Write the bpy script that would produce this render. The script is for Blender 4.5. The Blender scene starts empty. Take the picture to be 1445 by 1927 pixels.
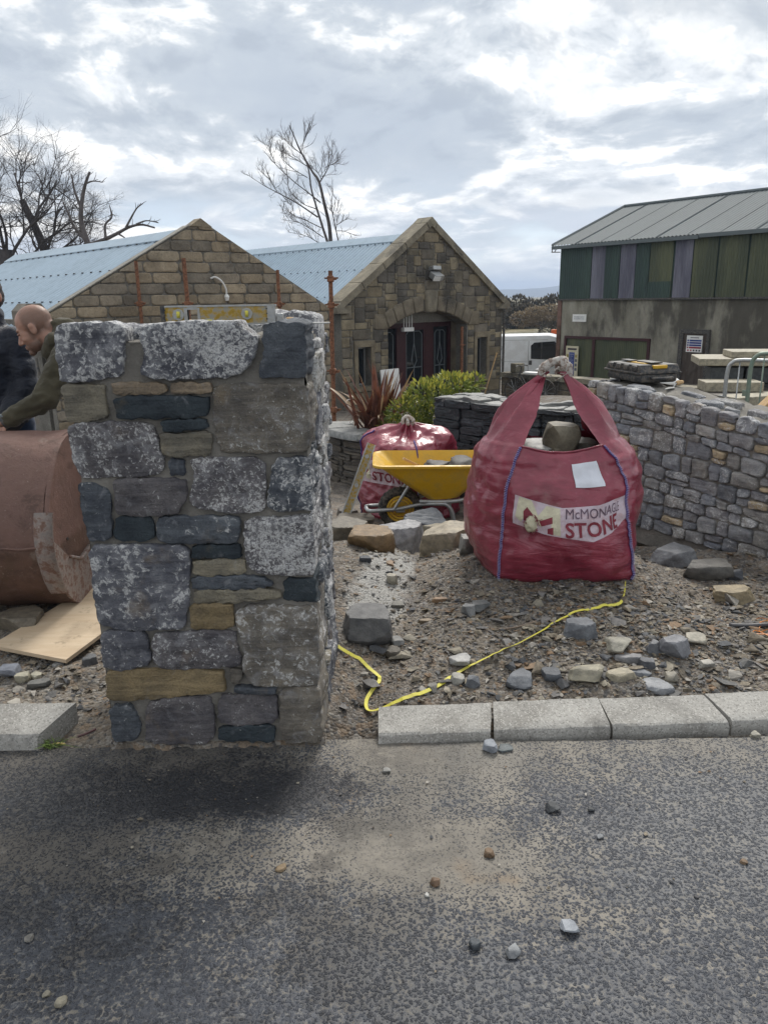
import bpy, bmesh, math, random
import numpy as np
from mathutils import Vector, Matrix

# ------------------------------------------------------------------ camera, sky, sun, exposure
scene = bpy.context.scene
COL = scene.collection
cam_data = bpy.data.cameras.new('camera')
cam = bpy.data.objects.new('camera', cam_data)
COL.objects.link(cam)
cam_data.sensor_fit = 'HORIZONTAL'
cam_data.sensor_width = 36.0
cam_data.lens = 36.0 * 1430.0 / 1445.0
cam_data.clip_start = 0.05
cam_data.clip_end = 20000.0
cam.location = (0, 0, 1.6)
cam.rotation_mode = 'XYZ'
cam.matrix_basis = (Matrix.Translation((0, 0, 1.6)) @ Matrix.Rotation(math.radians(90 - 15.75), 4, 'X')
                    @ Matrix.Rotation(math.radians(-0.9), 4, 'Z'))
scene.camera = cam

SUN_ELEV, SUN_AZ = math.radians(48), math.radians(14)      # azimuth measured from +Y towards +X
world = bpy.data.worlds.new('World')
scene.world = world
world.use_nodes = True
world.cycles.sampling_method = 'MANUAL'
world.cycles.sample_map_resolution = 512

sun_data = bpy.data.lights.new('sun', 'SUN')
sun_data.energy = 1.3
sun_data.angle = math.radians(18)
sun_data.color = (1.0, 0.96, 0.90)
sun = bpy.data.objects.new('sun', sun_data)
COL.objects.link(sun)
sd = Vector((math.sin(SUN_AZ) * math.cos(SUN_ELEV), math.cos(SUN_AZ) * math.cos(SUN_ELEV), math.sin(SUN_ELEV)))
sun.rotation_mode = 'QUATERNION'
sun.rotation_quaternion = sd.to_track_quat('Z', 'Y')
sun.location = (3, 30, 40)

vs = scene.view_settings
vs.view_transform = 'Standard'
vs.look = 'None'
vs.exposure = 1.2
vs.gamma = 1.0
vs.use_curve_mapping = False
scene.cycles.max_bounces = 6
scene.cycles.diffuse_bounces = 3
scene.cycles.glossy_bounces = 3
scene.cycles.transmission_bounces = 4
scene.cycles.volume_bounces = 0
scene.cycles.use_denoising = True
scene.cycles.use_adaptive_sampling = True


class NT:
    """small helper for writing node trees"""
    def __init__(self, tree):
        self.t = tree
        self.n = tree.nodes
        self.l = tree.links

    def add(self, typ, ins=None, **props):
        nd = self.n.new(typ)
        for k, v in props.items():
            setattr(nd, k, v)
        for k, v in (ins or {}).items():
            s = nd.inputs[k]
            if isinstance(v, bpy.types.NodeSocket):
                self.l.new(v, s)
            else:
                s.default_value = v
        return nd

    def noise(self, vec, scale, detail=4, rough=0.55, dist=0.0, w=None):
        ins = {'Scale': scale, 'Detail': detail, 'Roughness': rough, 'Distortion': dist}
        if vec is not None:
            ins['Vector'] = vec
        return self.add('ShaderNodeTexNoise', ins).outputs['Fac']

    def vor(self, vec, scale, feature='F1', out='Distance', rnd=1.0):
        nd = self.add('ShaderNodeTexVoronoi', {'Scale': scale, 'Randomness': rnd, 'Vector': vec}, feature=feature)
        return nd.outputs[out]

    def math(self, op, a, b=0.0, c=0.0, clamp=False):
        nd = self.add('ShaderNodeMath', {0: a, 1: b, 2: c}, operation=op)
        nd.use_clamp = clamp
        return nd.outputs[0]

    def vmath(self, op, a, b=(0, 0, 0), out=0):
        nd = self.add('ShaderNodeVectorMath', {0: a, 1: b}, operation=op)
        return nd.outputs[out]

    def scale(self, v, s):
        nd = self.add('ShaderNodeVectorMath', {0: v}, operation='SCALE')
        if isinstance(s, bpy.types.NodeSocket):
            self.l.new(s, nd.inputs['Scale'])
        else:
            nd.inputs['Scale'].default_value = s
        return nd.outputs[0]

    def smooth(self, x, a, b, lo=0.0, hi=1.0):
        nd = self.add('ShaderNodeMapRange', {0: x, 1: a, 2: b, 3: lo, 4: hi}, interpolation_type='SMOOTHSTEP')
        return nd.outputs[0]

    def lin(self, x, a, b, lo=0.0, hi=1.0):
        return self.add('ShaderNodeMapRange', {0: x, 1: a, 2: b, 3: lo, 4: hi}).outputs[0]

    def mix(self, f, a, b, mode='MIX'):
        nd = self.add('ShaderNodeMix', data_type='RGBA', blend_type=mode, clamp_factor=True)
        for i, v in ((0, f), (6, a), (7, b)):
            if isinstance(v, bpy.types.NodeSocket):
                self.l.new(v, nd.inputs[i])
            else:
                if i and len(v) == 3:
                    v = (*v, 1)
                nd.inputs[i].default_value = v
        return nd.outputs[2]

    def mapping(self, vec, scale=(1, 1, 1), rot=(0, 0, 0), loc=(0, 0, 0)):
        return self.add('ShaderNodeMapping', {'Vector': vec, 'Scale': scale, 'Rotation': rot, 'Location': loc}).outputs[0]

    def ramp(self, f, stops):
        nd = self.add('ShaderNodeValToRGB', {'Fac': f})
        e = nd.color_ramp.elements
        while len(e) < len(stops):
            e.new(0.5)
        for el, (p, c) in zip(e, stops):
            el.position = p
            el.color = (*c, 1) if len(c) == 3 else c
        return nd.outputs[0]

    def sep(self, v):
        nd = self.add('ShaderNodeSeparateXYZ', {0: v})
        return nd.outputs[0], nd.outputs[1], nd.outputs[2]

    def comb(self, x, y, z):
        return self.add('ShaderNodeCombineXYZ', {0: x, 1: y, 2: z}).outputs[0]


def build_world():
    w = NT(world.node_tree)
    w.n.clear()
    d = w.vmath('NORMALIZE', w.add('ShaderNodeTexCoord').outputs['Generated'])
    x, y, z = w.sep(d)
    sky = w.add('ShaderNodeTexSky', sky_type='NISHITA', sun_disc=False, sun_elevation=SUN_ELEV,
                sun_rotation=SUN_AZ, air_density=1.0, dust_density=1.0, ozone_density=1.0).outputs[0]
    az = w.math('ARCTAN2', x, y)
    zl = w.math('MULTIPLY', w.math('LOGARITHM', w.math('ADD', w.math('MAXIMUM', z, 0.0), 0.11), 2.71828), 1.0)
    # broken cloud deck: rows that close up towards the horizon
    pa = w.comb(w.math('MULTIPLY', az, 1.75), w.math('MULTIPLY', zl, 1.15), 0.0)
    pa = w.vmath('ADD', w.mapping(pa, rot=(0, 0, -0.14)), (SKX, SKY_, 0.3))
    warp = w.add('ShaderNodeTexNoise', {'Vector': pa, 'Scale': 1.6, 'Detail': 3}).outputs['Color']
    pw = w.vmath('ADD', pa, w.scale(w.vmath('SUBTRACT', warp, (0.5, 0.5, 0.5)), 0.35))
    big = w.noise(pw, 1.15, 3, 0.5)
    mid = w.noise(pw, 2.9, 10, 0.60)
    mid2 = w.noise(w.vmath('ADD', pw, (0.012, 0.060, 0)), 2.9, 6, 0.55)
    dens = w.math('ADD', w.math('MULTIPLY', big, 0.62), w.math('MULTIPLY', mid, 0.42))
    dens = w.math('ADD', dens, w.smooth(z, 0.17, 0.40, 0.0, 0.10))        # the deck thickens overhead
    # thin veil, bright broken tops, grey-blue bellies
    body = w.ramp(w.smooth(dens, 0.34, 0.72), [(0.0, (0.42, 0.47, 0.54)), (0.26, (0.50, 0.545, 0.595)), (0.44, (0.70, 0.73, 0.76)), (0.58, (0.86, 0.87, 0.87)), (0.72, (0.60, 0.635, 0.67)), (1.0, (0.33, 0.37, 0.43))])
    lit = w.math('MULTIPLY', w.smooth(w.math('SUBTRACT', mid, mid2), 0.0, 0.08), w.smooth(dens, 0.44, 0.54))
    body = w.mix(lit, body, (1.12, 1.10, 1.06))
    shade = w.smooth(w.math('SUBTRACT', mid2, mid), 0.0, 0.10)
    body = w.mix(w.math('MULTIPLY', shade, 0.5), body, (0.34, 0.385, 0.445))
    body = w.scale(body, 4.15)
    # a little open sky between the clouds, more of it low down
    clear = w.math('MULTIPLY', w.smooth(dens, 0.50, 0.40), w.smooth(z, 0.16, 0.02))
    col = w.mix(w.math('MULTIPLY', clear, 0.55), body, w.mix(0.5, sky, (1.7, 2.3, 3.2)))
    # low cumulus bank above the horizon
    q = w.comb(w.math('MULTIPLY', az, 5.0), w.math('MULTIPLY', z, 15.0), 5.2)
    cum = w.noise(q, 1.2, 9, 0.58, 0.35)
    cum2 = w.noise(w.vmath('ADD', q, (0.05, 0.25, 0)), 1.2, 7, 0.55, 0.35)
    band = w.math('MULTIPLY', w.smooth(z, 0.012, 0.05), w.smooth(z, 0.135, 0.07))
    cm = w.math('MULTIPLY', w.smooth(cum, 0.46, 0.56), band)
    cl = w.smooth(w.math('SUBTRACT', cum, cum2), -0.05, 0.09)
    ccol = w.mix(cl, (2.35, 2.5, 2.75), (4.3, 4.2, 4.0))
    col = w.mix(w.math('MULTIPLY', cm, 0.9), col, ccol)
    # hazy blue strip right at the horizon
    col = w.mix(w.math('MULTIPLY', w.smooth(z, 0.035, 0.0), 0.6), col, (2.2, 2.6, 3.1))
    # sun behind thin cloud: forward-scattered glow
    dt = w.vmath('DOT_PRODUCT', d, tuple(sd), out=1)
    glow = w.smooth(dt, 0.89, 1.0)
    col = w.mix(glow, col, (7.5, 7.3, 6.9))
    # below the horizon: dull earth
    col = w.mix(w.smooth(z, 0.0, -0.03), col, (0.8, 0.8, 0.75))
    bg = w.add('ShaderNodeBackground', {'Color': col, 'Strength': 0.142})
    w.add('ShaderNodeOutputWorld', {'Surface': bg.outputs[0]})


SKX, SKY_ = 4.35, 2.2
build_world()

# ------------------------------------------------------------------ numpy noise
_rs = np.random.RandomState(7)
_perm = np.concatenate([_rs.permutation(512)] * 3)
_grad = _rs.normal(size=(512, 3))
_grad /= np.linalg.norm(_grad, axis=1)[:, None]


def pnoise(P):
    P = np.asarray(P, float)
    i = np.floor(P).astype(int)
    f = P - i
    u = f * f * f * (f * (f * 6 - 15) + 10)
    i &= 511
    res = 0
    for dx in (0, 1):
        for dy in (0, 1):
            for dz in (0, 1):
                h = _perm[_perm[_perm[i[:, 0] + dx] + i[:, 1] + dy] + i[:, 2] + dz]
                g = _grad[h]
                dv = f - np.array([dx, dy, dz])
                wgt = (u[:, 0] if dx else 1 - u[:, 0]) * (u[:, 1] if dy else 1 - u[:, 1]) * (u[:, 2] if dz else 1 - u[:, 2])
                res = res + wgt * (g * dv).sum(1)
    return res * 1.6


def fbm(P, oct=4, gain=0.5, lac=2.03):
    P = np.asarray(P, float)
    a, s = 1.0, 0
    for k in range(oct):
        s = s + a * pnoise(P + k * 17.3)
        P = P * lac
        a *= gain
    return s


def sstep(x, a, b):
    t = np.clip((np.asarray(x, float) - a) / (b - a), 0, 1)
    return t * t * (3 - 2 * t)


# ------------------------------------------------------------------ objects
def new_mesh(name, verts, faces, smooth=True):
    me = bpy.data.meshes.new(name)
    me.from_pydata([tuple(map(float, v)) for v in verts], [], [tuple(map(int, f)) for f in faces])
    if smooth:
        me.polygons.foreach_set('use_smooth', [True] * len(me.polygons))
    me.update()
    return me


def tag(o, label=None, cat=None, group=None, kind=None):
    if label:
        o['label'] = label
    if cat:
        o['category'] = cat
    if group:
        o['group'] = group
    if kind or cat:
        o['kind'] = kind or 'thing'
    return o


def thing(name, label, cat, loc=(0, 0, 0), rz=0.0, group=None):
    o = bpy.data.objects.new(name, None)
    o.empty_display_size = 0.1
    COL.objects.link(o)
    o.matrix_basis = Matrix.Translation(loc) @ Matrix.Rotation(rz, 4, 'Z')
    return tag(o, label, cat, group)


def basis(o):
    m = o.matrix_basis.copy()
    while o.parent is not None:
        o = o.parent
        m = o.matrix_basis @ m
    return m


def link(name, me, mat, parent=None, color=None, loc=None, rot=None):
    o = bpy.data.objects.new(name, me)
    COL.objects.link(o)
    if mat is not None and not me.materials:
        me.materials.append(mat)
    if parent is not None:
        o.parent = parent
    if color is not None:
        o.color = (*color, 1) if len(color) == 3 else color
    if loc is not None or rot is not None:
        m = Matrix.Translation(loc or (0, 0, 0))
        if rot is not None:
            m = m @ Matrix.Rotation(rot[2], 4, 'Z') @ Matrix.Rotation(rot[1], 4, 'Y') @ Matrix.Rotation(rot[0], 4, 'X')
        o.matrix_basis = m
    return o


def obj(name, vf, mat, parent=None, color=None, smooth=False, world=True, origin=None, split=None):
    """mesh object from (verts, faces); world coordinates unless world=False (then parent-local).
    With no parent the object's origin goes to `origin` or the middle of its base."""
    v = np.asarray(vf[0], float)
    if parent is not None:
        if world:
            inv = np.array(basis(parent).inverted())
            v = v @ inv[:3, :3].T + inv[:3, 3]
        elif parent.parent is not None:          # sub-part given in the thing's own coordinates
            inv = np.array(parent.matrix_basis.inverted())
            v = v @ inv[:3, :3].T + inv[:3, 3]
        c = (v.min(0) + v.max(0)) / 2
        o = link(name, new_mesh(name, v - c, vf[1], smooth), mat, parent, color, loc=tuple(c))
    else:
        c = np.array(origin) if origin is not None else np.array([*((v.min(0) + v.max(0)) / 2)[:2], v[:, 2].min()])
        o = link(name, new_mesh(name, v - c, vf[1], smooth), mat, None, color, loc=tuple(c))
    if split:
        auto_smooth(o.data, split)
    return o


def auto_smooth(me, deg):
    bm = bmesh.new()
    bm.from_mesh(me)
    lim = math.radians(deg)
    for f in bm.faces:
        f.smooth = True
    for e in bm.edges:
        e.smooth = not (len(e.link_faces) == 2 and e.calc_face_angle(0) > lim)
    bm.to_mesh(me)
    bm.free()


class MB:
    """collects shapes into one mesh"""
    def __init__(self):
        self.v, self.f, self.n = [], [], 0

    def add(self, v, f):
        v = np.asarray(v, float)
        self.v.append(v)
        self.f += [tuple(i + self.n for i in q) for q in f]
        self.n += len(v)
        return self

    def get(self):
        return np.concatenate(self.v), self.f

    def box(self, c, s, rz=0.0, rot=None, bevel=0.0):
        v, f = box_vf(s, bevel)
        R = rot if rot is not None else rotz(rz)
        return self.add(v @ np.asarray(R).T + np.array(c), f)

    def tube(self, pts, r, seg=10, cap=True):
        return self.add(*tube_vf(pts, r, seg, cap))

    def prism(self, poly, frame, w0, w1):
        return self.add(*prism_vf(poly, frame, w0, w1))


def rotz(a):
    c, s = math.cos(a), math.sin(a)
    return np.array([[c, -s, 0], [s, c, 0], [0, 0, 1.]])


def rotx(a):
    c, s = math.cos(a), math.sin(a)
    return np.array([[1., 0, 0], [0, c, -s], [0, s, c]])


def roty(a):
    c, s = math.cos(a), math.sin(a)
    return np.array([[c, 0, s], [0, 1., 0], [-s, 0, c]])


def box_vf(s, bevel=0.0):
    hx, hy, hz = s[0] / 2, s[1] / 2, s[2] / 2
    if bevel <= 0:
        v = np.array([[x, y, z] for z in (-hz, hz) for y in (-hy, hy) for x in (-hx, hx)])
        return v, [(0, 2, 3, 1), (4, 5, 7, 6), (0, 1, 5, 4), (2, 6, 7, 3), (0, 4, 6, 2), (1, 3, 7, 5)]
    bm = bmesh.new()
    bmesh.ops.create_cube(bm, size=1)
    for q in bm.verts:
        q.co = (q.co.x * s[0], q.co.y * s[1], q.co.z * s[2])
    bmesh.ops.bevel(bm, geom=bm.edges[:] + bm.verts[:], offset=min(bevel, min(s) * 0.45), segments=2, profile=0.5, affect='EDGES')
    bm.verts.ensure_lookup_table()
    v = np.array([q.co[:] for q in bm.verts])
    f = [tuple(q.index for q in p.verts) for p in bm.faces]
    bm.free()
    return v, f


def tube_vf(pts, r, seg=10, cap=True):
    P = np.asarray(pts, float)
    n = len(P)
    R = np.full(n, r) if np.isscalar(r) else np.asarray(r, float)
    T = np.gradient(P, axis=0)
    T /= np.linalg.norm(T, axis=1)[:, None] + 1e-12
    ref = np.array([0, 0, 1.]) if abs(T[0][2]) < 0.9 else np.array([1., 0, 0])
    N = np.cross(T[0], ref)
    N /= np.linalg.norm(N)
    a = np.arange(seg) * 2 * math.pi / seg
    V = []
    for i in range(n):
        N = N - T[i] * np.dot(N, T[i])
        N /= np.linalg.norm(N) + 1e-12
        B = np.cross(T[i], N)
        V.append(P[i] + R[i] * (np.cos(a)[:, None] * N + np.sin(a)[:, None] * B))
    V = np.concatenate(V)
    F = []
    for i in range(n - 1):
        for j in range(seg):
            k = (j + 1) % seg
            F.append((i * seg + j, i * seg + k, (i + 1) * seg + k, (i + 1) * seg + j))
    if cap:
        F.append(tuple(range(seg))[::-1])
        F.append(tuple((n - 1) * seg + j for j in range(seg)))
    return V, F


def prism_vf(poly, frame, w0, w1):
    """extrude a 2d polygon (u, v) between w0 and w1 in a frame(u, v, w) -> xyz"""
    n = len(poly)
    V = [frame(u, v, w0) for u, v in poly] + [frame(u, v, w1) for u, v in poly]
    F = [tuple(range(n))[::-1], tuple(range(n, 2 * n))]
    F += [(i, (i + 1) % n, n + (i + 1) % n, n + i) for i in range(n)]
    return np.array(V), F


def fix_normals(o):
    bm = bmesh.new()
    bm.from_mesh(o.data)
    bmesh.ops.recalc_face_normals(bm, faces=bm.faces)
    bm.to_mesh(o.data)
    bm.free()


def smooth_path(pts, n=40):
    """Catmull-Rom through the points"""
    P = np.asarray(pts, float)
    P = np.concatenate([[2 * P[0] - P[1]], P, [2 * P[-1] - P[-2]]])
    out = []
    m = len(P) - 3
    for t in np.linspace(0, m - 1e-6, n):
        i = int(t)
        u = t - i
        a, b, c, d = P[i:i + 4]
        out.append(0.5 * ((2 * b) + (-a + c) * u + (2 * a - 5 * b + 4 * c - d) * u * u + (-a + 3 * b - 3 * c + d) * u ** 3))
    return np.array(out)


def plane_frame(O, th):
    """vertical wall plane: u runs along (sin th, cos th), v is world height, w points out of the wall"""
    O = np.array(O, float)
    g = np.array([math.sin(th), math.cos(th), 0])
    n = np.array([math.cos(th), -math.sin(th), 0])
    return lambda u, v, w: np.array([O[0], O[1], 0]) + g * u + np.array([0, 0, v]) + n * w


def chaikin(P, it=1, q=0.25):
    P = np.asarray(P, float)
    for _ in range(it):
        N = np.roll(P, -1, 0)
        P = np.stack([P * (1 - q) + N * q, P * q + N * (1 - q)], 1).reshape(-1, 2)
    return P


def resample(P, n):
    P = np.asarray(P, float)
    Q = np.concatenate([P, P[:1]])
    s = np.concatenate([[0], np.cumsum(np.linalg.norm(np.diff(Q, axis=0), axis=1))])
    t = np.linspace(0, s[-1], n, endpoint=False)
    return np.stack([np.interp(t, s, Q[:, 0]), np.interp(t, s, Q[:, 1])], 1)


def clip_poly(P, lines):
    """clip a 2d polygon by half planes (a, b, c): a u + b v <= c"""
    P = [tuple(p) for p in P]
    for a, b, c in lines:
        out = []
        for i in range(len(P)):
            p, q = P[i], P[(i + 1) % len(P)]
            dp, dq = a * p[0] + b * p[1] - c, a * q[0] + b * q[1] - c
            if dp <= 0:
                out.append(p)
            if (dp < 0 < dq) or (dq < 0 < dp):
                t = dp / (dp - dq)
                out.append((p[0] + t * (q[0] - p[0]), p[1] + t * (q[1] - p[1])))
        P = out
        if len(P) < 3:
            return []
    return P


def area2(P):
    P = np.asarray(P)
    x, y = P[:, 0], P[:, 1]
    return 0.5 * np.sum(x * np.roll(y, -1) - y * np.roll(x, -1))


def stone_vf(poly, frame, h=0.02, depth=0.05, n=24, rings=(1, .975, .93, .8, .5), amp=0.004, freq=12.0,
             edge=0.004, seed=0, cut=1, tilt=0.0, outl=9.0, round_=0.25, side=0, side_amp=0.008):
    """one dressed or rubble stone set in a wall face"""
    P = np.asarray(poly, float)
    if area2(P) < 0:
        P = P[::-1]
    if cut:
        P = chaikin(P, cut, round_ * 0.55)
    P = resample(P, n)
    c = P.mean(0)
    rs = np.random.RandomState(seed % 99991)
    off = rs.uniform(0, 50, 3)
    if edge:
        q = np.stack([P[:, 0] * outl, P[:, 1] * outl, np.zeros(n)], 1) + off
        P = P + np.stack([fbm(q, 3), fbm(q + 31.7, 3)], 1) * edge
    tl = rs.uniform(-tilt, tilt, 2)
    V2, W = [P], [np.full(n, -depth)]
    for k in range(side):
        w = -depth + (depth - 0.15 * h) * (k + 1) / (side + 1)
        q = np.stack([P[:, 0] * 14, P[:, 1] * 14, np.full(n, w * 14)], 1) + off
        out = (P - c) / (np.linalg.norm(P - c, axis=1)[:, None] + 1e-9)
        V2.append(P + out * (fbm(q, 3, 0.55) * side_amp)[:, None])
        W.append(np.full(n, w))
    V2.append(P)
    W.append(np.full(n, -0.15 * h))
    nb = side + 2
    m = len(rings)
    for k, s in enumerate(rings):
        if k == 0:
            continue
        V2.append(c + (P - c) * s)
        t = k / (m - 1)
        W.append(np.full(n, h * (0.62 + 0.38 * min(1.0, (t * 1.6)) ** 0.6)))
    V2.append(c[None])
    W.append(np.array([h * 1.02]))
    V2 = np.concatenate(V2)
    W = np.concatenate(W)
    if amp:
        q = np.stack([V2[:, 0] * freq, V2[:, 1] * freq, np.zeros(len(V2))], 1) + off
        nz = fbm(q, 4, 0.55) * amp
        nz[:nb * n] *= 0
        nz[nb * n:(nb + 1) * n] *= 0.5
        W = W + nz
        W[nb * n:] += (V2[nb * n:] - c) @ tl
    V = np.array([frame(a, b, w) for (a, b), w in zip(V2, W)])
    F = []
    R = nb + m - 1
    for k in range(R - 1):
        for j in range(n):
            i = (j + 1) % n
            F.append((k * n + j, k * n + i, (k + 1) * n + i, (k + 1) * n + j))
    last = (R - 1) * n
    for j in range(n):
        F.append((last + j, last + (j + 1) % n, R * n))
    return V, F


def pack(w, h, sizes, rs, blocked=None):
    """fill a w x h cell grid with random rectangles (u0, v0, u1, v1)"""
    occ = np.zeros((h, w), bool)
    if blocked is not None:
        occ |= blocked
    out = []
    for r in range(h):
        for c in range(w):
            if occ[r, c]:
                continue
            opts = list(sizes)
            rs.shuffle(opts)
            for (a, b) in opts + [(3, 1), (2, 1), (1, 2), (1, 1)]:
                if c + a <= w and r + b <= h and not occ[r:r + b, c:c + a].any():
                    occ[r:r + b, c:c + a] = True
                    out.append((c, r, c + a, r + b))
                    break
    return out


_ico = {}


def ico(sub):
    if sub not in _ico:
        bm = bmesh.new()
        bmesh.ops.create_icosphere(bm, subdivisions=sub, radius=1)
        bm.verts.ensure_lookup_table()
        _ico[sub] = (np.array([v.co[:] for v in bm.verts]), [tuple(v.index for v in f.verts) for f in bm.faces])
        bm.free()
    return _ico[sub]


def rock_vf(size, seed, sub=3, planes=14, sharp=26.0, amp=0.04, flat=1.0):
    """faceted boulder: soft minimum of random cutting planes, then fine relief"""
    rs = np.random.RandomState(seed)
    D, F = ico(sub)
    N = rs.normal(size=(planes, 3))
    N[:4] = [[0, 0, 1], [0, 0, -1], [1, .1, .1], [-1, .15, .2]]
    N[4:8, 2] *= 0.3
    N /= np.linalg.norm(N, axis=1)[:, None]
    h = rs.uniform(0.72, 1.0, planes)
    h[0] *= flat
    dots = D @ N.T
    inv = np.maximum(dots, 0) / h
    r = 1.0 / (np.sum(inv ** sharp, 1) ** (1 / sharp) + 1e-9)
    r = np.minimum(r, 1.35)
    V = D * r[:, None]
    V += D * (fbm(V * 2.2 + seed * 3.1, 4, 0.55) * amp)[:, None]
    V = V * (np.array(size) / 2)
    V[:, 2] -= V[:, 2].min()
    return V, F


def mat_new(name):
    m = bpy.data.materials.new(name)
    m.use_nodes = True
    m.node_tree.nodes.clear()
    return m, NT(m.node_tree)


def finish(m, w, col, rough=0.8, bump=None, bstr=0.4, bdist=0.01, metal=0.0, spec=0.5, **extra):
    ins = {'Base Color': col if isinstance(col, bpy.types.NodeSocket) else ((*col, 1) if len(col) == 3 else col),
           'Roughness': rough, 'Metallic': metal, 'Specular IOR Level': spec}
    ins.update(extra)
    b = w.add('ShaderNodeBsdfPrincipled', ins)
    if bump is not None:
        bn = w.add('ShaderNodeBump', {'Strength': bstr, 'Distance': bdist, 'Height': bump})
        w.l.new(bn.outputs[0], b.inputs['Normal'])
    w.add('ShaderNodeOutputMaterial', {'Surface': b.outputs[0]})
    return m

# ------------------------------------------------------------------ materials
MATS = {}


def pos(w):
    return w.add('ShaderNodeNewGeometry').outputs['Position']


def m_rubble():
    """limestone and slate of the pillar and the new wall: tint from the object, lime bloom from its alpha"""
    m, w = mat_new('rubble_stone')
    p = pos(w)
    oi = w.add('ShaderNodeObjectInfo')
    base = oi.outputs['Color']
    amt = oi.outputs['Alpha']
    shift = w.add('ShaderNodeVectorMath', {0: p, 1: w.comb(w.math('MULTIPLY', oi.outputs['Random'], 37.0), 0.0, 0.0)}, operation='ADD').outputs[0]
    n1 = w.noise(shift, 9.0, 6, 0.6)
    n2 = w.noise(w.scale(shift, w.math('ADD', 0.55, w.math('MULTIPLY', oi.outputs['Random'], 0.9))), 62.0, 8, 0.68, 0.7)
    n3 = w.noise(shift, 160.0, 4, 0.6)
    strat = w.noise(w.mapping(shift, scale=(4, 4, 55)), 1.0, 5, 0.6)
    col = w.mix(w.smooth(n1, 0.3, 0.7), w.mix(1.0, base, (0.62, 0.62, 0.66), 'MULTIPLY'), w.mix(1.0, base, (1.28, 1.24, 1.18), 'MULTIPLY'))
    col = w.mix(w.math('MULTIPLY', w.smooth(n3, 0.42, 0.66), 0.45), col, w.mix(1.0, base, (0.42, 0.42, 0.46), 'MULTIPLY'))
    col = w.mix(w.math('MULTIPLY', w.smooth(strat, 0.48, 0.62), 0.35), col, w.mix(1.0, base, (1.5, 1.45, 1.4), 'MULTIPLY'))
    thr = w.math('SUBTRACT', 0.73, w.math('MULTIPLY', amt, 0.30))
    sel = w.math('ADD', n2, w.math('MULTIPLY', w.math('SUBTRACT', n1, 0.5), 0.45))
    wh = w.smooth(w.math('SUBTRACT', sel, thr), -0.03, 0.07)
    wh = w.math('MULTIPLY', wh, w.smooth(n3, 0.3, 0.55))
    frost = w.math('MULTIPLY', w.smooth(w.math('ADD', w.noise(shift, 17.0, 6, 0.65, 0.8), w.math('MULTIPLY', amt, 0.22)), 0.60, 0.80), 0.45)
    col = w.mix(frost, col, (0.34, 0.345, 0.36))
    col = w.mix(w.math('MULTIPLY', wh, 0.85), col, (0.60, 0.60, 0.59))
    rust = w.math('MULTIPLY', w.smooth(w.noise(shift, 6.0, 5, 0.6), 0.60, 0.74), 0.35)
    col = w.mix(rust, col, (0.24, 0.17, 0.09))
    bump = w.math('ADD', w.math('MULTIPLY', n2, 0.8), w.math('ADD', w.math('MULTIPLY', n3, 0.35), w.math('MULTIPLY', strat, 0.5)))
    return finish(m, w, col, 0.78, bump, 0.85, 0.012, spec=0.35)


def m_mortar():
    m, w = mat_new('mortar')
    p = pos(w)
    n1 = w.noise(p, 7, 5, 0.6)
    n2 = w.noise(p, 90, 6, 0.7)
    col = w.mix(w.smooth(n1, 0.3, 0.7), (0.15, 0.142, 0.128), (0.245, 0.23, 0.205))
    col = w.mix(w.math('MULTIPLY', w.smooth(n2, 0.5, 0.75), 0.5), col, (0.30, 0.29, 0.265))
    return finish(m, w, col, 0.95, w.math('ADD', n2, w.noise(p, 25, 4)), 0.8, 0.008, spec=0.2)


def m_block(name, dark=0.45, stain=0.5):
    """sandstone walling: tint from the object with soot staining over the whole face"""
    m, w = mat_new(name)
    p = pos(w)
    oi = w.add('ShaderNodeObjectInfo')
    base = oi.outputs['Color']
    n1 = w.noise(p, 3.2, 5, 0.6)
    n2 = w.noise(p, 28, 6, 0.65)
    big = w.noise(p, 0.75, 5, 0.6)
    col = w.mix(w.smooth(n1, 0.3, 0.7), w.mix(1.0, base, (0.72, 0.71, 0.70), 'MULTIPLY'), w.mix(1.0, base, (1.2, 1.18, 1.14), 'MULTIPLY'))
    col = w.mix(w.math('MULTIPLY', w.smooth(n2, 0.45, 0.7), 0.4), col, w.mix(1.0, base, (0.55, 0.53, 0.5), 'MULTIPLY'))
    col = w.mix(w.math('MULTIPLY', w.smooth(w.math('ADD', big, w.math('MULTIPLY', w.math('SUBTRACT', n2, 0.5), 0.3)), 0.5, 0.68), stain), col, (0.055, 0.053, 0.05))
    return finish(m, w, col, 0.9, w.math('ADD', n2, w.math('MULTIPLY', n1, 0.8)), 0.7, 0.03, spec=0.2)


def m_slate():
    m, w = mat_new('slate')
    p = pos(w)
    oi = w.add('ShaderNodeObjectInfo')
    base = oi.outputs['Color']
    strat = w.noise(w.mapping(p, scale=(3, 3, 60)), 1.0, 6, 0.65)
    n2 = w.noise(p, 30, 6, 0.65)
    col = w.mix(w.smooth(strat, 0.35, 0.65), w.mix(1.0, base, (0.55, 0.55, 0.6), 'MULTIPLY'), w.mix(1.0, base, (1.5, 1.45, 1.4), 'MULTIPLY'))
    col = w.mix(w.math('MULTIPLY', w.smooth(n2, 0.58, 0.75), 0.5), col, (0.28, 0.28, 0.27))
    return finish(m, w, col, 0.6, w.math('ADD', strat, w.math('MULTIPLY', n2, 0.5)), 0.8, 0.02)


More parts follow.
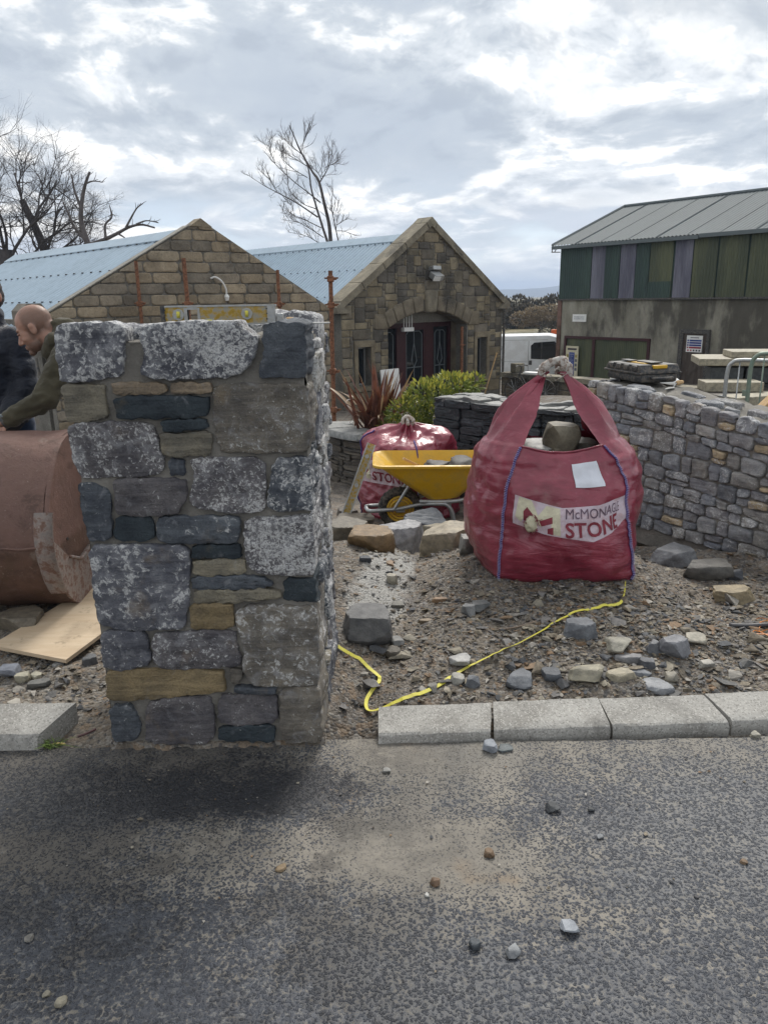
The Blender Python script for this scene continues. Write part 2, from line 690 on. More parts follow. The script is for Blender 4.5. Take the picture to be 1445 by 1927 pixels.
def m_dirt():
    m, w = mat_new('dirt')
    p = pos(w)
    x, y, z = w.sep(p)
    n0 = w.noise(p, 0.9, 5, 0.6)
    n1 = w.noise(p, 4.5, 6, 0.62)
    n2 = w.noise(p, 34, 6, 0.68)
    vc = w.add('ShaderNodeTexVoronoi', {'Vector': p, 'Scale': 75.0}).outputs
    vc2 = w.add('ShaderNodeTexVoronoi', {'Vector': p, 'Scale': 32.0}).outputs
    col = w.mix(w.smooth(n1, 0.32, 0.66), (0.075, 0.063, 0.051), (0.195, 0.168, 0.138))
    col = w.mix(w.math('MULTIPLY', w.smooth(n0, 0.45, 0.7), 0.6), col, (0.245, 0.215, 0.175))
    spk = w.add('ShaderNodeSeparateColor', {0: vc['Color']}).outputs
    col = w.mix(w.math('MULTIPLY', w.smooth(spk[0], 0.62, 0.9), 0.6), col, (0.30, 0.285, 0.26))
    col = w.mix(w.math('MULTIPLY', w.smooth(spk[1], 0.74, 0.9), 0.7), col, (0.06, 0.062, 0.068))
    spk2 = w.add('ShaderNodeSeparateColor', {0: vc2['Color']}).outputs
    col = w.mix(w.math('MULTIPLY', w.smooth(spk2[2], 0.75, 0.95), 0.5), col, (0.21, 0.145, 0.09))
    wet = w.math('MULTIPLY', w.smooth(w.noise(p, 1.7, 5, 0.62), 0.52, 0.62), w.smooth(z, 0.14, 0.02))
    col = w.mix(w.math('MULTIPLY', wet, 0.75), col, w.mix(1.0, col, (0.42, 0.41, 0.42), 'MULTIPLY'))
    # grey silt left by the wash water in the gully beside the pillar
    sx_ = w.math('DIVIDE', w.math('SUBTRACT', x, w.math('ADD', -0.36, w.math('MULTIPLY', y, 0.09))), 0.17)
    sl_ = w.math('ADD', w.math('MULTIPLY', sx_, sx_), w.math('MULTIPLY', w.math('SUBTRACT', n1, 0.5), 4.0))
    silt = w.math('MULTIPLY', w.smooth(sl_, 1.1, 0.2), w.math('MULTIPLY', w.smooth(y, 3.35, 3.6), w.smooth(y, 5.2, 4.4)))
    col = w.mix(w.math('MULTIPLY', silt, 0.85), col, (0.30, 0.295, 0.275))
    wet = w.math('MAXIMUM', wet, w.math('MULTIPLY', silt, 0.9))
    # beyond the site: dead winter grass on the rough ground
    far = w.smooth(y, 26, 40)
    gr = w.mix(w.smooth(w.noise(p, 0.15, 6, 0.6), 0.35, 0.65), (0.085, 0.08, 0.04), (0.20, 0.165, 0.085))
    col = w.mix(far, col, gr)
    rough = w.lin(wet, 0, 1, 0.92, 0.38)
    bump = w.math('ADD', w.math('MULTIPLY', n2, 1.0), w.math('SUBTRACT', 0.5, w.math('MULTIPLY', vc['Distance'], 0.9)))
    return finish(m, w, col, rough, bump, 0.9, 0.012, spec=0.35)


def m_asphalt():
    m, w = mat_new('asphalt')
    p = pos(w)
    x, y, z = w.sep(p)
    wr = w.add('ShaderNodeTexNoise', {'Vector': p, 'Scale': 70.0, 'Detail': 2.0}).outputs['Color']
    pw = w.vmath('ADD', p, w.scale(w.vmath('SUBTRACT', wr, (.5, .5, .5)), 0.022))
    v = w.add('ShaderNodeTexVoronoi', {'Vector': pw, 'Scale': 112.0}).outputs
    cc = w.add('ShaderNodeSeparateColor', {0: v['Color']}).outputs
    chips = w.smooth(v['Distance'], 0.60, 0.10)
    gap = w.smooth(v['Distance'], 0.40, 0.70)
    n0 = w.noise(p, 1.15, 5, 0.6)
    n0b = w.noise(w.mapping(p, scale=(0.55, 1.5, 1), loc=(3.3, 1.7, 0)), 1.3, 5, 0.6)
    n1 = w.noise(p, 6.5, 6, 0.62)
    n2 = w.noise(p, 30, 5, 0.65)
    nf = w.noise(p, 340, 3, 0.6)
    col = w.mix(cc[0], (0.034, 0.038, 0.048), (0.064, 0.070, 0.084))
    col = w.mix(w.math('MULTIPLY', w.smooth(cc[1], 0.86, 0.97), 0.6), col, (0.20, 0.195, 0.185))
    col = w.mix(w.math('MULTIPLY', w.smooth(cc[2], 0.80, 0.95), 0.6), col, (0.022, 0.023, 0.027))
    col = w.mix(w.math('MULTIPLY', gap, 0.25), col, (0.028, 0.029, 0.033))
    # mud trodden and washed over the surface: along the kerb, down the wheel track, in blotches
    kerb = w.smooth(y, 2.10, 2.47)
    tr = w.math('MULTIPLY', w.math('MULTIPLY', w.smooth(y, 1.72, 1.88), w.smooth(y, 2.14, 1.98)), w.smooth(x, 0.6, -0.1))
    mid = w.math('MULTIPLY', w.math('MULTIPLY', w.smooth(x, -0.30, 0.02), w.smooth(x, 0.75, 0.2)), w.smooth(y, 1.35, 2.0))
    mud = w.math('ADD', w.math('MULTIPLY', kerb, 0.45), w.math('ADD', w.math('MULTIPLY', tr, 0.48), w.math('MULTIPLY', mid, 0.52)))
    mud = w.math('ADD', mud, w.math('MULTIPLY', w.math('SUBTRACT', n0b, 0.5), 1.1))
    mud = w.math('ADD', mud, w.math('MULTIPLY', w.math('SUBTRACT', n1, 0.5), 0.95))
    mud = w.math('ADD', mud, w.math('MULTIPLY', w.math('SUBTRACT', n2, 0.5), 0.75))
    mud = w.math('ADD', mud, w.math('ADD', w.math('MULTIPLY', w.math('SUBTRACT', v['Distance'], 0.42), 1.1), w.math('MULTIPLY', w.math('SUBTRACT', nf, 0.5), 0.7)))
    film = w.smooth(mud, 0.28, 0.64)
    mcol = w.mix(w.smooth(n1, 0.3, 0.7), (0.16, 0.145, 0.122), (0.275, 0.248, 0.205))
    mcol = w.mix(w.math('MULTIPLY', w.smooth(w.noise(p, 3.1, 3, 0.5), 0.62, 0.72), 0.55), mcol, (0.25, 0.165, 0.085))
    fm = w.math('MULTIPLY', film, w.lin(chips, 0, 1, 0.84, 0.56))
    col = w.mix(fm, col, mcol)
    # thin grey dust filling the surface on the dry right-hand side
    dust = w.math('MULTIPLY', w.smooth(w.math('ADD', n0, w.math('MULTIPLY', x, 0.05)), 0.42, 0.62), w.math('ADD', 0.05, w.math('MULTIPLY', gap, 0.30)))
    col = w.mix(dust, col, (0.19, 0.19, 0.185))
    # damp ground with the pillar's soft shadow painted in; soaking patches to the left
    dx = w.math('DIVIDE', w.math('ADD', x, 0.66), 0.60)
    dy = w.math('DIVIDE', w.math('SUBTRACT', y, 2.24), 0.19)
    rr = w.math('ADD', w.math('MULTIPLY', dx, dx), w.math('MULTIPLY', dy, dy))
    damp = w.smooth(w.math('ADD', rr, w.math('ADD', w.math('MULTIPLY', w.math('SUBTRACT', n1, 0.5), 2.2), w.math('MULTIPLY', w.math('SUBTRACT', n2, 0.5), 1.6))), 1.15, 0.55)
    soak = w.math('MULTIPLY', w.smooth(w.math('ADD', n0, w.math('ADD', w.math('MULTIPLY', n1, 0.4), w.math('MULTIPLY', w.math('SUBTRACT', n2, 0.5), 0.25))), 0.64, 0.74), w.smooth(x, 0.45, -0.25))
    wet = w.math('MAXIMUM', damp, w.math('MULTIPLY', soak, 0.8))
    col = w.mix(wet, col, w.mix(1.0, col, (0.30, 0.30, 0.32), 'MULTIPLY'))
    rough = w.math('ADD', 0.50, w.math('ADD', w.math('MULTIPLY', film, 0.3), w.math('MULTIPLY', nf, 0.15)))
    bump = w.math('ADD', w.math('MULTIPLY', chips, w.lin(film, 0, 1, 1.0, 0.35)), w.math('ADD', w.math('MULTIPLY', nf, 0.3), w.math('MULTIPLY', n2, 0.8)))
    return finish(m, w, col, rough, bump, 0.8, 0.005, spec=0.5)


def m_concrete(name, c0, c1, sc=1.0, bstr=0.5, spots=0.5, rough=0.9):
    m, w = mat_new(name)
    p = pos(w)
    n1 = w.noise(p, 5 * sc, 6, 0.62)
    n2 = w.noise(p, 60 * sc, 6, 0.68)
    v = w.add('ShaderNodeTexVoronoi', {'Vector': p, 'Scale': 190.0 * sc}).outputs
    cc = w.add('ShaderNodeSeparateColor', {0: v['Color']}).outputs
    col = w.mix(w.smooth(n1, 0.3, 0.7), c0, c1)
    col = w.mix(w.math('MULTIPLY', w.smooth(cc[0], 0.7, 0.95), spots), col, tuple(c * 0.45 for c in c0))
    col = w.mix(w.math('MULTIPLY', w.smooth(cc[1], 0.75, 0.95), spots), col, tuple(min(0.6, c * 1.5) for c in c1))
    rust = w.math('MULTIPLY', w.smooth(w.noise(p, 7 * sc, 4, 0.6), 0.66, 0.75), 0.4)
    col = w.mix(rust, col, (0.22, 0.14, 0.08))
    grime = w.math('MULTIPLY', w.smooth(w.noise(p, 3.6 * sc, 7, 0.68, 0.5), 0.50, 0.66), 0.5)
    col = w.mix(grime, col, tuple(q * 0.55 for q in c0))
    return finish(m, w, col, rough, w.math('ADD', n2, w.math('MULTIPLY', n1, 0.5)), bstr, 0.006, spec=0.3)


def m_plain(name, col, rough=0.5, metal=0.0, var=0.25, sc=18.0, bstr=0.15, dirt=0.0, dirtcol=(0.2, 0.17, 0.13), spec=0.5, bscale=60.0, **ex):
    m, w = mat_new(name)
    p = pos(w)
    n1 = w.noise(p, sc, 5, 0.62)
    n2 = w.noise(p, bscale, 5, 0.65)
    lo = tuple(c * (1 - var) for c in col)
    hi = tuple(min(1, c * (1 + var)) for c in col)
    c = w.mix(w.smooth(n1, 0.3, 0.7), lo, hi)
    r = rough
    if dirt:
        dm = w.math('MULTIPLY', w.smooth(w.math('ADD', n1, w.math('MULTIPLY', n2, 0.35)), 0.58, 0.80), dirt)
        c = w.mix(dm, c, dirtcol)
        r = w.math('ADD', rough, w.math('MULTIPLY', dm, 0.3))
    return finish(m, w, c, r, n2, bstr, 0.004, metal=metal, spec=spec, **ex)


def m_tint(name, rough=0.6, bstr=0.4, sc=20.0, spec=0.4):
    """any small thing whose colour is kept on the object"""
    m, w = mat_new(name)
    p = pos(w)
    base = w.add('ShaderNodeObjectInfo').outputs['Color']
    n1 = w.noise(p, sc, 6, 0.65)
    n2 = w.noise(p, sc * 5, 5, 0.65)
    col = w.mix(w.smooth(n1, 0.3, 0.7), w.mix(1.0, base, (0.66, 0.66, 0.67), 'MULTIPLY'), w.mix(1.0, base, (1.3, 1.28, 1.25), 'MULTIPLY'))
    col = w.mix(w.math('MULTIPLY', w.smooth(n2, 0.55, 0.72), 0.3), col, w.mix(1.0, base, (1.9, 1.85, 1.75), 'MULTIPLY'))
    return finish(m, w, col, rough, w.math('ADD', n1, n2), bstr, 0.008, spec=spec)


def m_chips():
    """loose chips: colour picked per chip from a vertex attribute"""
    m, w = mat_new('stone_chips')
    p = pos(w)
    a = w.add('ShaderNodeAttribute', attribute_name='tint').outputs['Color']
    n1 = w.noise(p, 60, 5, 0.65)
    col = w.mix(w.smooth(n1, 0.3, 0.7), w.mix(1.0, a, (0.65, 0.65, 0.66), 'MULTIPLY'), w.mix(1.0, a, (1.25, 1.22, 1.2), 'MULTIPLY'))
    return finish(m, w, col, 0.75, n1, 0.5, 0.004, spec=0.35)


def m_roofmetal(name, col, streak=0.35, rough=0.42, metal=0.35):
    m, w = mat_new(name)
    p = pos(w)
    n0 = w.noise(p, 0.6, 4, 0.6)
    n1 = w.noise(w.mapping(p, scale=(6, 6, 0.8)), 1.0, 5, 0.6)
    c = w.mix(w.math('MULTIPLY', w.smooth(n1, 0.4, 0.7), streak), col, tuple(q * 0.62 for q in col))
    c = w.mix(w.math('MULTIPLY', w.smooth(n0, 0.45, 0.7), streak), c, tuple(min(1, q * 1.2) for q in col))
    return finish(m, w, c, rough, w.noise(p, 40, 3), 0.05, 0.004, metal=metal)


def m_cladding(name, c0, c1):
    m, w = mat_new(name)
    p = pos(w)
    n0 = w.noise(w.mapping(p, scale=(1.6, 1.6, 0.35)), 1.0, 6, 0.62)
    n1 = w.noise(w.mapping(p, scale=(9, 9, 0.9)), 1.0, 5, 0.6)
    c = w.mix(w.smooth(n0, 0.35, 0.68), c0, c1)
    c = w.mix(w.math('MULTIPLY', w.smooth(n1, 0.5, 0.75), 0.4), c, tuple(q * 0.5 for q in c0))
    return finish(m, w, c, 0.6, w.noise(p, 30, 3), 0.05, 0.004)


def m_render():
    """damp-stained cement render of the shed"""
    m, w = mat_new('cement_render')
    p = pos(w)
    x, y, z = w.sep(p)
    n0 = w.noise(w.mapping(p, scale=(0.55, 0.55, 0.28)), 1.0, 6, 0.6)
    n1 = w.noise(w.mapping(p, scale=(2.6, 2.6, 0.7)), 1.0, 6, 0.65)
    n2 = w.noise(p, 14, 6, 0.65)
    c = w.mix(w.smooth(n1, 0.3, 0.7), (0.20, 0.19, 0.15), (0.35, 0.335, 0.28))
    st = w.smooth(w.math('ADD', n0, w.math('ADD', w.math('MULTIPLY', w.math('SUBTRACT', n1, 0.5), 0.45), w.math('MULTIPLY', w.smooth(x, 9.0, 11.5), 0.16))), 0.50, 0.66)
    c = w.mix(w.math('MULTIPLY', st, 0.85), c, (0.055, 0.05, 0.042))
    c = w.mix(w.math('MULTIPLY', w.smooth(n2, 0.5, 0.7), 0.3), c, (0.12, 0.115, 0.09))
    return finish(m, w, c, 0.92, n2, 0.4, 0.02, spec=0.2)


def m_bag():
    m, w = mat_new('woven_bag')
    p = pos(w)
    n0 = w.noise(p, 5, 5, 0.6)
    n1 = w.noise(p, 24, 6, 0.62)
    wr = w.noise(w.mapping(p, scale=(3.5, 3.5, 15), rot=(0.1, 0.12, 0)), 1.0, 5, 0.55, 1.2)
    wr2 = w.noise(w.mapping(p, scale=(9, 9, 30), rot=(0.25, -0.2, 0)), 1.0, 4, 0.55, 0.8)
    c = w.mix(w.smooth(n0, 0.3, 0.7), (0.175, 0.018, 0.036), (0.275, 0.038, 0.066))
    c = w.mix(w.math('MULTIPLY', w.smooth(n1, 0.55, 0.75), 0.35), c, (0.34, 0.11, 0.14))
    c = w.mix(w.math('MULTIPLY', w.smooth(w.noise(p, 3.2, 5, 0.6), 0.6, 0.72), 0.4), c, (0.21, 0.15, 0.12))
    ridge = lambda n: w.math('SUBTRACT', 1.0, w.math('ABSOLUTE', w.math('MULTIPLY', w.math('SUBTRACT', n, 0.5), 5.0)))
    cre = w.noise(w.mapping(p, scale=(4, 4, 5), rot=(0.5, 0.7, 0.2)), 1.6, 3, 0.5, 1.4)
    z_ = w.sep(p)[2]
    low = w.smooth(z_, 0.75, 0.30)
    h = w.math('ADD', w.math('MULTIPLY', w.math('MULTIPLY', ridge(wr), w.math('ADD', 0.35, w.math('MULTIPLY', low, 0.65))), 0.42), w.math('ADD', w.math('MULTIPLY', ridge(cre), 0.16), w.math('MULTIPLY', w.noise(p, 7, 2, 0.5), 1.2)))
    return finish(m, w, c, 0.30, h, 0.5, 0.016, spec=0.55, **{'Coat Weight': 0.25, 'Coat Roughness': 0.22})


def m_rust():
    m, w = mat_new('rusty_steel')
    p = pos(w)
    x, y, z = w.sep(p)
    n0 = w.noise(p, 3.0, 6, 0.62)
    n1 = w.noise(p, 20, 7, 0.66)
    n2 = w.noise(p, 130, 5, 0.65)
    st = w.noise(w.mapping(p, scale=(16, 16, 2.2)), 1.0, 5, 0.62)
    c = w.mix(w.smooth(n0, 0.3, 0.7), (0.070, 0.040, 0.029), (0.155, 0.085, 0.060))
    c = w.mix(w.math('MULTIPLY', w.smooth(st, 0.46, 0.7), 0.55), c, (0.10, 0.060, 0.036))
    c = w.mix(w.math('MULTIPLY', w.smooth(n1, 0.52, 0.7), 0.5), c, (0.19, 0.115, 0.09))
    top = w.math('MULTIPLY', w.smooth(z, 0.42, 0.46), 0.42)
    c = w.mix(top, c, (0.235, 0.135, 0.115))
    sp = w.math('MULTIPLY', w.smooth(w.noise(p, 95, 4, 0.55), 0.66, 0.72), 0.6)
    c = w.mix(sp, c, (0.42, 0.33, 0.27))
    blot = w.math('MULTIPLY', w.smooth(w.noise(p, 7, 6, 0.68, 0.6), 0.52, 0.66), 0.55)
    c = w.mix(blot, c, (0.052, 0.030, 0.022))
    mud = w.math('MULTIPLY', w.smooth(w.noise(p, 11, 7, 0.7, 0.4), 0.60, 0.70), 0.5)
    c = w.mix(mud, c, (0.25, 0.20, 0.165))
    return finish(m, w, c, 0.62, w.math('ADD', n1, w.math('ADD', w.math('MULTIPLY', n2, 0.5), w.math('MULTIPLY', n0, 2.0))), 0.7, 0.010, spec=0.4)


def m_wood(name, c0, c1, sc=1.0, axis=(1.2, 30, 30)):
    m, w = mat_new(name)
    p = w.add('ShaderNodeTexCoord').outputs['Object']
    g = w.noise(w.mapping(p, scale=tuple(a * sc for a in axis)), 1.0, 6, 0.62, 0.7)
    n = w.noise(p, 4, 5, 0.6)
    c = w.mix(w.smooth(g, 0.3, 0.7), c0, c1)
    c = w.mix(w.math('MULTIPLY', w.smooth(n, 0.50, 0.66), 0.45), c, tuple(q * 0.6 for q in c0))
    c = w.mix(w.math('MULTIPLY', w.smooth(w.noise(p, 13, 6, 0.7), 0.58, 0.70), 0.55), c, tuple(q * 0.42 for q in c0))
    return finish(m, w, c, 0.75, g, 0.2, 0.003, spec=0.3)


def m_glass_dark():
    m, w = mat_new('window_glass')
    p = pos(w)
    return finish(m, w, (0.012, 0.016, 0.02), 0.06, w.noise(p, 2.0, 2), 0.03, 0.02, spec=0.6)


def m_skin():
    m, w = mat_new('skin')
    p = pos(w)
    a = w.add('ShaderNodeAttribute', attribute_name='hair').outputs['Fac']
    n1 = w.noise(p, 60, 5, 0.6)
    n2 = w.noise(p, 420, 4, 0.65)
    c = w.mix(n1, (0.33, 0.18, 0.13), (0.43, 0.25, 0.185))
    hm = w.math('MULTIPLY', a, w.lin(n2, 0.3, 0.6, 0.6, 1.0))
    c = w.mix(w.math('MULTIPLY', hm, 0.85), c, (0.07, 0.05, 0.038))
    return finish(m, w, c, 0.5, n2, 0.2, 0.001, spec=0.4, **{'Subsurface Weight': 0.12, 'Subsurface Radius': (0.01, 0.004, 0.002), 'Subsurface Scale': 1.0})


def m_cloth(name, col, var=0.3, rough=0.95, folds=0.5, fscale=9.0):
    m, w = mat_new(name)
    p = pos(w)
    n1 = w.noise(p, 10, 5, 0.6)
    n2 = w.noise(p, 500, 3, 0.6)
    fo = w.noise(w.mapping(p, scale=(1.0, 1.0, 1.6), rot=(0.3, 0.5, 0)), fscale, 4, 0.55, 0.8)
    c = w.mix(w.smooth(n1, 0.3, 0.7), tuple(q * (1 - var) for q in col), tuple(q * (1 + var) for q in col))
    return finish(m, w, c, rough, w.math('ADD', w.math('MULTIPLY', fo, 1.0), w.math('MULTIPLY', n2, 0.03)), folds, 0.02, spec=0.2, **{'Sheen Weight': 0.15})


def m_leaf(name, c0, c1, c2, sc=6.0):
    m, w = mat_new(name)
    p = pos(w)
    oi = w.add('ShaderNodeAttribute', attribute_name='tint').outputs['Fac']
    n1 = w.noise(p, sc, 4, 0.6)
    c = w.mix(w.smooth(n1, 0.32, 0.66), c0, c1)
    c = w.mix(w.smooth(oi, 0.55, 1.0), c, c2)
    pr = w.add('ShaderNodeBsdfPrincipled', {'Base Color': c, 'Roughness': 0.45})
    tr = w.add('ShaderNodeBsdfTranslucent', {'Color': c})
    mx = w.add('ShaderNodeMixShader', {0: 0.25, 1: pr.outputs[0], 2: tr.outputs[0]})
    w.add('ShaderNodeOutputMaterial', {'Surface': mx.outputs[0]})
    return m


M = dict(
    rubble=m_rubble(), mortar=m_mortar(), dirt=m_dirt(), asphalt=m_asphalt(), slate=m_slate(),
    block=m_block('sandstone_block', stain=0.35), ashlar=m_block('sandstone_ashlar', stain=0.9),
    kerb=m_concrete('kerb_concrete', (0.235, 0.225, 0.205), (0.36, 0.35, 0.325)),
    joint=m_concrete('wall_joint', (0.12, 0.115, 0.10), (0.19, 0.18, 0.16), 0.4),
    joint_pale=m_concrete('pale_joint', (0.20, 0.19, 0.165), (0.27, 0.26, 0.23), 0.4),
    roof=m_roofmetal('blue_grey_sheet', (0.30, 0.385, 0.46), 0.35, 0.5, 0.15), roof_grey=m_roofmetal('grey_sheet', (0.105, 0.125, 0.13), 0.3, 0.75, 0.0),
    green=m_cladding('green_cladding', (0.022, 0.045, 0.04), (0.035, 0.065, 0.052)),
    moss=m_cladding('mossy_cladding', (0.05, 0.062, 0.035), (0.10, 0.11, 0.055)),
    lilac=m_cladding('rooflight_cladding', (0.085, 0.085, 0.12), (0.17, 0.17, 0.21)),
    render=m_render(), bag=m_bag(), rust=m_rust(), glass=m_glass_dark(), skin=m_skin(),
    pole=m_plain('rusty_pole', (0.17, 0.075, 0.04), 0.85, 0.0, 0.5, 30, 0.5),
    tint=m_tint('tinted_stone'), smooth_tint=m_tint('tinted_paint', 0.45, 0.08, 6.0, 0.5), chips=m_chips(),
    white=m_plain('white_paint', (0.72, 0.72, 0.70), 0.45, 0, 0.06, 4, 0.03),
    van=m_plain('van_paint', (0.74, 0.75, 0.76), 0.28, 0, 0.04, 2, 0.01, dirt=0.25),
    black=m_plain('black_plastic', (0.025, 0.028, 0.033), 0.5, 0, 0.3, 30, 0.2, dirt=0.5),
    rubber=m_plain('tyre_rubber', (0.022, 0.022, 0.023), 0.85, 0, 0.3, 40, 0.4, dirt=0.5),
    yellow=m_plain('yellow_plastic', (0.62, 0.36, 0.012), 0.42, 0, 0.12, 7, 0.08, dirt=0.55, dirtcol=(0.36, 0.25, 0.06)),
    yellow_tool=m_plain('yellow_tool_paint', (0.42, 0.27, 0.03), 0.7, 0, 0.3, 45, 0.3, dirt=1.0, dirtcol=(0.30, 0.29, 0.25)),
    alloy=m_plain('dull_alloy', (0.42, 0.43, 0.43), 0.5, 0.6, 0.2, 30, 0.2, dirt=0.7, dirtcol=(0.36, 0.35, 0.32)),
    galv=m_plain('galvanised_tube', (0.45, 0.47, 0.48), 0.42, 0.75, 0.15, 20, 0.1, dirt=0.5, dirtcol=(0.28, 0.26, 0.23)),
    tape=m_plain('yellow_tape', (0.66, 0.60, 0.07), 0.6, 0, 0.12, 12, 0.05, dirt=0.3),
    ply=m_wood('plywood', (0.46, 0.35, 0.235), (0.56, 0.45, 0.32), 1.0, (2, 14, 14)),
    timber=m_wood('raw_timber', (0.42, 0.27, 0.13), (0.55, 0.38, 0.2)),
    bark=m_plain('bark', (0.10, 0.088, 0.085), 0.95, 0, 0.35, 3, 0.4, bscale=25),
    dark_bark=m_plain('dark_bark', (0.070, 0.062, 0.062), 0.95, 0, 0.3, 3, 0.4, bscale=25),
    maroon=m_plain('maroon_paint', (0.042, 0.011, 0.014), 0.4, 0, 0.2, 8, 0.1),
    hoodie=m_cloth('olive_hoodie', (0.062, 0.055, 0.036), 0.18, folds=0.55), navy=m_cloth('navy_nylon', (0.010, 0.013, 0.022), 0.3, 0.42, 0.7, 14.0),
    jeans=m_cloth('denim', (0.02, 0.035, 0.07), 0.3), trousers=m_cloth('dark_trousers', (0.02, 0.02, 0.022), 0.3),
    lead=m_plain('lead_strip', (0.16, 0.18, 0.19), 0.5, 0.3, 0.1),
    letter_dark=m_plain('grey_print', (0.10, 0.06, 0.09), 0.6, 0, 0.2), letter_red=m_plain('maroon_print', (0.20, 0.018, 0.035), 0.6, 0, 0.2),
    band=m_plain('pale_print', (0.56, 0.47, 0.53), 0.5, 0, 0.12, 20, 0.15, dirt=0.55, dirtcol=(0.36, 0.22, 0.22)),
    cream=m_plain('cream_print', (0.62, 0.58, 0.42), 0.5, 0, 0.12, 20, 0.1, dirt=0.4),
    purple=m_plain('purple_stitching', (0.075, 0.05, 0.20), 0.8, 0, 0.3, 60, 0.3),
    cloth_white=m_plain('white_label_cloth', (0.66, 0.68, 0.74), 0.7, 0, 0.05, 20, 0.1, bscale=200),
    tie=m_plain('dirty_white_webbing', (0.55, 0.52, 0.48), 0.9, 0, 0.25, 45, 0.8, dirt=0.9, dirtcol=(0.16, 0.10, 0.07), bscale=120),
)

# ------------------------------------------------------------------ ground and road
def prof(y):
    ys = [-80, 2.3, 2.5, 2.75, 3.3, 4.2, 4.7, 5.4, 6.3, 7.0, 10, 14, 20, 30, 36, 60, 140, 300, 900, 5000]
    zs = [-.06, -.06, -.045, .05, .10, .13, .06, -.15, -.32, -.42, -.65, -.85, -1.15, -1.55, -2.2, -2.6, -2.0, 0.0, -2, -4]
    return np.interp(y, ys, zs)


def height(x, y, fine=True):
    x = np.asarray(x, float)
    y = np.asarray(y, float)
    z = prof(y)
    near = sstep(y, 2.45, 2.9) * sstep(y, 40, 12)
    # left side of the pillar lies lower; the bag stands on a low mound; a muddy gully runs beside the pillar
    z = z - 0.09 * sstep(x, -0.6, -1.2) * sstep(y, 2.6, 3.0) * sstep(y, 6, 4.5)
    z = z + 0.05 * np.exp(-((x - 0.95) / 0.75) ** 2 - ((y - 3.8) / 0.7) ** 2)
    z = z - 0.09 * np.exp(-((x - 0.02 - 0.12 * (y - 3)) / 0.2) ** 2) * sstep(y, 2.6, 3.2) * sstep(y, 6.2, 5.0)
    z = z - 0.06 * np.exp(-((x + 0.12) / 0.1) ** 2) * sstep(y, 3.1, 2.8)
    z = z + 0.55 * sstep(x, 2.9, 4.2) * sstep(y, 3.5, 6.0) * sstep(y, 26, 12)
    # bed of mortar and spoil against the foot of the new wall
    dd = (x - 2.0) * 0.80 + (y - 5.0) * 0.60
    z = z - 0.13 * sstep(x, 1.25, 1.75) * sstep(y, 3.2, 3.7) * sstep(y, 6.2, 5.4)
    z = z + 0.07 * np.exp(-((dd + 0.10) / 0.14) ** 2) * sstep(x, 1.3, 1.7) * sstep(x, 3.4, 2.9) * sstep(y, 3.0, 3.4)
    if fine:
        P = np.stack([x, y, np.zeros_like(x)], -1).reshape(-1, 3)
        n = fbm(P * 1.6, 3).reshape(x.shape) * 0.03 + fbm(P * 7.0 + 5, 4, 0.55).reshape(x.shape) * 0.016 + fbm(P * 24.0 + 9, 3, 0.6).reshape(x.shape) * 0.006
        z = z + n * near
    return z


def axis(lo, d0, d1, step, hi, grow=1.22):
    a = list(np.arange(d0, d1, step))
    s, q = step, a[-1]
    while q < hi:
        s *= grow
        q += s
        a.append(q)
    s, q = step, a[0]
    b = []
    while q > lo:
        s *= grow
        q -= s
        b.append(q)
    return np.array(b[::-1] + a)


gx = axis(-5000, -2.7, 3.1, 0.022, 5000)
gy = axis(-90, 2.44, 6.6, 0.022, 5200, 1.12)
XX, YY = np.meshgrid(gx, gy)
ZZ = height(XX, YY)
nx, ny = len(gx), len(gy)
gv = np.stack([XX, YY, ZZ], -1).reshape(-1, 3)
idx = np.arange(nx * ny).reshape(ny, nx)
gf = np.stack([idx[:-1, :-1], idx[:-1, 1:], idx[1:, 1:], idx[1:, :-1]], -1).reshape(-1, 4)
me = bpy.data.meshes.new('ground')
me.vertices.add(len(gv))
me.vertices.foreach_set('co', gv.ravel())
me.loops.add(gf.size)
me.loops.foreach_set('vertex_index', gf.ravel())
me.polygons.add(len(gf))
me.polygons.foreach_set('loop_start', np.arange(0, gf.size, 4))
me.polygons.foreach_set('use_smooth', np.ones(len(gf), bool))
me.update()
tag(link('ground', me, M['dirt']), 'muddy stony building ground behind the kerb sloping down to the yard', 'ground', kind='structure')


def hz(x, y):
    return float(height(np.array([x]), np.array([y]))[0])


# road sheet with a slightly ragged, uneven edge under the kerb
rx = np.concatenate([np.arange(-60, -2.5, 1.5), np.arange(-2.5, 2.5, 0.05), np.arange(2.5, 60.1, 1.5)])
ry = np.concatenate([np.arange(-60, 0.5, 1.5), np.arange(0.5, 2.44, 0.05), [2.46, 2.505]])
RX, RY = np.meshgrid(rx, ry)
edge = np.where(RY > 2.49, fbm(np.stack([RX * 6, RY * 0, RY * 0], -1).reshape(-1, 3), 3).reshape(RX.shape) * 0.012 - 0.012 + np.where((RX > -0.27) & (RX < 0.02), 0.03, 0), 0)
RZ = fbm(np.stack([RX * 1.1, RY * 1.1, RX * 0], -1).reshape(-1, 3), 2).reshape(RX.shape) * 0.004
RY = RY + edge
rv = np.stack([RX, RY, RZ], -1).reshape(-1, 3)
i = np.arange(RX.size).reshape(RX.shape)
rf = np.stack([i[:-1, :-1], i[:-1, 1:], i[1:, 1:], i[1:, :-1]], -1).reshape(-1, 4)
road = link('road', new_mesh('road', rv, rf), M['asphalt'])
tag(road, 'worn dark asphalt road with mud ground into its texture', 'road', kind='structure')


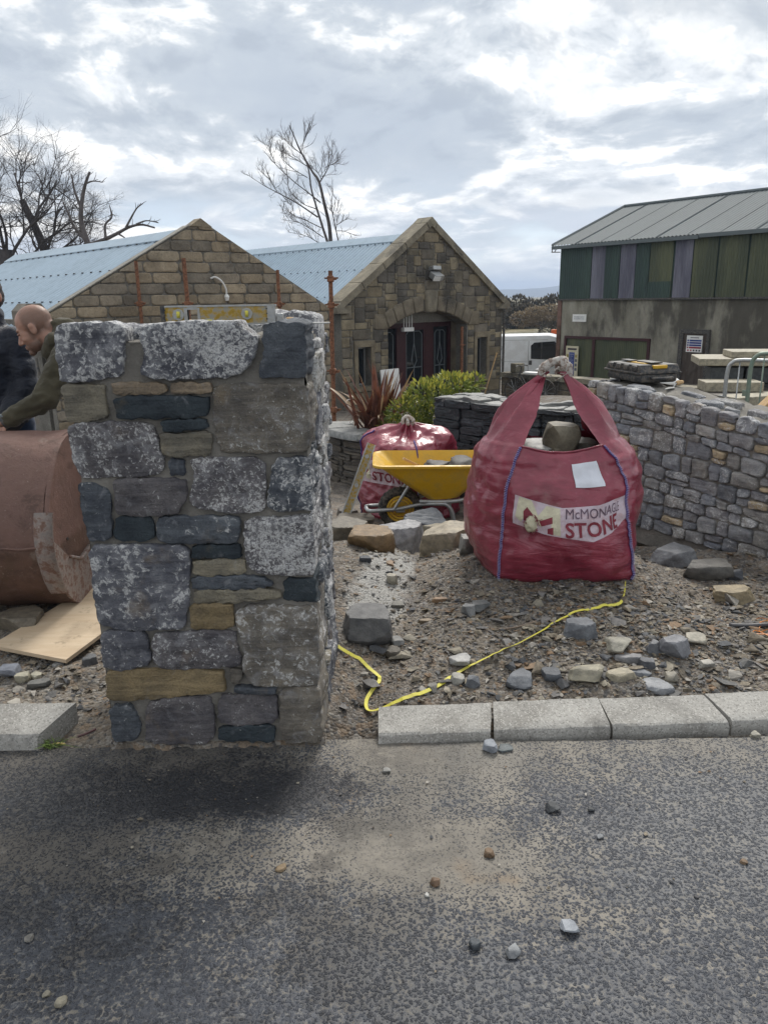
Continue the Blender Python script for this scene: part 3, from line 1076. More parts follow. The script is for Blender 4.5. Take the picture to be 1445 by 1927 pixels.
# ------------------------------------------------------------------ kerb stones
def kerb_stone(x0, x1, label, y0=2.492, skew0=0.0, skew1=0.0, top=0.060, seed=1, dz=0.0, yaw=0.0, depth=0.165):
    """flat-laid bevelled kerb; skew moves the back edge of an end"""
    bm = bmesh.new()
    prof2 = [(0.0, -0.06), (0.0, top * 0.25), (0.006, top * 0.52), (0.014, top * 0.62), (depth, top), (depth, -0.06)]
    n = 14
    rows = []
    for k in range(n + 1):
        t = k / n
        r = []
        for (p, z) in prof2:
            q = p / depth
            a, b = x0 + skew0 * q, x1 + skew1 * q
            x = a + (b - a) * t
            r.append(bm.verts.new((x, y0 + p + (x - x0) * yaw, z + dz)))
        rows.append(r)
    m = len(prof2)
    for k in range(n):
        for j in range(m):
            bm.faces.new((rows[k][j], rows[k + 1][j], rows[k + 1][(j + 1) % m], rows[k][(j + 1) % m]))
    bm.faces.new(rows[0])
    bm.faces.new(rows[-1][::-1])
    bmesh.ops.subdivide_edges(bm, edges=[e for e in bm.edges if e.calc_length() > 0.05], cuts=3, use_grid_fill=True)
    bmesh.ops.recalc_face_normals(bm, faces=bm.faces)
    bm.verts.ensure_lookup_table()
    v = np.array([q.co[:] for q in bm.verts])
    v += np.stack([fbm(v * 22 + seed, 3), fbm(v * 22 + 40 + seed, 3), fbm(v * 22 + 80 + seed, 3)], 1) * 0.0022
    f = [tuple(q.index for q in p.verts) for p in bm.faces]
    bm.free()
    o = obj('kerb_stone', (v, f), M['kerb'], smooth=True, split=28)
    return tag(o, label, 'kerb stone', 'kerb stones along the road edge')


kx = [(-0.034, 0.385, 0.0, 0.025, 'pale concrete kerb stone at the gap beside the stone pillar'),
      (0.398, 0.838, 0.020, -0.005, 'concrete kerb stone with two grey chips lying at its foot, next after the gap end'),
      (0.850, 1.296, -0.012, -0.035, 'third concrete kerb stone out from the pillar gap'),
      (1.308, 1.760, -0.042, -0.04, 'fourth concrete kerb stone out from the pillar gap'),
      (1.772, 2.25, -0.05, -0.04, 'fifth concrete kerb stone out from the pillar gap')]
for k, (a, b, s0, s1, lab) in enumerate(kx):
    kerb_stone(a, b, lab, 2.488 + 0.045 * (a + 0.034), s0, s1, seed=k * 7 + 2, dz=(0.0, 0.003, -0.002, 0.002, 0)[k], yaw=0.04)
kerb_stone(-2.2, -1.30, 'grey kerb stone with a slanted cut end left of the pillar', 2.485, 0, 0.085, top=0.095, seed=33, depth=0.175)

# ------------------------------------------------------------------ the stone pillar
PILLAR_STONES = [
    ('L', 0.75, [(-1.028, 1.522), (-0.992, 1.532), (-0.821, 1.532), (-0.831, 1.422), (-0.842, 1.373), (-1.007, 1.358), (-1.032, 1.362), (-1.035, 1.473)]),
    ('L', 0.85, [(-0.76, 1.5), (-0.728, 1.528), (-0.581, 1.531), (-0.452, 1.529), (-0.44, 1.505), (-0.399, 1.48), (-0.418, 1.408), (-0.474, 1.367), (-0.559, 1.362), (-0.737, 1.363), (-0.767, 1.379), (-0.757, 1.441)]),
    ('T', 0.15, [(-0.372, 1.524), (-0.261, 1.526), (-0.242, 1.475), (-0.24, 1.364), (-0.304, 1.356), (-0.389, 1.366), (-0.391, 1.38), (-0.374, 1.435)]),
    ('B', 0.1, [(-1.038, 1.341), (-0.903, 1.339), (-0.907, 1.275), (-0.899, 1.246), (-0.959, 1.229), (-1.026, 1.226), (-1.032, 1.291)]),
    ('B2', 0.1, [(-0.873, 1.342), (-0.707, 1.339), (-0.702, 1.318), (-0.792, 1.312), (-0.87, 1.317)]),
    ('B2', 0.1, [(-0.678, 1.342), (-0.561, 1.34), (-0.562, 1.316), (-0.642, 1.313), (-0.682, 1.318)]),
    ('S', 0.05, [(-0.865, 1.299), (-0.575, 1.298), (-0.571, 1.255), (-0.587, 1.237), (-0.857, 1.236), (-0.865, 1.267)]),
    ('S', 0.05, [(-0.722, 1.22), (-0.581, 1.221), (-0.583, 1.197), (-0.721, 1.19)]),
    ('B', 0.1, [(-0.73, 1.176), (-0.57, 1.177), (-0.567, 1.153), (-0.579, 1.109), (-0.722, 1.107), (-0.729, 1.141)]),
    ('G', 0.45, [(-0.545, 1.322), (-0.505, 1.334), (-0.245, 1.332), (-0.245, 1.25), (-0.24, 1.221), (-0.252, 1.119), (-0.396, 1.112), (-0.535, 1.119), (-0.546, 1.16), (-0.552, 1.226)]),
    ('P', 0.6, [(-1.03, 1.212), (-0.823, 1.218), (-0.767, 1.204), (-0.743, 1.156), (-0.735, 1.082), (-0.753, 1.044), (-1.004, 1.037), (-1.023, 1.064), (-1.033, 1.168)]),
    ('T', 0.2, [(-0.707, 1.087), (-0.667, 1.088), (-0.67, 1.045), (-0.709, 1.042)]),
    ('P', 0.25, [(-0.898, 1.016), (-0.873, 1.024), (-0.667, 1.022), (-0.673, 0.952), (-0.707, 0.906), (-0.841, 0.903), (-0.904, 0.909)]),
    ('P', 0.65, [(-0.639, 1.091), (-0.398, 1.09), (-0.404, 0.924), (-0.438, 0.909), (-0.535, 0.907), (-0.638, 0.928), (-0.652, 0.959), (-0.629, 1.035)]),
    ('T', 0.7, [(-0.365, 1.083), (-0.259, 1.09), (-0.236, 1.074), (-0.236, 0.96), (-0.255, 0.918), (-0.363, 0.912), (-0.39, 0.936)]),
    ('T', 0.4, [(-1.024, 1.007), (-0.978, 1.012), (-0.93, 0.987), (-0.936, 0.871), (-0.94, 0.824), (-1.005, 0.813), (-1.017, 0.872), (-1.02, 0.934)]),
    ('S', 0.05, [(-0.91, 0.889), (-0.794, 0.891), (-0.793, 0.816), (-0.919, 0.814)]),
    ('T', 0.35, [(-0.769, 0.882), (-0.731, 0.891), (-0.499, 0.887), (-0.496, 0.843), (-0.512, 0.804), (-0.716, 0.803), (-0.771, 0.816)]),
    ('P', 0.85, [(-0.47, 0.881), (-0.26, 0.886), (-0.235, 0.866), (-0.233, 0.707), (-0.276, 0.682), (-0.429, 0.686), (-0.469, 0.711), (-0.478, 0.775)]),
    ('L', 0.6, [(-1.01, 0.79), (-0.921, 0.789), (-0.676, 0.79), (-0.692, 0.6), (-0.714, 0.483), (-0.924, 0.48), (-1.011, 0.505), (-1.013, 0.622)]),
    ('S', 0.02, [(-0.659, 0.785), (-0.499, 0.785), (-0.5, 0.748), (-0.66, 0.748)]),
    ('B', 0.1, [(-0.662, 0.73), (-0.49, 0.737), (-0.488, 0.687), (-0.658, 0.683)]),
    ('T', 0.15, [(-0.669, 0.667), (-0.437, 0.671), (-0.389, 0.64), (-0.478, 0.631), (-0.67, 0.634)]),
    ('B', 0.1, [(-0.667, 0.62), (-0.379, 0.62), (-0.367, 0.591), (-0.613, 0.578), (-0.666, 0.585)]),
    ('S', 0.05, [(-0.348, 0.656), (-0.233, 0.657), (-0.234, 0.584), (-0.265, 0.576), (-0.351, 0.584)]),
    ('B3', 0.05, [(-0.683, 0.571), (-0.548, 0.569), (-0.54, 0.531), (-0.55, 0.485), (-0.682, 0.483)]),
    ('L', 0.45, [(-1.007, 0.471), (-0.859, 0.469), (-0.852, 0.357), (-0.864, 0.34), (-0.973, 0.326), (-1.018, 0.343)]),
    ('P', 0.5, [(-0.816, 0.458), (-0.543, 0.47), (-0.527, 0.378), (-0.53, 0.334), (-0.688, 0.326), (-0.81, 0.329), (-0.834, 0.365), (-0.826, 0.434)]),
    ('G', 0.6, [(-0.519, 0.539), (-0.475, 0.563), (-0.282, 0.548), (-0.24, 0.526), (-0.228, 0.39), (-0.235, 0.276), (-0.287, 0.255), (-0.478, 0.254), (-0.511, 0.308), (-0.503, 0.42), (-0.529, 0.506)]),
    ('B3', 0.02, [(-1.011, 0.307), (-0.966, 0.317), (-0.598, 0.313), (-0.589, 0.238), (-0.608, 0.231), (-0.89, 0.203), (-1.018, 0.203)]),
    ('G', 0.1, [(-0.563, 0.313), (-0.526, 0.312), (-0.533, 0.268), (-0.557, 0.263)]),
    ('T', 0.2, [(-0.549, 0.242), (-0.403, 0.242), (-0.408, 0.222), (-0.55, 0.224)]),
    ('T', 0.3, [(-1.007, 0.174), (-0.942, 0.173), (-0.915, 0.113), (-0.925, 0.04), (-1.014, 0.028)]),
    ('P', 0.3, [(-0.881, 0.172), (-0.802, 0.202), (-0.65, 0.204), (-0.639, 0.131), (-0.652, 0.021), (-0.892, 0.021)]),
    ('P', 0.3, [(-0.61, 0.203), (-0.489, 0.214), (-0.405, 0.208), (-0.406, 0.109), (-0.537, 0.089), (-0.617, 0.108)]),
    ('S', 0.1, [(-0.619, 0.076), (-0.537, 0.084), (-0.42, 0.082), (-0.42, 0.027), (-0.622, 0.03)]),
    ('G', 0.35, [(-0.38, 0.235), (-0.287, 0.244), (-0.237, 0.232), (-0.238, 0.023), (-0.382, 0.021), (-0.39, 0.118)]),
]
STONE_TINT = {'L': (0.105, 0.11, 0.128), 'P': (0.112, 0.107, 0.114), 'T': (0.080, 0.092, 0.108), 'S': (0.034, 0.046, 0.056),
              'G': (0.155, 0.142, 0.12), 'B': (0.19, 0.175, 0.135), 'B2': (0.26, 0.21, 0.15), 'B3': (0.21, 0.165, 0.095)}
PX0, PX1, PY0, PY1, PZ = -1.018, -0.252, 2.501, 3.27, 1.475
pillar = thing('stone_pillar', 'square gate pillar of grey limestone and slate rubble beside the road', 'pillar', (-0.635, 2.89, -0.03))


def pillar_core():
    """mortar body: box whose faces are gently uneven"""
    mb = MB()
    n = 40
    def face(fr, un, vn):
        u = np.linspace(0, 1, un)
        v = np.linspace(0, 1, vn)
        V = []
        for b in v:
            for a in u:
                V.append(fr(a, b))
        V = np.array(V)
        ii = np.arange(un * vn).reshape(vn, un)
        F = np.stack([ii[:-1, :-1], ii[:-1, 1:], ii[1:, 1:], ii[1:, :-1]], -1).reshape(-1, 4)
        nz = fbm(V * 9, 4, 0.55)
        return V, F, nz
    W, D, Hh = PX1 - PX0, PY1 - PY0, PZ + 0.06
    for (o, a, b, nrm, un, vn) in (((PX0, PY0, -.06), (W, 0, 0), (0, 0, Hh), (0, -1, 0), 50, 90), ((PX1, PY0, -.06), (0, D, 0), (0, 0, Hh), (1, 0, 0), 50, 90),
                                   ((PX1, PY1, -.06), (-W, 0, 0), (0, 0, Hh), (0, 1, 0), 6, 8), ((PX0, PY1, -.06), (0, -D, 0), (0, 0, Hh), (-1, 0, 0), 6, 8),
                                   ((PX0, PY0, PZ), (W, 0, 0), (0, D, 0), (0, 0, 1), 50, 50)):
        o, a, b, nrm = map(np.array, (o, a, b, nrm))
        V, F, nz = face(lambda s, t: o + a * s + b * t, un, vn)
        if un > 10:
            amp = 0.008 if nrm[2] == 0 else 0.018
            lim = 1.0
            V = V + np.outer(nz * amp, nrm)
        mb.add(V, F.tolist())
    return mb.get()


obj('mortar_core', pillar_core(), M['mortar'], pillar, smooth=True)
front = lambda u, v, w: np.array([u, 2.498 - w, v])
rs = np.random.RandomState(5)
HR = (1, .99, .972, .935, .86, .74, .62, .48, .33, .17)
corner = []
for k, (t, amt, P) in enumerate(PILLAR_STONES):
    P = np.array(P)
    right = P[:, 0].max() > -0.262
    left = P[:, 0].min() < -1.0
    slate = t in ('S',)
    dp = rs.uniform(0.14, 0.36) if right else 0.06
    if right:
        corner.append((P[:, 1].min(), P[:, 1].max(), dp))
        P[:, 0] = np.where(P[:, 0] > -0.285, np.maximum(P[:, 0] + 0.004, -0.243), P[:, 0])
    c = np.array(STONE_TINT[t]) * rs.uniform(0.95, 1.15)
    lo_, hi_ = P.min(0), P.max(0)
    P = (lo_ + hi_) / 2 + (P - (lo_ + hi_) / 2) * (1 + 0.014 / (hi_ - lo_))
    P[:, 0] = np.clip(P[:, 0], -1.042, -0.240)
    vf = stone_vf(P, front, h=rs.uniform(0.014, 0.026), depth=dp + 0.02, n=84, rings=HR, amp=0.0085 if not slate else 0.005,
                  freq=13.0 if t[0] != 'B' else 9.0, edge=0.0065, seed=k * 13 + 1, cut=1, tilt=0.03, outl=34.0, side=5 if right else 0, side_amp=0.016, round_=0.26)
    obj('stone', vf, M['rubble'], pillar, color=(*c, amt), smooth=True)

side = lambda u, v, w: np.array([-0.254 + w, PY0 + u, v])
cs = 0.0385
cw, ch = int(0.775 / cs), int(1.50 / cs)
blk = np.zeros((ch, cw), bool)
for z0, z1, dp in corner:
    for r in range(ch):
        zc = (r + 0.5) * cs
        if z0 - 0.012 < zc < z1 + 0.012:
            blk[r, :int(dp / cs)] = True
sizes = [(6, 4), (5, 3), (4, 4), (7, 5), (4, 2), (5, 5), (6, 3), (3, 3), (8, 4)]
for k, (a, b, c2, d) in enumerate(pack(cw, ch, sizes, rs, blk)):
    j = lambda s=0.007: rs.uniform(-s, s)
    g = 0.005
    P = [(a * cs + g + j(), b * cs + g + j()), (c2 * cs - g + j(), b * cs + g + j()), (c2 * cs - g + j(), d * cs - g + j()), (a * cs + g + j(), d * cs - g + j())]
    t = rs.choice(['L', 'L', 'P', 'T', 'S', 'B', 'G', 'L', 'G'])
    vf = stone_vf(P, side, h=rs.uniform(0.012, 0.030), depth=0.06, n=40, rings=(1, .985, .96, .9, .75, .5, .25), amp=0.011, freq=14,
                  edge=0.007, seed=900 + k, cut=1, tilt=0.06, outl=22, round_=0.22)
    obj('stone', vf, M['rubble'], pillar, color=(*(np.array(STONE_TINT[t]) * rs.uniform(0.95, 1.35)), rs.uniform(0.5, 1.0)), smooth=True)
# raised back corner stone and thin levelling stones on top
topf = lambda u, v, w: np.array([u, v, PZ - 0.01 + w])
for k, (x0, x1, y0, y1, h, t) in enumerate([(-0.42, -0.232, 2.92, 3.27, 0.085, 'L'), (-0.40, -0.25, 2.62, 2.88, 0.032, 'B3'), (-0.70, -0.45, 2.95, 3.25, 0.05, 'T'),
                                            (-1.0, -0.74, 2.9, 3.24, 0.045, 'L'), (-0.97, -0.66, 2.62, 2.86, 0.028, 'T')]):
    P = [(x0, y0), (x1, y0 + 0.01), (x1 - 0.005, y1), (x0 + 0.01, y1 - 0.01)]
    obj('stone', stone_vf(P, topf, h=h, depth=0.08, n=48, rings=HR[:8], amp=0.012, freq=12, edge=0.008, seed=400 + k, cut=2, tilt=0.05, side=3),
        M['rubble'], pillar, color=(*STONE_TINT[t], 0.8), smooth=True)
# the left face has stones too (seen from a step aside)
lside = lambda u, v, w: np.array([-1.016 - w, PY1 - u, v])
for k, (a, b, c2, d) in enumerate(pack(10, 19, [(5, 3), (4, 2), (3, 3), (4, 4)], rs)):
    s = 0.0765
    P = [(a * s + .008, b * s + .008), (c2 * s - .008, b * s + .008), (c2 * s - .008, d * s - .008), (a * s + .008, d * s - .008)]
    if P[1][0] > 0.70:
        continue
    obj('stone', stone_vf(P, lside, h=0.02, depth=0.05, n=28, amp=0.01, edge=0.006, seed=1300 + k, cut=2, tilt=0.05),
        M['rubble'], pillar, color=(*STONE_TINT[rs.choice(['L', 'P', 'T', 'G'])], 0.6), smooth=True)
# spilled mortar skirt at the foot
sk = []
P = []
for k in range(60):
    a = k / 59
    P.append((PX0 - 0.01 + a * (PX1 - PX0 + 0.03), 2.497))
mb = MB()
V, F = [], []
for k, (x, y) in enumerate(P):
    wv = max(0.002, 0.012 + 0.022 * float(fbm(np.array([[x * 14, 0, 3]]), 4)[0]))
    V += [(x, y - wv * 1.6 - 0.004, -0.004), (x, y - wv * 0.6, 0.006), (x, y - 0.002, 0.012 + 0.5 * wv), (x, y + 0.03, 0.02)]
for k in range(59):
    for j in range(3):
        F.append((k * 4 + j, (k + 1) * 4 + j, (k + 1) * 4 + j + 1, k * 4 + j + 1))
obj('mortar_skirt', (np.array(V), F), M['dirt'], pillar, smooth=True)

# ------------------------------------------------------------------ buildings
TH = math.radians(48)


def slab(frame, u0, u1, v0, v1, w0, w1):
    return prism_vf([(u0, v0), (u1, v0), (u1, v1), (u0, v1)], frame, w0, w1)


def corrugated(p00, p10, p01, pitch, amp, nrm, per=6, flat=0.0):
    """sheet from p00 along (p10-p00) with ribs running along (p01-p00)"""
    p00, p10, p01 = map(np.array, (p00, p10, p01))
    L = np.linalg.norm(p10 - p00)
    n = max(2, int(L / pitch * per))
    t = np.linspace(0, 1, n + 1)
    ph = t * L / pitch * 2 * math.pi
    h = np.clip(np.sin(ph) * (1.6 if flat else 1.0), -1, 1) * amp
    nrm = np.array(nrm)
    a = p00 + np.outer(t, p10 - p00) + np.outer(h, nrm)
    b = a + (p01 - p00)
    V = np.concatenate([a, b])
    F = [(i, i + 1, n + 2 + i, n + 1 + i) for i in range(n)]
    return V, F


def gable_columns(frame, W, zb, ze, za, holes, thick, du=0.05):
    """gable wall body in thin upright columns so that openings are real holes; holes: (u0,u1,fn(u)->(z0,z1))"""
    us = set(np.round(np.arange(-W, W + 1e-6, du * 4), 4)) | {-W, W, 0.0}
    for u0, u1, fn in holes:
        us |= set(np.round(np.linspace(u0, u1, max(2, int((u1 - u0) / du))), 4))
    us = sorted(us)
    mb = MB()
    for a, b in zip(us[:-1], us[1:]):
        if b - a < 1e-4:
            continue
        rk = lambda u: ze + (za - ze) * (1 - abs(u) / W)
        mid = (a + b) / 2
        segs = [[zb, zb, rk(a), rk(b)]]
        for u0, u1, fn in holes:
            if u0 - 1e-6 < mid < u1 + 1e-6:
                (a0, a1), (b0, b1) = fn(a), fn(b)
                s = segs.pop()
                if a0 > s[0] + 1e-3:
                    segs.append([s[0], s[1], a0, b0])
                segs.append([a1, b1, s[2], s[3]])
        for l0, r0, l1, r1 in segs:
            mb.prism([(a, l0), (b, r0), (b, r1), (a, l1)], frame, -thick, 0.0)
    return mb.get()


# ---- left building: plain gable of coursed blocks, sheet roof
LBF = plane_frame((-2.883, 13.0), TH)
lb = thing('stone_barn', 'low barn with a plain uncoped gable of buff stone blocks behind the pillar', 'building', tuple(LBF(0, -1.0, -4)), 0)
W1, E1, A1 = 2.61, 1.43, 2.86
obj('gable_wall', gable_columns(LBF, W1, -1.2, E1, A1, [], 0.16), M['joint'], lb)
for s in (-1, 1):
    obj('side_wall', slab(lambda a, v, b: LBF(s * (W1 - 0.18) + (b if s > 0 else -b), v, -a), 0.35, 9, -1.2, 1.36, -0.17, 0.17), M['joint'], lb)
rs = np.random.RandomState(21)
rk = (A1 - E1) / W1
lines = [(rk, 1, A1 - 0.015), (-rk, 1, A1 - 0.015)]
ch = 0.165
nb = 0
for r in range(24):
    z0 = -1.1 + r * ch
    if z0 > A1:
        break
    u = -W1 - rs.uniform(0, 0.4)
    while u < W1:
        L = rs.choice([0.36, 0.42, 0.48, 0.54, 0.58]) * rs.uniform(0.93, 1.07)
        P = clip_poly([(max(u, -W1) + .006, z0 + .006), (min(u + L, W1) - .006, z0 + .006), (min(u + L, W1) - .006, z0 + ch - .006), (max(u, -W1) + .006, z0 + ch - .006)], lines)
        u += L
        if len(P) < 3 or abs(area2(P)) < 0.004:
            continue
        c = np.array([(0.26, 0.218, 0.16), (0.215, 0.188, 0.148), (0.235, 0.195, 0.14), (0.19, 0.17, 0.14), (0.28, 0.24, 0.18)][rs.randint(5)]) * rs.uniform(1.0, 1.35)
        if z0 < -0.75:
            continue
        obj('block', stone_vf(P, LBF, h=rs.uniform(0.018, 0.032), depth=0.02, n=20, rings=(1, .95, .86, .6), amp=0.010, freq=7, edge=0.006, seed=nb, cut=1, tilt=0.03, round_=0.12, outl=7),
            M['block'], lb, color=c, smooth=True)
        nb += 1
cap = [(-0.20, A1 - 0.115), (0.20, A1 - 0.115), (0.0, A1 + 0.012)]
obj('apex_stone', prism_vf(cap, LBF, -0.17, 0.045), M['block'], lb, color=(0.26, 0.22, 0.16))


def sheet_roof(F, parent, W, ze, za, w0, w1, mat, pitch, amp, over=0.18, lift=0.05, sides=(-1,), ridge=True, screws=0):
    for s in sides:
        sl = (za - ze) / W
        r = F(0, za + lift, w0)
        e = F(s * (W + over), ze - sl * over + lift, w0)
        back = F(0, za + lift, w1) - r
        nrm = np.cross(e - r, back)
        nrm = nrm / np.linalg.norm(nrm)
        if nrm[2] < 0:
            nrm = -nrm
        V, Fc = corrugated(r, r + back, e, pitch, amp, nrm, 6, 1.0)
        o = obj('roof_sheet', (V, Fc), mat, parent, smooth=False)
        if screws:
            mb = MB()
            L = np.linalg.norm(back)
            for q in (0.10, 0.42, 0.74):
                for k in range(int(L / (pitch * screws))):
                    p = r + (e - r) * q + back * ((k + 0.25 / screws) * pitch * screws / L) + nrm * (amp + 0.004)
                    mb.box(p, (0.035, 0.035, 0.02))
            so = obj('roof_screws', mb.get(), M['black'], parent)
            so['kind'] = 'stuff'
    if ridge:
        sl = (za - ze) / W
        poly = [(-0.26, za + lift - 0.26 * sl + 0.015), (0, za + lift + 0.03), (0.26, za + lift - 0.26 * sl + 0.015), (0.26, za + lift - 0.26 * sl + 0.035), (0, za + lift + 0.055), (-0.26, za + lift - 0.26 * sl + 0.035)]
        obj('ridge_cap', prism_vf(poly, F, w0, w1), mat, parent)


sheet_roof(LBF, lb, W1, E1, A1, -0.165, -9.2, M['roof'], 0.19, 0.014, screws=2, sides=(-1, 1), lift=-0.16, over=0.1)
# bright barge trim down the visible rake
bt = MB()
bt.prism([(-W1 - 0.10, E1 - 0.10 * rk + 0.003), (-0.22, A1 - 0.22 * rk + 0.003), (-0.22, A1 - 0.22 * rk + 0.02), (-W1 - 0.10, E1 - 0.10 * rk + 0.02)], LBF, -0.162, 0.03)
obj('barge_trim', bt.get(), M['joint_pale'], lb)
kn = MB()
kf = lambda u, v, w: LBF(u, v, w)
kn.prism([(-2.95, 1.22), (-2.60, 1.22), (-2.60, 1.52), (-2.66, 1.60), (-2.85, 1.60), (-2.95, 1.50)], LBF, -0.30, 0.09)
obj('kneeler_stone', kn.get(), M['block'], lb, color=(0.19, 0.175, 0.15))
# lamp cable hanging from the gable
cb = [LBF(0.10, 1.95, 0.04), LBF(0.16, 1.97, 0.10), LBF(0.26, 1.90, 0.12), LBF(0.34, 1.78, 0.10), LBF(0.36, 1.68, 0.07)]
cable = obj('lamp_cable', tube_vf(smooth_path(cb, 24), 0.016, 6), M['white'], lb, smooth=True)
hold = MB().tube([LBF(0.36, 1.70, 0.07), LBF(0.365, 1.66, 0.07), LBF(0.37, 1.60, 0.06)], [0.022, 0.045, 0.03], 8)
obj('lamp_holder', hold.get(), M['white'], lb)

# ---- scaffold poles standing in front of the two gables
def scaffold(x, y, ztop, label, lean=0.0, couplers=(0.3,), r=0.028, mat='pole'):
    zb = hz(x, y) - 0.1
    t = thing('scaffold_pole', label, 'scaffold pole', (x, y, zb + 0.1), 0, 'rusty scaffold poles in front of the barns')
    top = np.array([x + lean, y, ztop])
    bot = np.array([x, y, zb])
    obj('tube', tube_vf([bot, (bot + top) / 2, top], r, 10), M[mat], t, smooth=True, split=40)
    for c in couplers:
        p = top + (bot - top) * (c / np.linalg.norm(top - bot))
        m = MB()
        m.box(p, (0.085, 0.10, 0.075), bevel=0.012)
        m.box(p + np.array([0.055, -0.02, 0.0]), (0.05, 0.03, 0.03))
        m.tube([p + np.array([-0.075, -0.03, 0.01]), p + np.array([0.10, -0.03, 0.01])], 0.011, 6)
        obj('coupler', m.get(), M[mat], t)


scaffold(-3.66, 12.0, 2.19, 'thin rusty scaffold pole over the left part of the plain gable', 0.0, (0.62,), 0.026)
scaffold(-2.92, 12.0, 2.22, 'thicker rusty scaffold pole with a low coupler in front of the plain gable', -0.02, (0.66,), 0.032)
scaffold(-1.53, 12.0, 2.03, 'thin dark rusty scaffold pole near the right eave of the plain gable', -0.015, (0.5,), 0.026)
scaffold(-0.645, 10.0, 1.94, 'tall orange rusty scaffold pole standing just right of the stone pillar', 0.02, (0.10, 0.42, 1.25, 1.75), 0.028)

# ---- middle building: ashlar gable with coping, arched porch and glazed doors
MF = plane_frame((1.296, 21.0), TH)
mbd = thing('stone_porch_building', 'gabled stone building with coped gable, arched porch and leaded glass doors', 'building', tuple(MF(0, -1.2, -4)))
W2, E2, A2 = 3.05, 1.43, 3.44
ARL, ARR = -1.52, 1.50


def arch(u):
    t = (u - 0.0) / 1.51
    return 1.25 - 0.40 * t * t


def win(z0, z1):
    return lambda u: (z0, z1)


holes = [(ARL, ARR, lambda u: (-1.4, arch(u))), (-2.55, -2.12, win(-0.55, 0.42)), (1.93, 2.36, win(-0.66, 0.47))]
obj('gable_wall', gable_columns(MF, W2, -1.5, E2, A2, holes, 0.4), M['joint'], mbd)
for s in (-1, 1):
    obj('side_wall', slab(lambda a, v, b: MF(s * (W2 - 0.2) + (b if s > 0 else -b), v, -a), 0.4, 10, -1.5, 1.36, -0.2, 0.2), M['joint'], mbd)
cs = 0.085
nw, nh = int(2 * W2 / cs), int((A2 + 1.36) / cs)
blk = np.zeros((nh, nw), bool)
for r in range(nh):
    for c in range(nw):
        u, z = -W2 + (c + .5) * cs, -1.36 + (r + .5) * cs
        if z > A2 - (A2 - E2) / W2 * abs(u) + 0.08:
            blk[r, c] = True
        if ARL < u < ARR and z < arch(u) + 0.26:
            blk[r, c] = True
        if (-2.68 < u < -1.99 and -0.6 < z < 0.58) or (1.80 < u < 2.50 and -0.72 < z < 0.62):
            blk[r, c] = True
rs = np.random.RandomState(8)
rk2 = (A2 - E2) / W2
lines = [(rk2, 1, A2 - 0.02), (-rk2, 1, A2 - 0.02)]
for k, (a, b, c2, d) in enumerate(pack(nw, nh, [(6, 3), (5, 3), (4, 3), (7, 3), (4, 4), (3, 3), (5, 2), (6, 4), (3, 2), (4, 2), (8, 4)], rs, blk)):
    g = 0.008
    P = clip_poly([(-W2 + a * cs + g, -1.36 + b * cs + g), (-W2 + c2 * cs - g, -1.36 + b * cs + g), (-W2 + c2 * cs - g, -1.36 + d * cs - g), (-W2 + a * cs + g, -1.36 + d * cs - g)], lines)
    if len(P) < 3 or abs(area2(P)) < 0.004 or P[0][1] < -1.2:
        continue
    c = np.array([(0.22, 0.19, 0.135), (0.18, 0.16, 0.122), (0.145, 0.13, 0.107), (0.20, 0.17, 0.12), (0.11, 0.102, 0.09)][rs.randint(5)]) * rs.uniform(0.9, 1.35)
    zm, um = np.mean([p[1] for p in P]), np.mean([p[0] for p in P])
    obj('block', stone_vf(P, MF, h=rs.uniform(0.012, 0.034), depth=0.02, n=16, rings=(1, .94, .8), amp=0.012, freq=6, edge=0.004, seed=k + 70, cut=0, tilt=0.03),
        M['ashlar'], mbd, color=c, smooth=True)
# ring of arch stones
cuts = [-1.99, -1.62, -1.18, -0.84, -0.52, -0.20]
def radial(u, out):
    """point on intrados pushed out along the arch normal"""
    uu = np.clip(u, -1.51, 1.51)
    s = -0.80 * uu / 1.51 / 1.51
    n = np.array([-s, 1.0]) / math.hypot(s, 1)
    return (uu + n[0] * out, arch(uu) + n[1] * out)
vs_u = [1.51, 1.22, 0.92, 0.58, 0.235]
for s in (-1, 1):
    for k in range(4):
        a, b = vs_u[k] * s, vs_u[k + 1] * s
        m = (a + b) / 2
        g = 0.012 * s
        o1 = 0.40
        P = [radial(a - g, 0.0), radial(m, 0.0), radial(b + g, 0.0), radial(b + g, o1), radial(m, o1 + 0.01), radial(a - g, o1)]
        obj('arch_stone', stone_vf(P, MF, h=0.06, depth=0.38, n=28, rings=(1, .96, .85, .5), amp=0.006, freq=6, edge=0.002, seed=k + 10 * s + 30, cut=0), M['ashlar'], mbd, color=(0.20, 0.175, 0.135), smooth=True)
    P = [(s * 1.52, 0.83), (s * 1.99, 0.83), (s * 1.99, 1.22), (s * 1.66, 1.20)]
    obj('springer_stone', stone_vf(P, MF, h=0.055, depth=0.05, n=20, rings=(1, .96, .85, .5), amp=0.006, freq=6, edge=0.002, seed=77, cut=0), M['ashlar'], mbd, color=(0.19, 0.165, 0.125), smooth=True)
obj('keystone', stone_vf([(-0.175, 1.20), (0.175, 1.20), (0.215, 1.74), (0.12, 1.80), (-0.12, 1.80), (-0.215, 1.74)], MF, h=0.13, depth=0.38, n=30, rings=(1, .95, .85, .5), amp=0.008, freq=6, edge=0.003, seed=5, cut=0),
    M['ashlar'], mbd, color=(0.21, 0.19, 0.15), smooth=True)
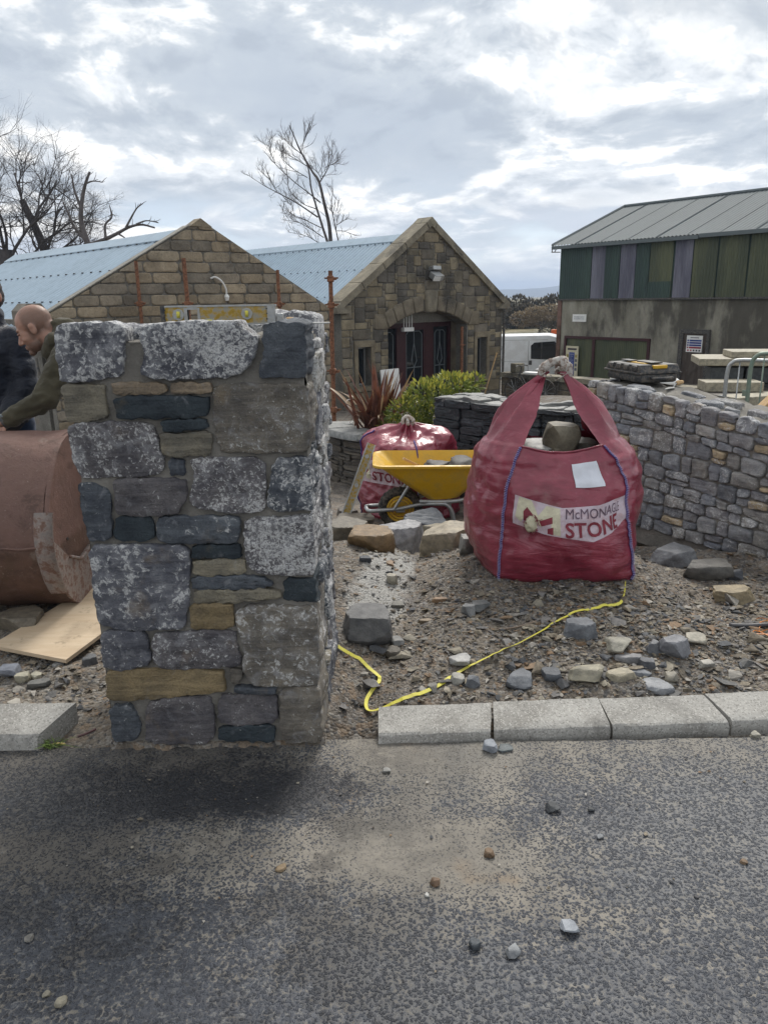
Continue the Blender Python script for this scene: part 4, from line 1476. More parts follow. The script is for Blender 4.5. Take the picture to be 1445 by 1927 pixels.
# porch recess behind the arch
obj('porch_reveal', slab(MF, ARR + 0.0, ARR + 0.2, -1.4, 1.3, -0.9, -0.402), M['ashlar'], mbd, color=(0.19, 0.165, 0.125))
obj('porch_reveal', slab(MF, ARL - 0.2, ARL, -1.4, 1.3, -0.9, -0.402), M['ashlar'], mbd, color=(0.19, 0.165, 0.125))
obj('porch_ceiling', slab(MF, ARL - 0.2, ARR + 0.2, 1.26, 1.34, -0.9, -0.402), M['joint'], mbd)
obj('porch_fascia', slab(MF, ARL, ARR, 0.93, 1.26, -0.70, -0.60), M['joint_pale'], mbd)
obj('porch_back', slab(MF, ARL - 0.1, ARR + 0.1, -1.4, 1.26, -1.0, -0.92), M['black'], mbd)
dm = thing  # (doors are parts of the building)
for (a, b) in ((-1.52, -1.42), (-0.64, -0.34), (0.46, 0.78), (1.39, 1.50)):
    obj('door_post', slab(MF, a, b, -1.4, 0.93, -0.71, -0.61), M['maroon'], mbd)
obj('door_head', slab(MF, ARL + 0.003, ARR - 0.003, 0.80, 0.925, -0.705, -0.603), M['maroon'], mbd)
for k, (a, b, door) in enumerate(((-1.42, -0.64, 0), (-0.34, 0.46, 1), (0.78, 1.39, 0))):
    gp = obj('glass_pane', slab(MF, a + 0.01, b - 0.01, -1.3, 0.80, -0.675, -0.66), M['glass'], mbd)
    lm = MB()
    w0, w1 = -0.659, -0.645
    zt = 0.70
    for (u0, z0, u1, z1) in ((a + .10, zt - .08, a + .10, -1.2), (b - .10, zt - .08, b - .10, -1.2), (a + .18, zt, b - .18, zt), (a + .10, zt - .08, a + .18, zt), (b - .18, zt, b - .10, zt - .08),
                             (a + .10, -0.28, b - .10, -0.28), ((a + b) / 2, zt, (a + b) / 2, 0.38), ((a + b) / 2, 0.38, (a + b) / 2 - .10, -0.1), ((a + b) / 2, 0.38, (a + b) / 2 + .10, -0.1),
                             ((a + b) / 2 - .10, -0.1, (a + b) / 2, -0.28), ((a + b) / 2 + .10, -0.1, (a + b) / 2, -0.28), ((a + b) / 2, -0.28, (a + b) / 2, -0.8)):
        lm.tube([MF(u0, z0, -0.655), MF(u1, z1, -0.655)], 0.012, 5)
    obj('leading', lm.get(), M['lead'], gp)
    if door:
        for (u0, u1, z0, z1) in ((a, a + .06, -1.3, .80), (b - .06, b, -1.3, .80), (a + .061, b - .061, .74, .80)):
            obj('door_stile', slab(MF, u0, u1, z0, z1, -0.65, -0.62), M['maroon'], mbd)
# small hanging sign rail in the porch
hs = thing('hanging_sign_rail', 'small white box hung on four rods under the porch arch', 'hanging sign', tuple(MF(-0.52, 0.73, -0.3)))
obj('box', slab(MF, -0.70, -0.34, 0.73, 0.83, -0.36, -0.24), M['white'], hs)
for k in range(4):
    u = -0.66 + k * 0.10
    obj('rod', tube_vf([MF(u, 0.83, -0.3), MF(u, arch(u) - 0.002, -0.3)], 0.013, 5), M['white'], hs)
# windows with stone surrounds
for (a, b, z0, z1) in ((-2.55, -2.12, -0.55, 0.42), (1.93, 2.36, -0.66, 0.47)):
    wn = obj('window', slab(MF, a + .004, b - .004, z0 + .004, z1 - .004, -0.27, -0.24), M['glass'], mbd)
    for nm, (u0, u1, v0, v1, w) in (('lintel', (a - .12, b + .12, z1, z1 + .16, .045)), ('sill', (a - .13, b + .13, z0 - .12, z0, .09)), ('jamb', (a - .12, a, z0, z1, .04)), ('jamb', (b, b + .12, z0, z1, .04))):
        obj(nm, slab(MF, u0 + .002, u1 - .002, v0 + .002, v1 - .002, -0.05, w), M['ashlar'], wn, color=(0.22, 0.19, 0.14))
    fm = MB()
    for (u0, u1, v0, v1) in ((a + .005, a + .05, z0 + .005, z1 - .005), (b - .05, b - .005, z0 + .005, z1 - .005), (a + .051, b - .051, z1 - .05, z1 - .006), (a + .051, b - .051, z0 + .006, z0 + .05)):
        fm.add(*slab(MF, u0, u1, v0, v1, -0.23, -0.20))
    obj('frame', fm.get(), M['galv'], wn)
# coping stones up both rakes
def rake(s, t, up):
    u = s * W2 * (1 - t)
    L = math.hypot(W2, A2 - E2)
    nx, nz = s * (A2 - E2) / L, W2 / L
    return (u + nx * up, E2 + (A2 - E2) * t + nz * up)
for s in (-1, 1):
    ts = [0.0, 0.22, 0.45, 0.70, 0.955]
    for k in range(4):
        a, b = ts[k] + 0.003, ts[k + 1] - 0.003
        P = [rake(s, a, -0.05), rake(s, b, -0.05), rake(s, b, 0.12), rake(s, a, 0.12)]
        o = obj('coping_stone', prism_vf(P, MF, -0.42, 0.10), M['ashlar'], mbd, color=(0.25, 0.225, 0.175))
        fix_normals(o)
    P = [(s * (W2 + 0.18), E2 - 0.18), (s * (W2 - 0.25), E2 - 0.18), rake(s, 0.0, -0.052), rake(s, 0.0, 0.10), (s * (W2 + 0.22), E2 - 0.03)]
    fix_normals(obj('kneeler_stone', prism_vf(P, MF, -0.41, 0.12), M['ashlar'], mbd, color=(0.22, 0.20, 0.16)))
P = [rake(-1, 0.958, -0.05), (0, A2 - 0.06), rake(1, 0.958, -0.05), rake(1, 0.958, 0.12), (0, A2 + 0.16), rake(-1, 0.958, 0.12)]
fix_normals(obj('apex_stone', prism_vf(P, MF, -0.42, 0.11), M['ashlar'], mbd, color=(0.24, 0.22, 0.17)))
sheet_roof(MF, mbd, W2, E2, A2, -0.43, -10, M['roof'], 0.16, 0.016, lift=-0.24, sides=(-1, 1), screws=2)
# floodlight on the gable
fl = obj('floodlight', MB().box(MF(0.06, 2.13, 0.20), (0.34, 0.24, 0.16), rot=rotz(-TH + math.pi / 2) @ rotx(0.5), bevel=0.02).get(), M['galv'], mbd)
obj('bracket', MB().box(MF(0.10, 2.33, 0.10), (0.30, 0.20, 0.10), rot=rotz(-TH + math.pi / 2) @ rotx(-0.15), bevel=0.01).get(), M['galv'], fl)
obj('lens', MB().box(MF(-0.02, 2.06, 0.30), (0.24, 0.02, 0.12), rot=rotz(-TH + math.pi / 2) @ rotx(0.5)).get(), M['white'], fl)
sp = MF(1.17, -1.2, 0.12)
scaffold(float(sp[0]), float(sp[1]), 0.80, 'rusty pole standing at the right jamb of the porch arch', 0.0, (0.5,), 0.045)
dp = MB().tube([MF(3.02, 1.25, 0.10), MF(3.02, -1.2, 0.10)], 0.035, 8)
obj('downpipe', dp.get(), M['black'], mbd)
wb = MF(-1.75, 0, 0.5)
o = obj('white_board', MB().box(MF(-1.75, -0.62, 0.35), (0.62, 0.05, 0.95), rot=rotz(-TH + math.pi / 2) @ rotx(-0.12), bevel=0.01).get(), M['white'])
tag(o, 'plain white board leaning by the porch behind the red spiky plant', 'board')

# ---- green shed on the right
SF = plane_frame((7.05, 31.0), math.atan2(0.6, -0.8))
sh = thing('green_shed', 'long shed with green corrugated cladding over a stained cement wall', 'shed', tuple(SF(7, -1.7, -4)))
obj('cement_wall', MB().add(*slab(SF, 0.0, 15, -2.6, 1.5, -0.3, 0.0)).get(), M['render'], sh)
obj('end_wall', prism_vf([(0, -2.6), (-8, -2.6), (-8, 3.3), (-4, 4.9), (0, 3.3)], lambda a, v, b: SF(b, v, a), 0.01, 0.06), M['green'], sh)
pn = [(0.0, 1.5, 'green'), (1.5, 2.1, 'lilac'), (2.1, 2.76, 'green'), (2.76, 3.42, 'lilac'), (3.42, 3.98, 'green'), (3.98, 4.88, 'moss'), (4.95, 5.62, 'lilac'), (5.62, 6.48, 'moss'), (6.52, 7.5, 'moss'), (7.54, 8.6, 'moss'), (8.64, 9.7, 'moss'), (9.74, 11, 'green'), (11, 13, 'moss'), (13, 15, 'green')]
rs = np.random.RandomState(4)
for a, b, mt in pn:
    w = 0.06 + rs.uniform(0, 0.02)
    V, F = corrugated(SF(a + .004, 1.44, w), SF(b - .004, 1.44, w), SF(a + .004, 3.36, w), 0.105, 0.016, SF(0, 0, 1) - SF(0, 0, 0), 6)
    obj('cladding_panel', (V, F), M[mt], sh, smooth=True)
    if mt == 'moss' and a < 4:
        V, F = corrugated(SF(a + .004, 1.44, w + .03), SF(b - .004, 1.44, w + .03), SF(a + .004, 2.0, w + .03), 0.105, 0.016, SF(0, 0, 1) - SF(0, 0, 0), 6)
        obj('cladding_panel', (V, F), M['green'], sh, smooth=True)
obj('cladding_back', slab(SF, 0.0, 15, 1.49, 3.36, -0.06, 0.03), M['green'], sh)
obj('cladding_rail', slab(SF, -0.02, 15, 1.40, 1.46, 0.0, 0.11), M['black'], sh)
V, F = corrugated(SF(-0.2, 3.44, 0.32), SF(15, 3.44, 0.32), SF(-0.2, 5.06, -4.0), 0.15, 0.018, SF(0, 1, 0) - SF(0, 0, 0), 6)
obj('roof_sheet', (V, F), M['roof_grey'], sh, smooth=True)
V, F = corrugated(SF(-0.2, 3.44, -8.3), SF(15, 3.44, -8.3), SF(-0.2, 5.06, -4.0), 0.15, 0.018, SF(0, 1, 0) - SF(0, 0, 0), 4)
obj('roof_sheet', (V, F), M['roof_grey'], sh, smooth=True)
for k in range(12):
    u = 0.9 + k * 1.15
    obj('roof_lap', tube_vf([SF(u, 3.462, 0.32), SF(u, 5.085, -4.0)], 0.012, 4), M['roof_grey'], sh)
obj('barge_board', tube_vf([SF(-0.22, 3.46, 0.34), SF(-0.22, 5.10, -4.0)], 0.05, 4), M['roof_grey'], sh)
obj('gutter', slab(SF, -0.25, 5.9, 3.30, 3.42, 0.2, 0.34), M['roof_grey'], sh)
obj('gutter', slab(SF, 5.92, 15, 3.33, 3.45, 0.2, 0.33), M['roof_grey'], sh)
obj('ridge_cap', tube_vf([SF(-0.2, 5.09, -4.0), SF(15, 5.09, -4.0)], 0.07, 6), M['roof_grey'], sh)
obj('corner_post', slab(SF, -0.06, 0.12, -2.5, 1.44, 0.0, 0.05), M['rust'], sh)
an = MB().tube([SF(-0.02, 3.2, 0.1), SF(-0.45, 3.22, 0.1)], 0.02, 5).tube([SF(-0.42, 3.22, 0.1), SF(-0.42, 3.36, 0.1)], 0.02, 5).tube([SF(-0.30, 3.22, 0.1), SF(-0.16, 3.38, 0.1)], 0.018, 5)
obj('aerial_bracket', an.get(), M['black'], sh)
# blocked window with brown frame and its corrugated infill
bw = obj('window_panel', corrugated(SF(.46, -1.9, .012), SF(4.12, -1.9, .012), SF(.46, -0.02, .012), .08, .008, SF(0, 0, 1) - SF(0, 0, 0), 4), M['moss'], sh, smooth=True)
for (a, b, z0, z1) in ((.36, .46, -2, .06), (1.72, 1.84, -2, -.045), (4.12, 4.22, -2, .06), (.461, 4.119, -.04, .06)):
    obj('frame', slab(SF, a, b, z0, z1, 0.002, 0.07), M['maroon'], bw)
dr = obj('door', slab(SF, 5.52, 6.38, -2.2, 0.28, 0.0, 0.05), m_wood('weathered_door', (0.05, 0.035, 0.03), (0.10, 0.085, 0.07), 1.0, (12, 12, 1.2)), sh)
for (a, b, z0, z1) in ((5.36, 5.52, -2.2, .42), (6.38, 6.48, -2.2, .42), (5.52, 6.38, .28, .42)):
    obj('frame', slab(SF, a, b, z0, z1, -0.002, 0.09), M['black'], dr)
obj('handle', slab(SF, 6.27, 6.31, -0.35, -0.15, 0.05, 0.10), M['black'], dr)
# flat printed safety notice on the door
BLUE, RED, GREY, DARK = (0.02, 0.045, 0.22), (0.26, 0.015, 0.05), (0.40, 0.42, 0.45), (0.04, 0.04, 0.05)
sg = thing('safety_notice', 'white safety notice with blue and red bars on the shed door', 'sign', tuple(SF(5.94, -0.25, 0.06)))
obj('sheet', slab(SF, 5.65, 6.23, -0.33, 0.22, 0.052, 0.06), M['white'], sg)
def bar(par, name, a, b, z0, z1, w, col):
    obj(name, slab(SF, a, b, z0, z1, w, w + 0.004), M['smooth_tint'], par, color=col)
for k in range(4):
    z = 0.055 - k * 0.078
    bar(sg, 'message_bar', 5.76, 6.20, z - 0.03, z + 0.027, 0.0605, RED if k == 3 else BLUE)
    bar(sg, 'pictogram', 5.68, 5.735, z - 0.028, z + 0.026, 0.0605, RED if k == 3 else BLUE)
for k in range(5):
    u = 5.70 + k * 0.105
    bar(sg, 'pictogram', u, u + 0.06, -0.30, -0.245, 0.0605, (0.35, 0.08, 0.1) if k < 2 else DARK)
for k in range(9):
    bar(sg, 'heading_mark', 5.79 + k * 0.035, 5.812 + k * 0.035, 0.13, 0.165, 0.0605, DARK)
sp2 = thing('notice_plate', 'small white oblong plate with faded blue writing on the cement wall', 'sign', tuple(SF(1.0, 0.62, 0.01)))
obj('plate', slab(SF, 0.68, 1.33, 0.60, 0.88, 0.004, 0.02), M['white'], sp2)
for r in range(2):
    for k in range(8):
        bar(sp2, 'letter_mark', 0.76 + k * 0.063, 0.80 + k * 0.063, 0.685 + r * 0.07, 0.735 + r * 0.07, 0.021, GREY)
sb = thing('safety_board', 'tall pale safety board with a blue middle panel against the shed', 'sign', tuple(SF(0.82, -1.5, 0.1)))
obj('board', slab(SF, 0.53, 1.13, -1.6, -0.32, 0.10, 0.13), M['cream'], sb)
bar(sb, 'blue_panel', 0.70, 0.96, -1.5, -0.56, 0.131, BLUE)
bar(sb, 'heading', 0.61, 1.05, -0.47, -0.40, 0.131, DARK)
for k in range(4):
    bar(sb, 'pictogram', 0.57, 0.67, -0.75 - k * 0.17, -0.64 - k * 0.17, 0.131, (0.32, 0.26, 0.08) if k == 0 else (0.12, 0.13, 0.16))
    bar(sb, 'pictogram', 0.99, 1.09, -0.75 - k * 0.17, -0.64 - k * 0.17, 0.131, (0.32, 0.26, 0.08) if k == 0 else (0.12, 0.13, 0.16))
for k in range(10):
    bar(sb, 'text_line', 0.74, 0.92 - 0.04 * (k % 3), -0.64 - k * 0.075, -0.625 - k * 0.075, 0.1355, GREY)
# taller grey shed behind it
fs = thing('grey_shed', 'grey roof edge of a taller shed beyond the green shed', 'shed', tuple(SF(16, -2, -20)))
obj('wall', slab(SF, 8.6, 24, -2, 6.5, -22, -16.0), M['roof_grey'], fs)
obj('roof_edge', slab(SF, 8.4, 24.2, 6.5, 6.85, -22.2, -15.8), M['roof_grey'], fs)

# ------------------------------------------------------------------ walls that follow a path
class Path:
    def __init__(self, pts, n=80):
        self.P = smooth_path(np.array([(x, y, 0) for x, y in pts]), n)[:, :2]
        d = np.linalg.norm(np.diff(self.P, axis=0), axis=1)
        self.s = np.concatenate([[0], np.cumsum(d)])
        self.L = self.s[-1]
        T = np.gradient(self.P, axis=0)
        T /= np.linalg.norm(T, axis=1)[:, None]
        self.N = np.stack([T[:, 1], -T[:, 0]], 1)      # to the right of travel

    def at(self, s):
        return np.array([np.interp(s, self.s, self.P[:, k]) for k in (0, 1)])

    def nrm(self, s):
        v = np.array([np.interp(s, self.s, self.N[:, k]) for k in (0, 1)])
        return v / np.linalg.norm(v)

    def frame(self, side=1):
        def f(u, v, w):
            p = self.at(u) + self.nrm(u) * (w * side)
            return np.array([p[0], p[1], v])
        return f


def path_wall(path, thick, zb, ztop, n=40, rough=0.006, side=1, seed=0):
    """mortar body along a path: front, back, top and ends"""
    fr = path.frame(side)
    mb = MB()
    us = np.linspace(0, path.L, n)
    vs = np.linspace(0, 1, 16)
    V = []
    for w, sgn in ((0.0, 1), (-thick, -1)):
        G = np.array([[fr(u, zb + (ztop(u) - zb) * v, w) for u in us] for v in vs]).reshape(-1, 3)
        i = np.arange(G.shape[0]).reshape(16, n)
        F = np.stack([i[:-1, :-1], i[:-1, 1:], i[1:, 1:], i[1:, :-1]], -1).reshape(-1, 4)
        mb.add(G, F.tolist())
    ws = np.linspace(0, -thick, 14)
    G = np.array([[fr(u, ztop(u), w) for u in us] for w in ws]).reshape(-1, 3)
    G[:, 2] += fbm(G * 7 + seed, 4, 0.55) * rough * 2.2
    i = np.arange(G.shape[0]).reshape(14, n)
    F = np.stack([i[:-1, :-1], i[:-1, 1:], i[1:, 1:], i[1:, :-1]], -1).reshape(-1, 4)
    mb.add(G, F.tolist())
    for u in (0, path.L):
        mb.add([fr(u, zb, 0), fr(u, ztop(u), 0), fr(u, ztop(u), -thick), fr(u, zb, -thick)], [(0, 1, 2, 3)])
    return mb.get()


def jitter_rect(a, b, c, d, g, j, rs):
    q = lambda: rs.uniform(-j, j)
    P = [(a + g + q(), b + g + q()), ((a + c) / 2, b + g + q()), (c - g + q(), b + g + q()), (c - g + q(), (b + d) / 2),
         (c - g + q(), d - g + q()), ((a + c) / 2, d - g + q()), (a + g + q(), d - g + q()), (a + g + q(), (b + d) / 2)]
    return P


# ---- new curved stone wall on the right
rw_path = Path([(1.58, 5.80), (1.81, 5.36), (2.08, 4.92), (2.385, 4.46), (2.75, 3.95), (3.2, 3.36)])
rw_top = lambda u: float(np.interp(u, [0, .55, 1.0, 1.5, 2.2, 3.0], [.985, .955, .90, .825, .76, .70]))
rw = thing('rubble_wall', 'new curving wall of pale grey rubble stone with toolbox on top', 'wall', (2.3, 4.6, 0.0))
obj('mortar_body', path_wall(rw_path, 0.50, -0.15, lambda u: rw_top(u) - 0.03, rough=0.012, seed=3), M['mortar'], rw, smooth=True)
rwf = rw_path.frame(1)
rs = np.random.RandomState(12)
TN = [(0.165, 0.17, 0.18), (0.19, 0.192, 0.195), (0.135, 0.142, 0.155), (0.165, 0.165, 0.172), (0.195, 0.19, 0.18), (0.15, 0.16, 0.175)]
cnt = 0
courses = [0.0]
while courses[-1] < 0.97:
    courses.append(courses[-1] + rs.choice([0.07, 0.085, 0.10, 0.115, 0.13]))
courses = np.array(courses) / courses[-1]
wob = lambda u, r: 0.012 * math.sin(u * 3.1 + r * 1.7) + 0.007 * math.sin(u * 9.0 + r * 2.9) if 0 < r < len(courses) - 1 else 0.0
for r in range(len(courses) - 1):
    u = -rs.uniform(0, 0.08)
    while u < rw_path.L - 0.02:
        L = rs.choice([0.085, 0.11, 0.135, 0.16, 0.19]) * rs.uniform(0.9, 1.1)
        a, c2 = max(u, 0.0), min(u + L, rw_path.L)
        u += L
        if c2 - a < 0.035:
            continue
        H0 = lambda q, k: -0.03 + (rw_top(q) + 0.03) * courses[k] + wob(q, k)
        zb0, zb1, zt0, zt1 = H0(a, r), H0(c2, r), H0(a, r + 1), H0(c2, r + 1)
        parts = [(0.0, 1.0)]
        if zt0 - zb0 > 0.08 and rs.rand() < 0.30:
            k_ = rs.uniform(0.35, 0.6)
            parts = [(0.0, k_), (k_, 1.0)]
        for p0, p1 in parts:
            g = 0.0055
            q_ = lambda: rs.uniform(-0.009, 0.009)
            P = [(a + g + q_(), zb0 + (zt0 - zb0) * p0 + g + q_() * .5), ((a + c2) / 2, (zb0 + zb1) / 2 + ((zt0 - zb0) * p0) + g), (c2 - g + q_(), zb1 + (zt1 - zb1) * p0 + g + q_() * .5),
                 (c2 - g + q_() * .5, (zb1 + (zt1 - zb1) * (p0 + p1) / 2)), (c2 - g + q_(), zb1 + (zt1 - zb1) * p1 - g + q_() * .5), ((a + c2) / 2, zb0 + (zt0 - zb0) * p1 - g + q_() * .4),
                 (a + g + q_(), zb0 + (zt0 - zb0) * p1 - g + q_() * .5), (a + g + q_() * .5, zb0 + (zt0 - zb0) * (p0 + p1) / 2)]
            small = len(parts) > 1
            col = (0.29, 0.235, 0.155) if (rs.rand() < (0.30 if small else 0.05)) else TN[rs.randint(len(TN))]
            obj('stone', stone_vf(P, rwf, h=rs.uniform(0.016, 0.036), depth=0.04, n=28, rings=(1, .955, .88, .72, .45), amp=0.013, freq=15, edge=0.006, seed=cnt + 5, cut=2, tilt=0.10, outl=16, round_=0.27),
                M['rubble'], rw, color=(*(np.array(col) * rs.uniform(1.15, 1.65)), rs.uniform(0.25, 0.7)), smooth=True)
            cnt += 1
endf = lambda u, v, w: np.append(rw_path.at(0) - rw_path.nrm(0) * u + (rw_path.at(0) - rw_path.at(0.05)) / 0.05 * w, v)
for k, (a, b, c2, d) in enumerate(pack(13, 12, [(5, 2), (4, 3), (6, 2), (3, 2)], rs)):
    P = jitter_rect(a * .038, -.02 + b * .083, c2 * .038, -.02 + d * .083, .006, .006, rs)
    obj('stone', stone_vf(P, endf, h=.025, depth=.03, n=24, amp=.01, freq=15, edge=.005, seed=k + 600, cut=2, tilt=.06), M['rubble'], rw, color=(*TN[k % 6], .3), smooth=True)
# flat bedding stones showing in the wall top
for k in range(26):
    u = rs.uniform(0.05, rw_path.L - 0.2)
    w = -rs.uniform(0.02, 0.38)
    L, Wd = rs.uniform(0.10, 0.24), rs.uniform(0.07, 0.14)
    tf = lambda a, b, c: rwf(a, rw_top(a) - 0.032 + c, b)
    P = [(u, w - Wd), (u + L, w - Wd + .02), (u + L - .02, w), (u + .02, w + .005)]
    obj('stone', stone_vf(P, tf, h=rs.uniform(.02, .034), depth=.03, n=22, amp=.006, freq=14, edge=.006, seed=k + 800, cut=1, tilt=.04), M['rubble'], rw, color=(*(np.array(TN[k % 6]) * 1.15), .5), smooth=True)

# ---- black toolbox on the wall
tb = thing('toolbox', 'black plastic toolbox with yellow lid strips lying on the rubble wall', 'toolbox', (1.98, 5.86, 0.965), math.radians(104))
TBW = lambda vf: vf
def tbox(name, c, s, mat, par=None, bevel=0.01, rot=None):
    c, s = tuple(q * 0.80 for q in c), tuple(q * 0.80 for q in s)
    m = MB().box(c, s, rot=rot, bevel=bevel)
    return obj(name, m.get(), M[mat], par or tb, world=False, split=40)
tbox('base', (0, 0, 0.045), (0.60, 0.38, 0.085), 'black', bevel=0.022)
lid_poly = [(-0.31, 0.088), (0.31, 0.088), (0.31, 0.105), (0.27, 0.165), (-0.27, 0.165), (-0.31, 0.105)]
ld = obj('lid', prism_vf(lid_poly, lambda u, v, w: np.array([u, w, v]) * 0.80, -0.20, 0.20), M['black'], tb, world=False)
fix_normals(ld)
for s in (-1, 1):
    for k in range(4):
        x = -0.20 + k * 0.135
        tbox('rib', (x, s * 0.20, 0.135), (0.085, 0.03, 0.05), 'black', bevel=0.008)
    tbox('rim', (0, s * 0.205, 0.092), (0.63, 0.03, 0.018), 'black', bevel=0.005)
tbox('yellow_strip', (-0.02, 0.0, 0.168), (0.30, 0.17, 0.012), 'yellow', bevel=0.003)
tbox('yellow_strip', (-0.285, 0.0, 0.148), (0.04, 0.14, 0.03), 'yellow', bevel=0.003)
tbox('lid_plate', (-0.12, 0.0, 0.180), (0.24, 0.12, 0.014), 'black', bevel=0.004)
tbox('lid_plate', (0.13, 0.06, 0.180), (0.16, 0.08, 0.016), 'black', bevel=0.004)
for s in (-1, 1):
    tbox('latch', (s * 0.15, -0.212, 0.075), (0.07, 0.02, 0.07), 'black', bevel=0.004)
hd = MB().tube(smooth_path([(-0.25, -0.08, 0.04), (-0.29, -0.064, 0.04), (-0.29, 0.064, 0.04), (-0.25, 0.08, 0.04)], 14), 0.011, 8)
obj('handle', hd.get(), M['black'], tb, world=False)

tr = thing('pointing_trowel', 'small trowel with pale handle lying on the rubble wall', 'trowel', (2.12, 5.56, 0.935), math.radians(48))
obj('blade', prism_vf([(-0.16, 0), (-0.03, 0.022), (0.0, 0.0), (-0.03, -0.022)], lambda u, v, w: np.array([u, v, w]), 0.004, 0.010), M['alloy'], tr, world=False)
obj('shank', tube_vf([(0, 0, 0.007), (0.03, 0, 0.03), (0.06, 0, 0.03)], 0.006, 6), M['alloy'], tr, world=False)
obj('handle', tube_vf([(0.05, 0, 0.03), (0.08, 0, 0.032), (0.16, 0, 0.03)], [0.012, 0.019, 0.014], 8), M['timber'], tr, world=False)

# ---- old dark slate wall behind the bags
sl_path = Path([(0.55, 7.92), (1.0, 7.42), (1.45, 6.95), (1.95, 6.62), (2.6, 6.4)])
sl_top = lambda u: 0.60 + 0.02 * math.sin(u * 5)
sw = thing('slate_wall', 'old dry wall of thin dark slates with pale top, behind the bulk bags', 'wall', (1.3, 7.3, -0.5))
obj('wall_body', path_wall(sl_path, 0.42, -0.7, lambda u: sl_top(u) - 0.03, seed=9), M['slate'], sw, color=(0.02, 0.022, 0.025), smooth=True)
slf = sl_path.frame(1)
SLC = [(0.018, 0.023, 0.029), (0.027, 0.033, 0.040), (0.013, 0.018, 0.023), (0.036, 0.038, 0.040), (0.022, 0.026, 0.032)]
cs_u, cs_v = 0.075, 0.042
nw, nh = int(sl_path.L / cs_u), 29
for k, (a, b, c2, d) in enumerate(pack(nw, nh, [(4, 1), (5, 2), (3, 1), (6, 2), (4, 2), (3, 2), (5, 1), (7, 3), (2, 1), (5, 3)], rs)):
    P = jitter_rect(a * cs_u, -0.62 + b * cs_v, c2 * cs_u, -0.62 + d * cs_v, 0.003, 0.006, rs)
    if P[4][1] < -0.35:
        continue
    obj('slate', stone_vf(P, slf, h=rs.uniform(0.01, 0.05), depth=0.03, n=20, rings=(1, .97, .88, .55), amp=0.012, freq=10, edge=0.005, seed=k + 40, cut=1, tilt=0.05, outl=14, round_=0.15),
        M['slate'], sw, color=np.array(SLC[rs.randint(5)]) * rs.uniform(0.8, 1.3), smooth=False)
u = 0.0
k = 0
while u < sl_path.L - 0.1:
    L = rs.uniform(0.25, 0.5)
    for w0, w1 in ((-0.20, 0.03), (-0.43, -0.21)):
        tf = lambda a, b, c: slf(a, sl_top(a) - 0.03 + c, b)
        e = min(u + L, sl_path.L) - 0.012
        P = [(u, w0 + rs.uniform(0, .02)), (e, w0 + rs.uniform(0, .02)), (e, w1 - rs.uniform(0, .03)), (u, w1 - rs.uniform(0, .03))]
        obj('top_slate', stone_vf(P, tf, h=rs.uniform(.025, .05), depth=.02, n=24, amp=.012, freq=9, edge=.008, seed=k + 300, cut=1, tilt=.05, round_=.15), M['slate'], sw, color=np.array((0.15, 0.155, 0.15)) * rs.uniform(.8, 1.2), smooth=False)
        k += 1
    u += L
enf = lambda u, v, w: np.append(sl_path.at(0) - sl_path.nrm(0) * u + (sl_path.at(0) - sl_path.at(0.05)) / 0.05 * w, v)
for k, (a, b, c2, d) in enumerate(pack(6, 28, [(3, 2), (4, 1), (5, 2), (3, 1)], rs)):
    P = jitter_rect(a * .07, -.62 + b * .043, c2 * .07, -.62 + d * .043, .003, .004, rs)
    obj('slate', stone_vf(P, enf, h=.02, depth=.03, n=16, rings=(1, .96, .8), amp=.008, freq=10, edge=.004, seed=k + 500, cut=1, tilt=.04), M['slate'], sw, color=np.array(SLC[k % 5]), smooth=False)

# ---- round slate planter in front of the porch
PC = np.array([0.32, 9.65])
pl_path = Path([PC + 1.0 * np.array([math.cos(t), math.sin(t)]) for t in np.linspace(math.pi * 0.95, math.pi * 2.05, 14)])
pw = thing('stone_planter', 'round planter of thin brown slates with pale coping slabs below the red spiky plant', 'planter', (PC[0], PC[1], -0.6))
plf = pl_path.frame(1)
obj('wall_body', path_wall(pl_path, 0.28, -0.8, lambda u: 0.0, seed=2), M['slate'], pw, color=(0.03, 0.028, 0.025), smooth=True)
nw, nh = int(pl_path.L / 0.08), 17
for k, (a, b, c2, d) in enumerate(pack(nw, nh, [(4, 1), (5, 1), (3, 1), (6, 2), (4, 2), (2, 1)], rs)):
    P = jitter_rect(a * .08, -.68 + b * .04, c2 * .08, -.68 + d * .04, .003, .004, rs)
    obj('slate', stone_vf(P, plf, h=rs.uniform(.01, .035), depth=.03, n=16, rings=(1, .95, .8), amp=.008, freq=10, edge=.004, seed=k + 11, cut=1, tilt=.04), M['slate'], pw, color=np.array([(0.065, 0.057, 0.046), (0.085, 0.075, 0.06), (0.05, 0.046, 0.04)][k % 3]) * rs.uniform(.8, 1.2), smooth=False)
for k in range(6):
    u0, u1 = pl_path.L * k / 6 + .012, pl_path.L * (k + 1) / 6 - .012
    P = [(u0 + (u1 - u0) * t, 0.10) for t in np.linspace(0, 1, 6)] + [(u0 + (u1 - u0) * t, -0.30) for t in np.linspace(1, 0, 6)]
    obj('coping_slab', stone_vf(P, lambda a, b, c: plf(a, 0.0 + c, b), h=.075, depth=.002, n=30, rings=(1, .98, .9, .6), amp=.008, freq=8, edge=.005, seed=k, cut=0), M['tint'], pw, color=(0.22, 0.225, 0.22), smooth=True)
soil = MB()
V = [(PC[0], PC[1], 0.0)] + [(PC[0] + .95 * math.cos(t), PC[1] + .95 * math.sin(t), -0.06) for t in np.linspace(0, 2 * math.pi, 24, endpoint=False)]
soil.add(V, [(0, 1 + i, 1 + (i + 1) % 24) for i in range(24)])
obj('soil', soil.get(), M['dirt'], pw)

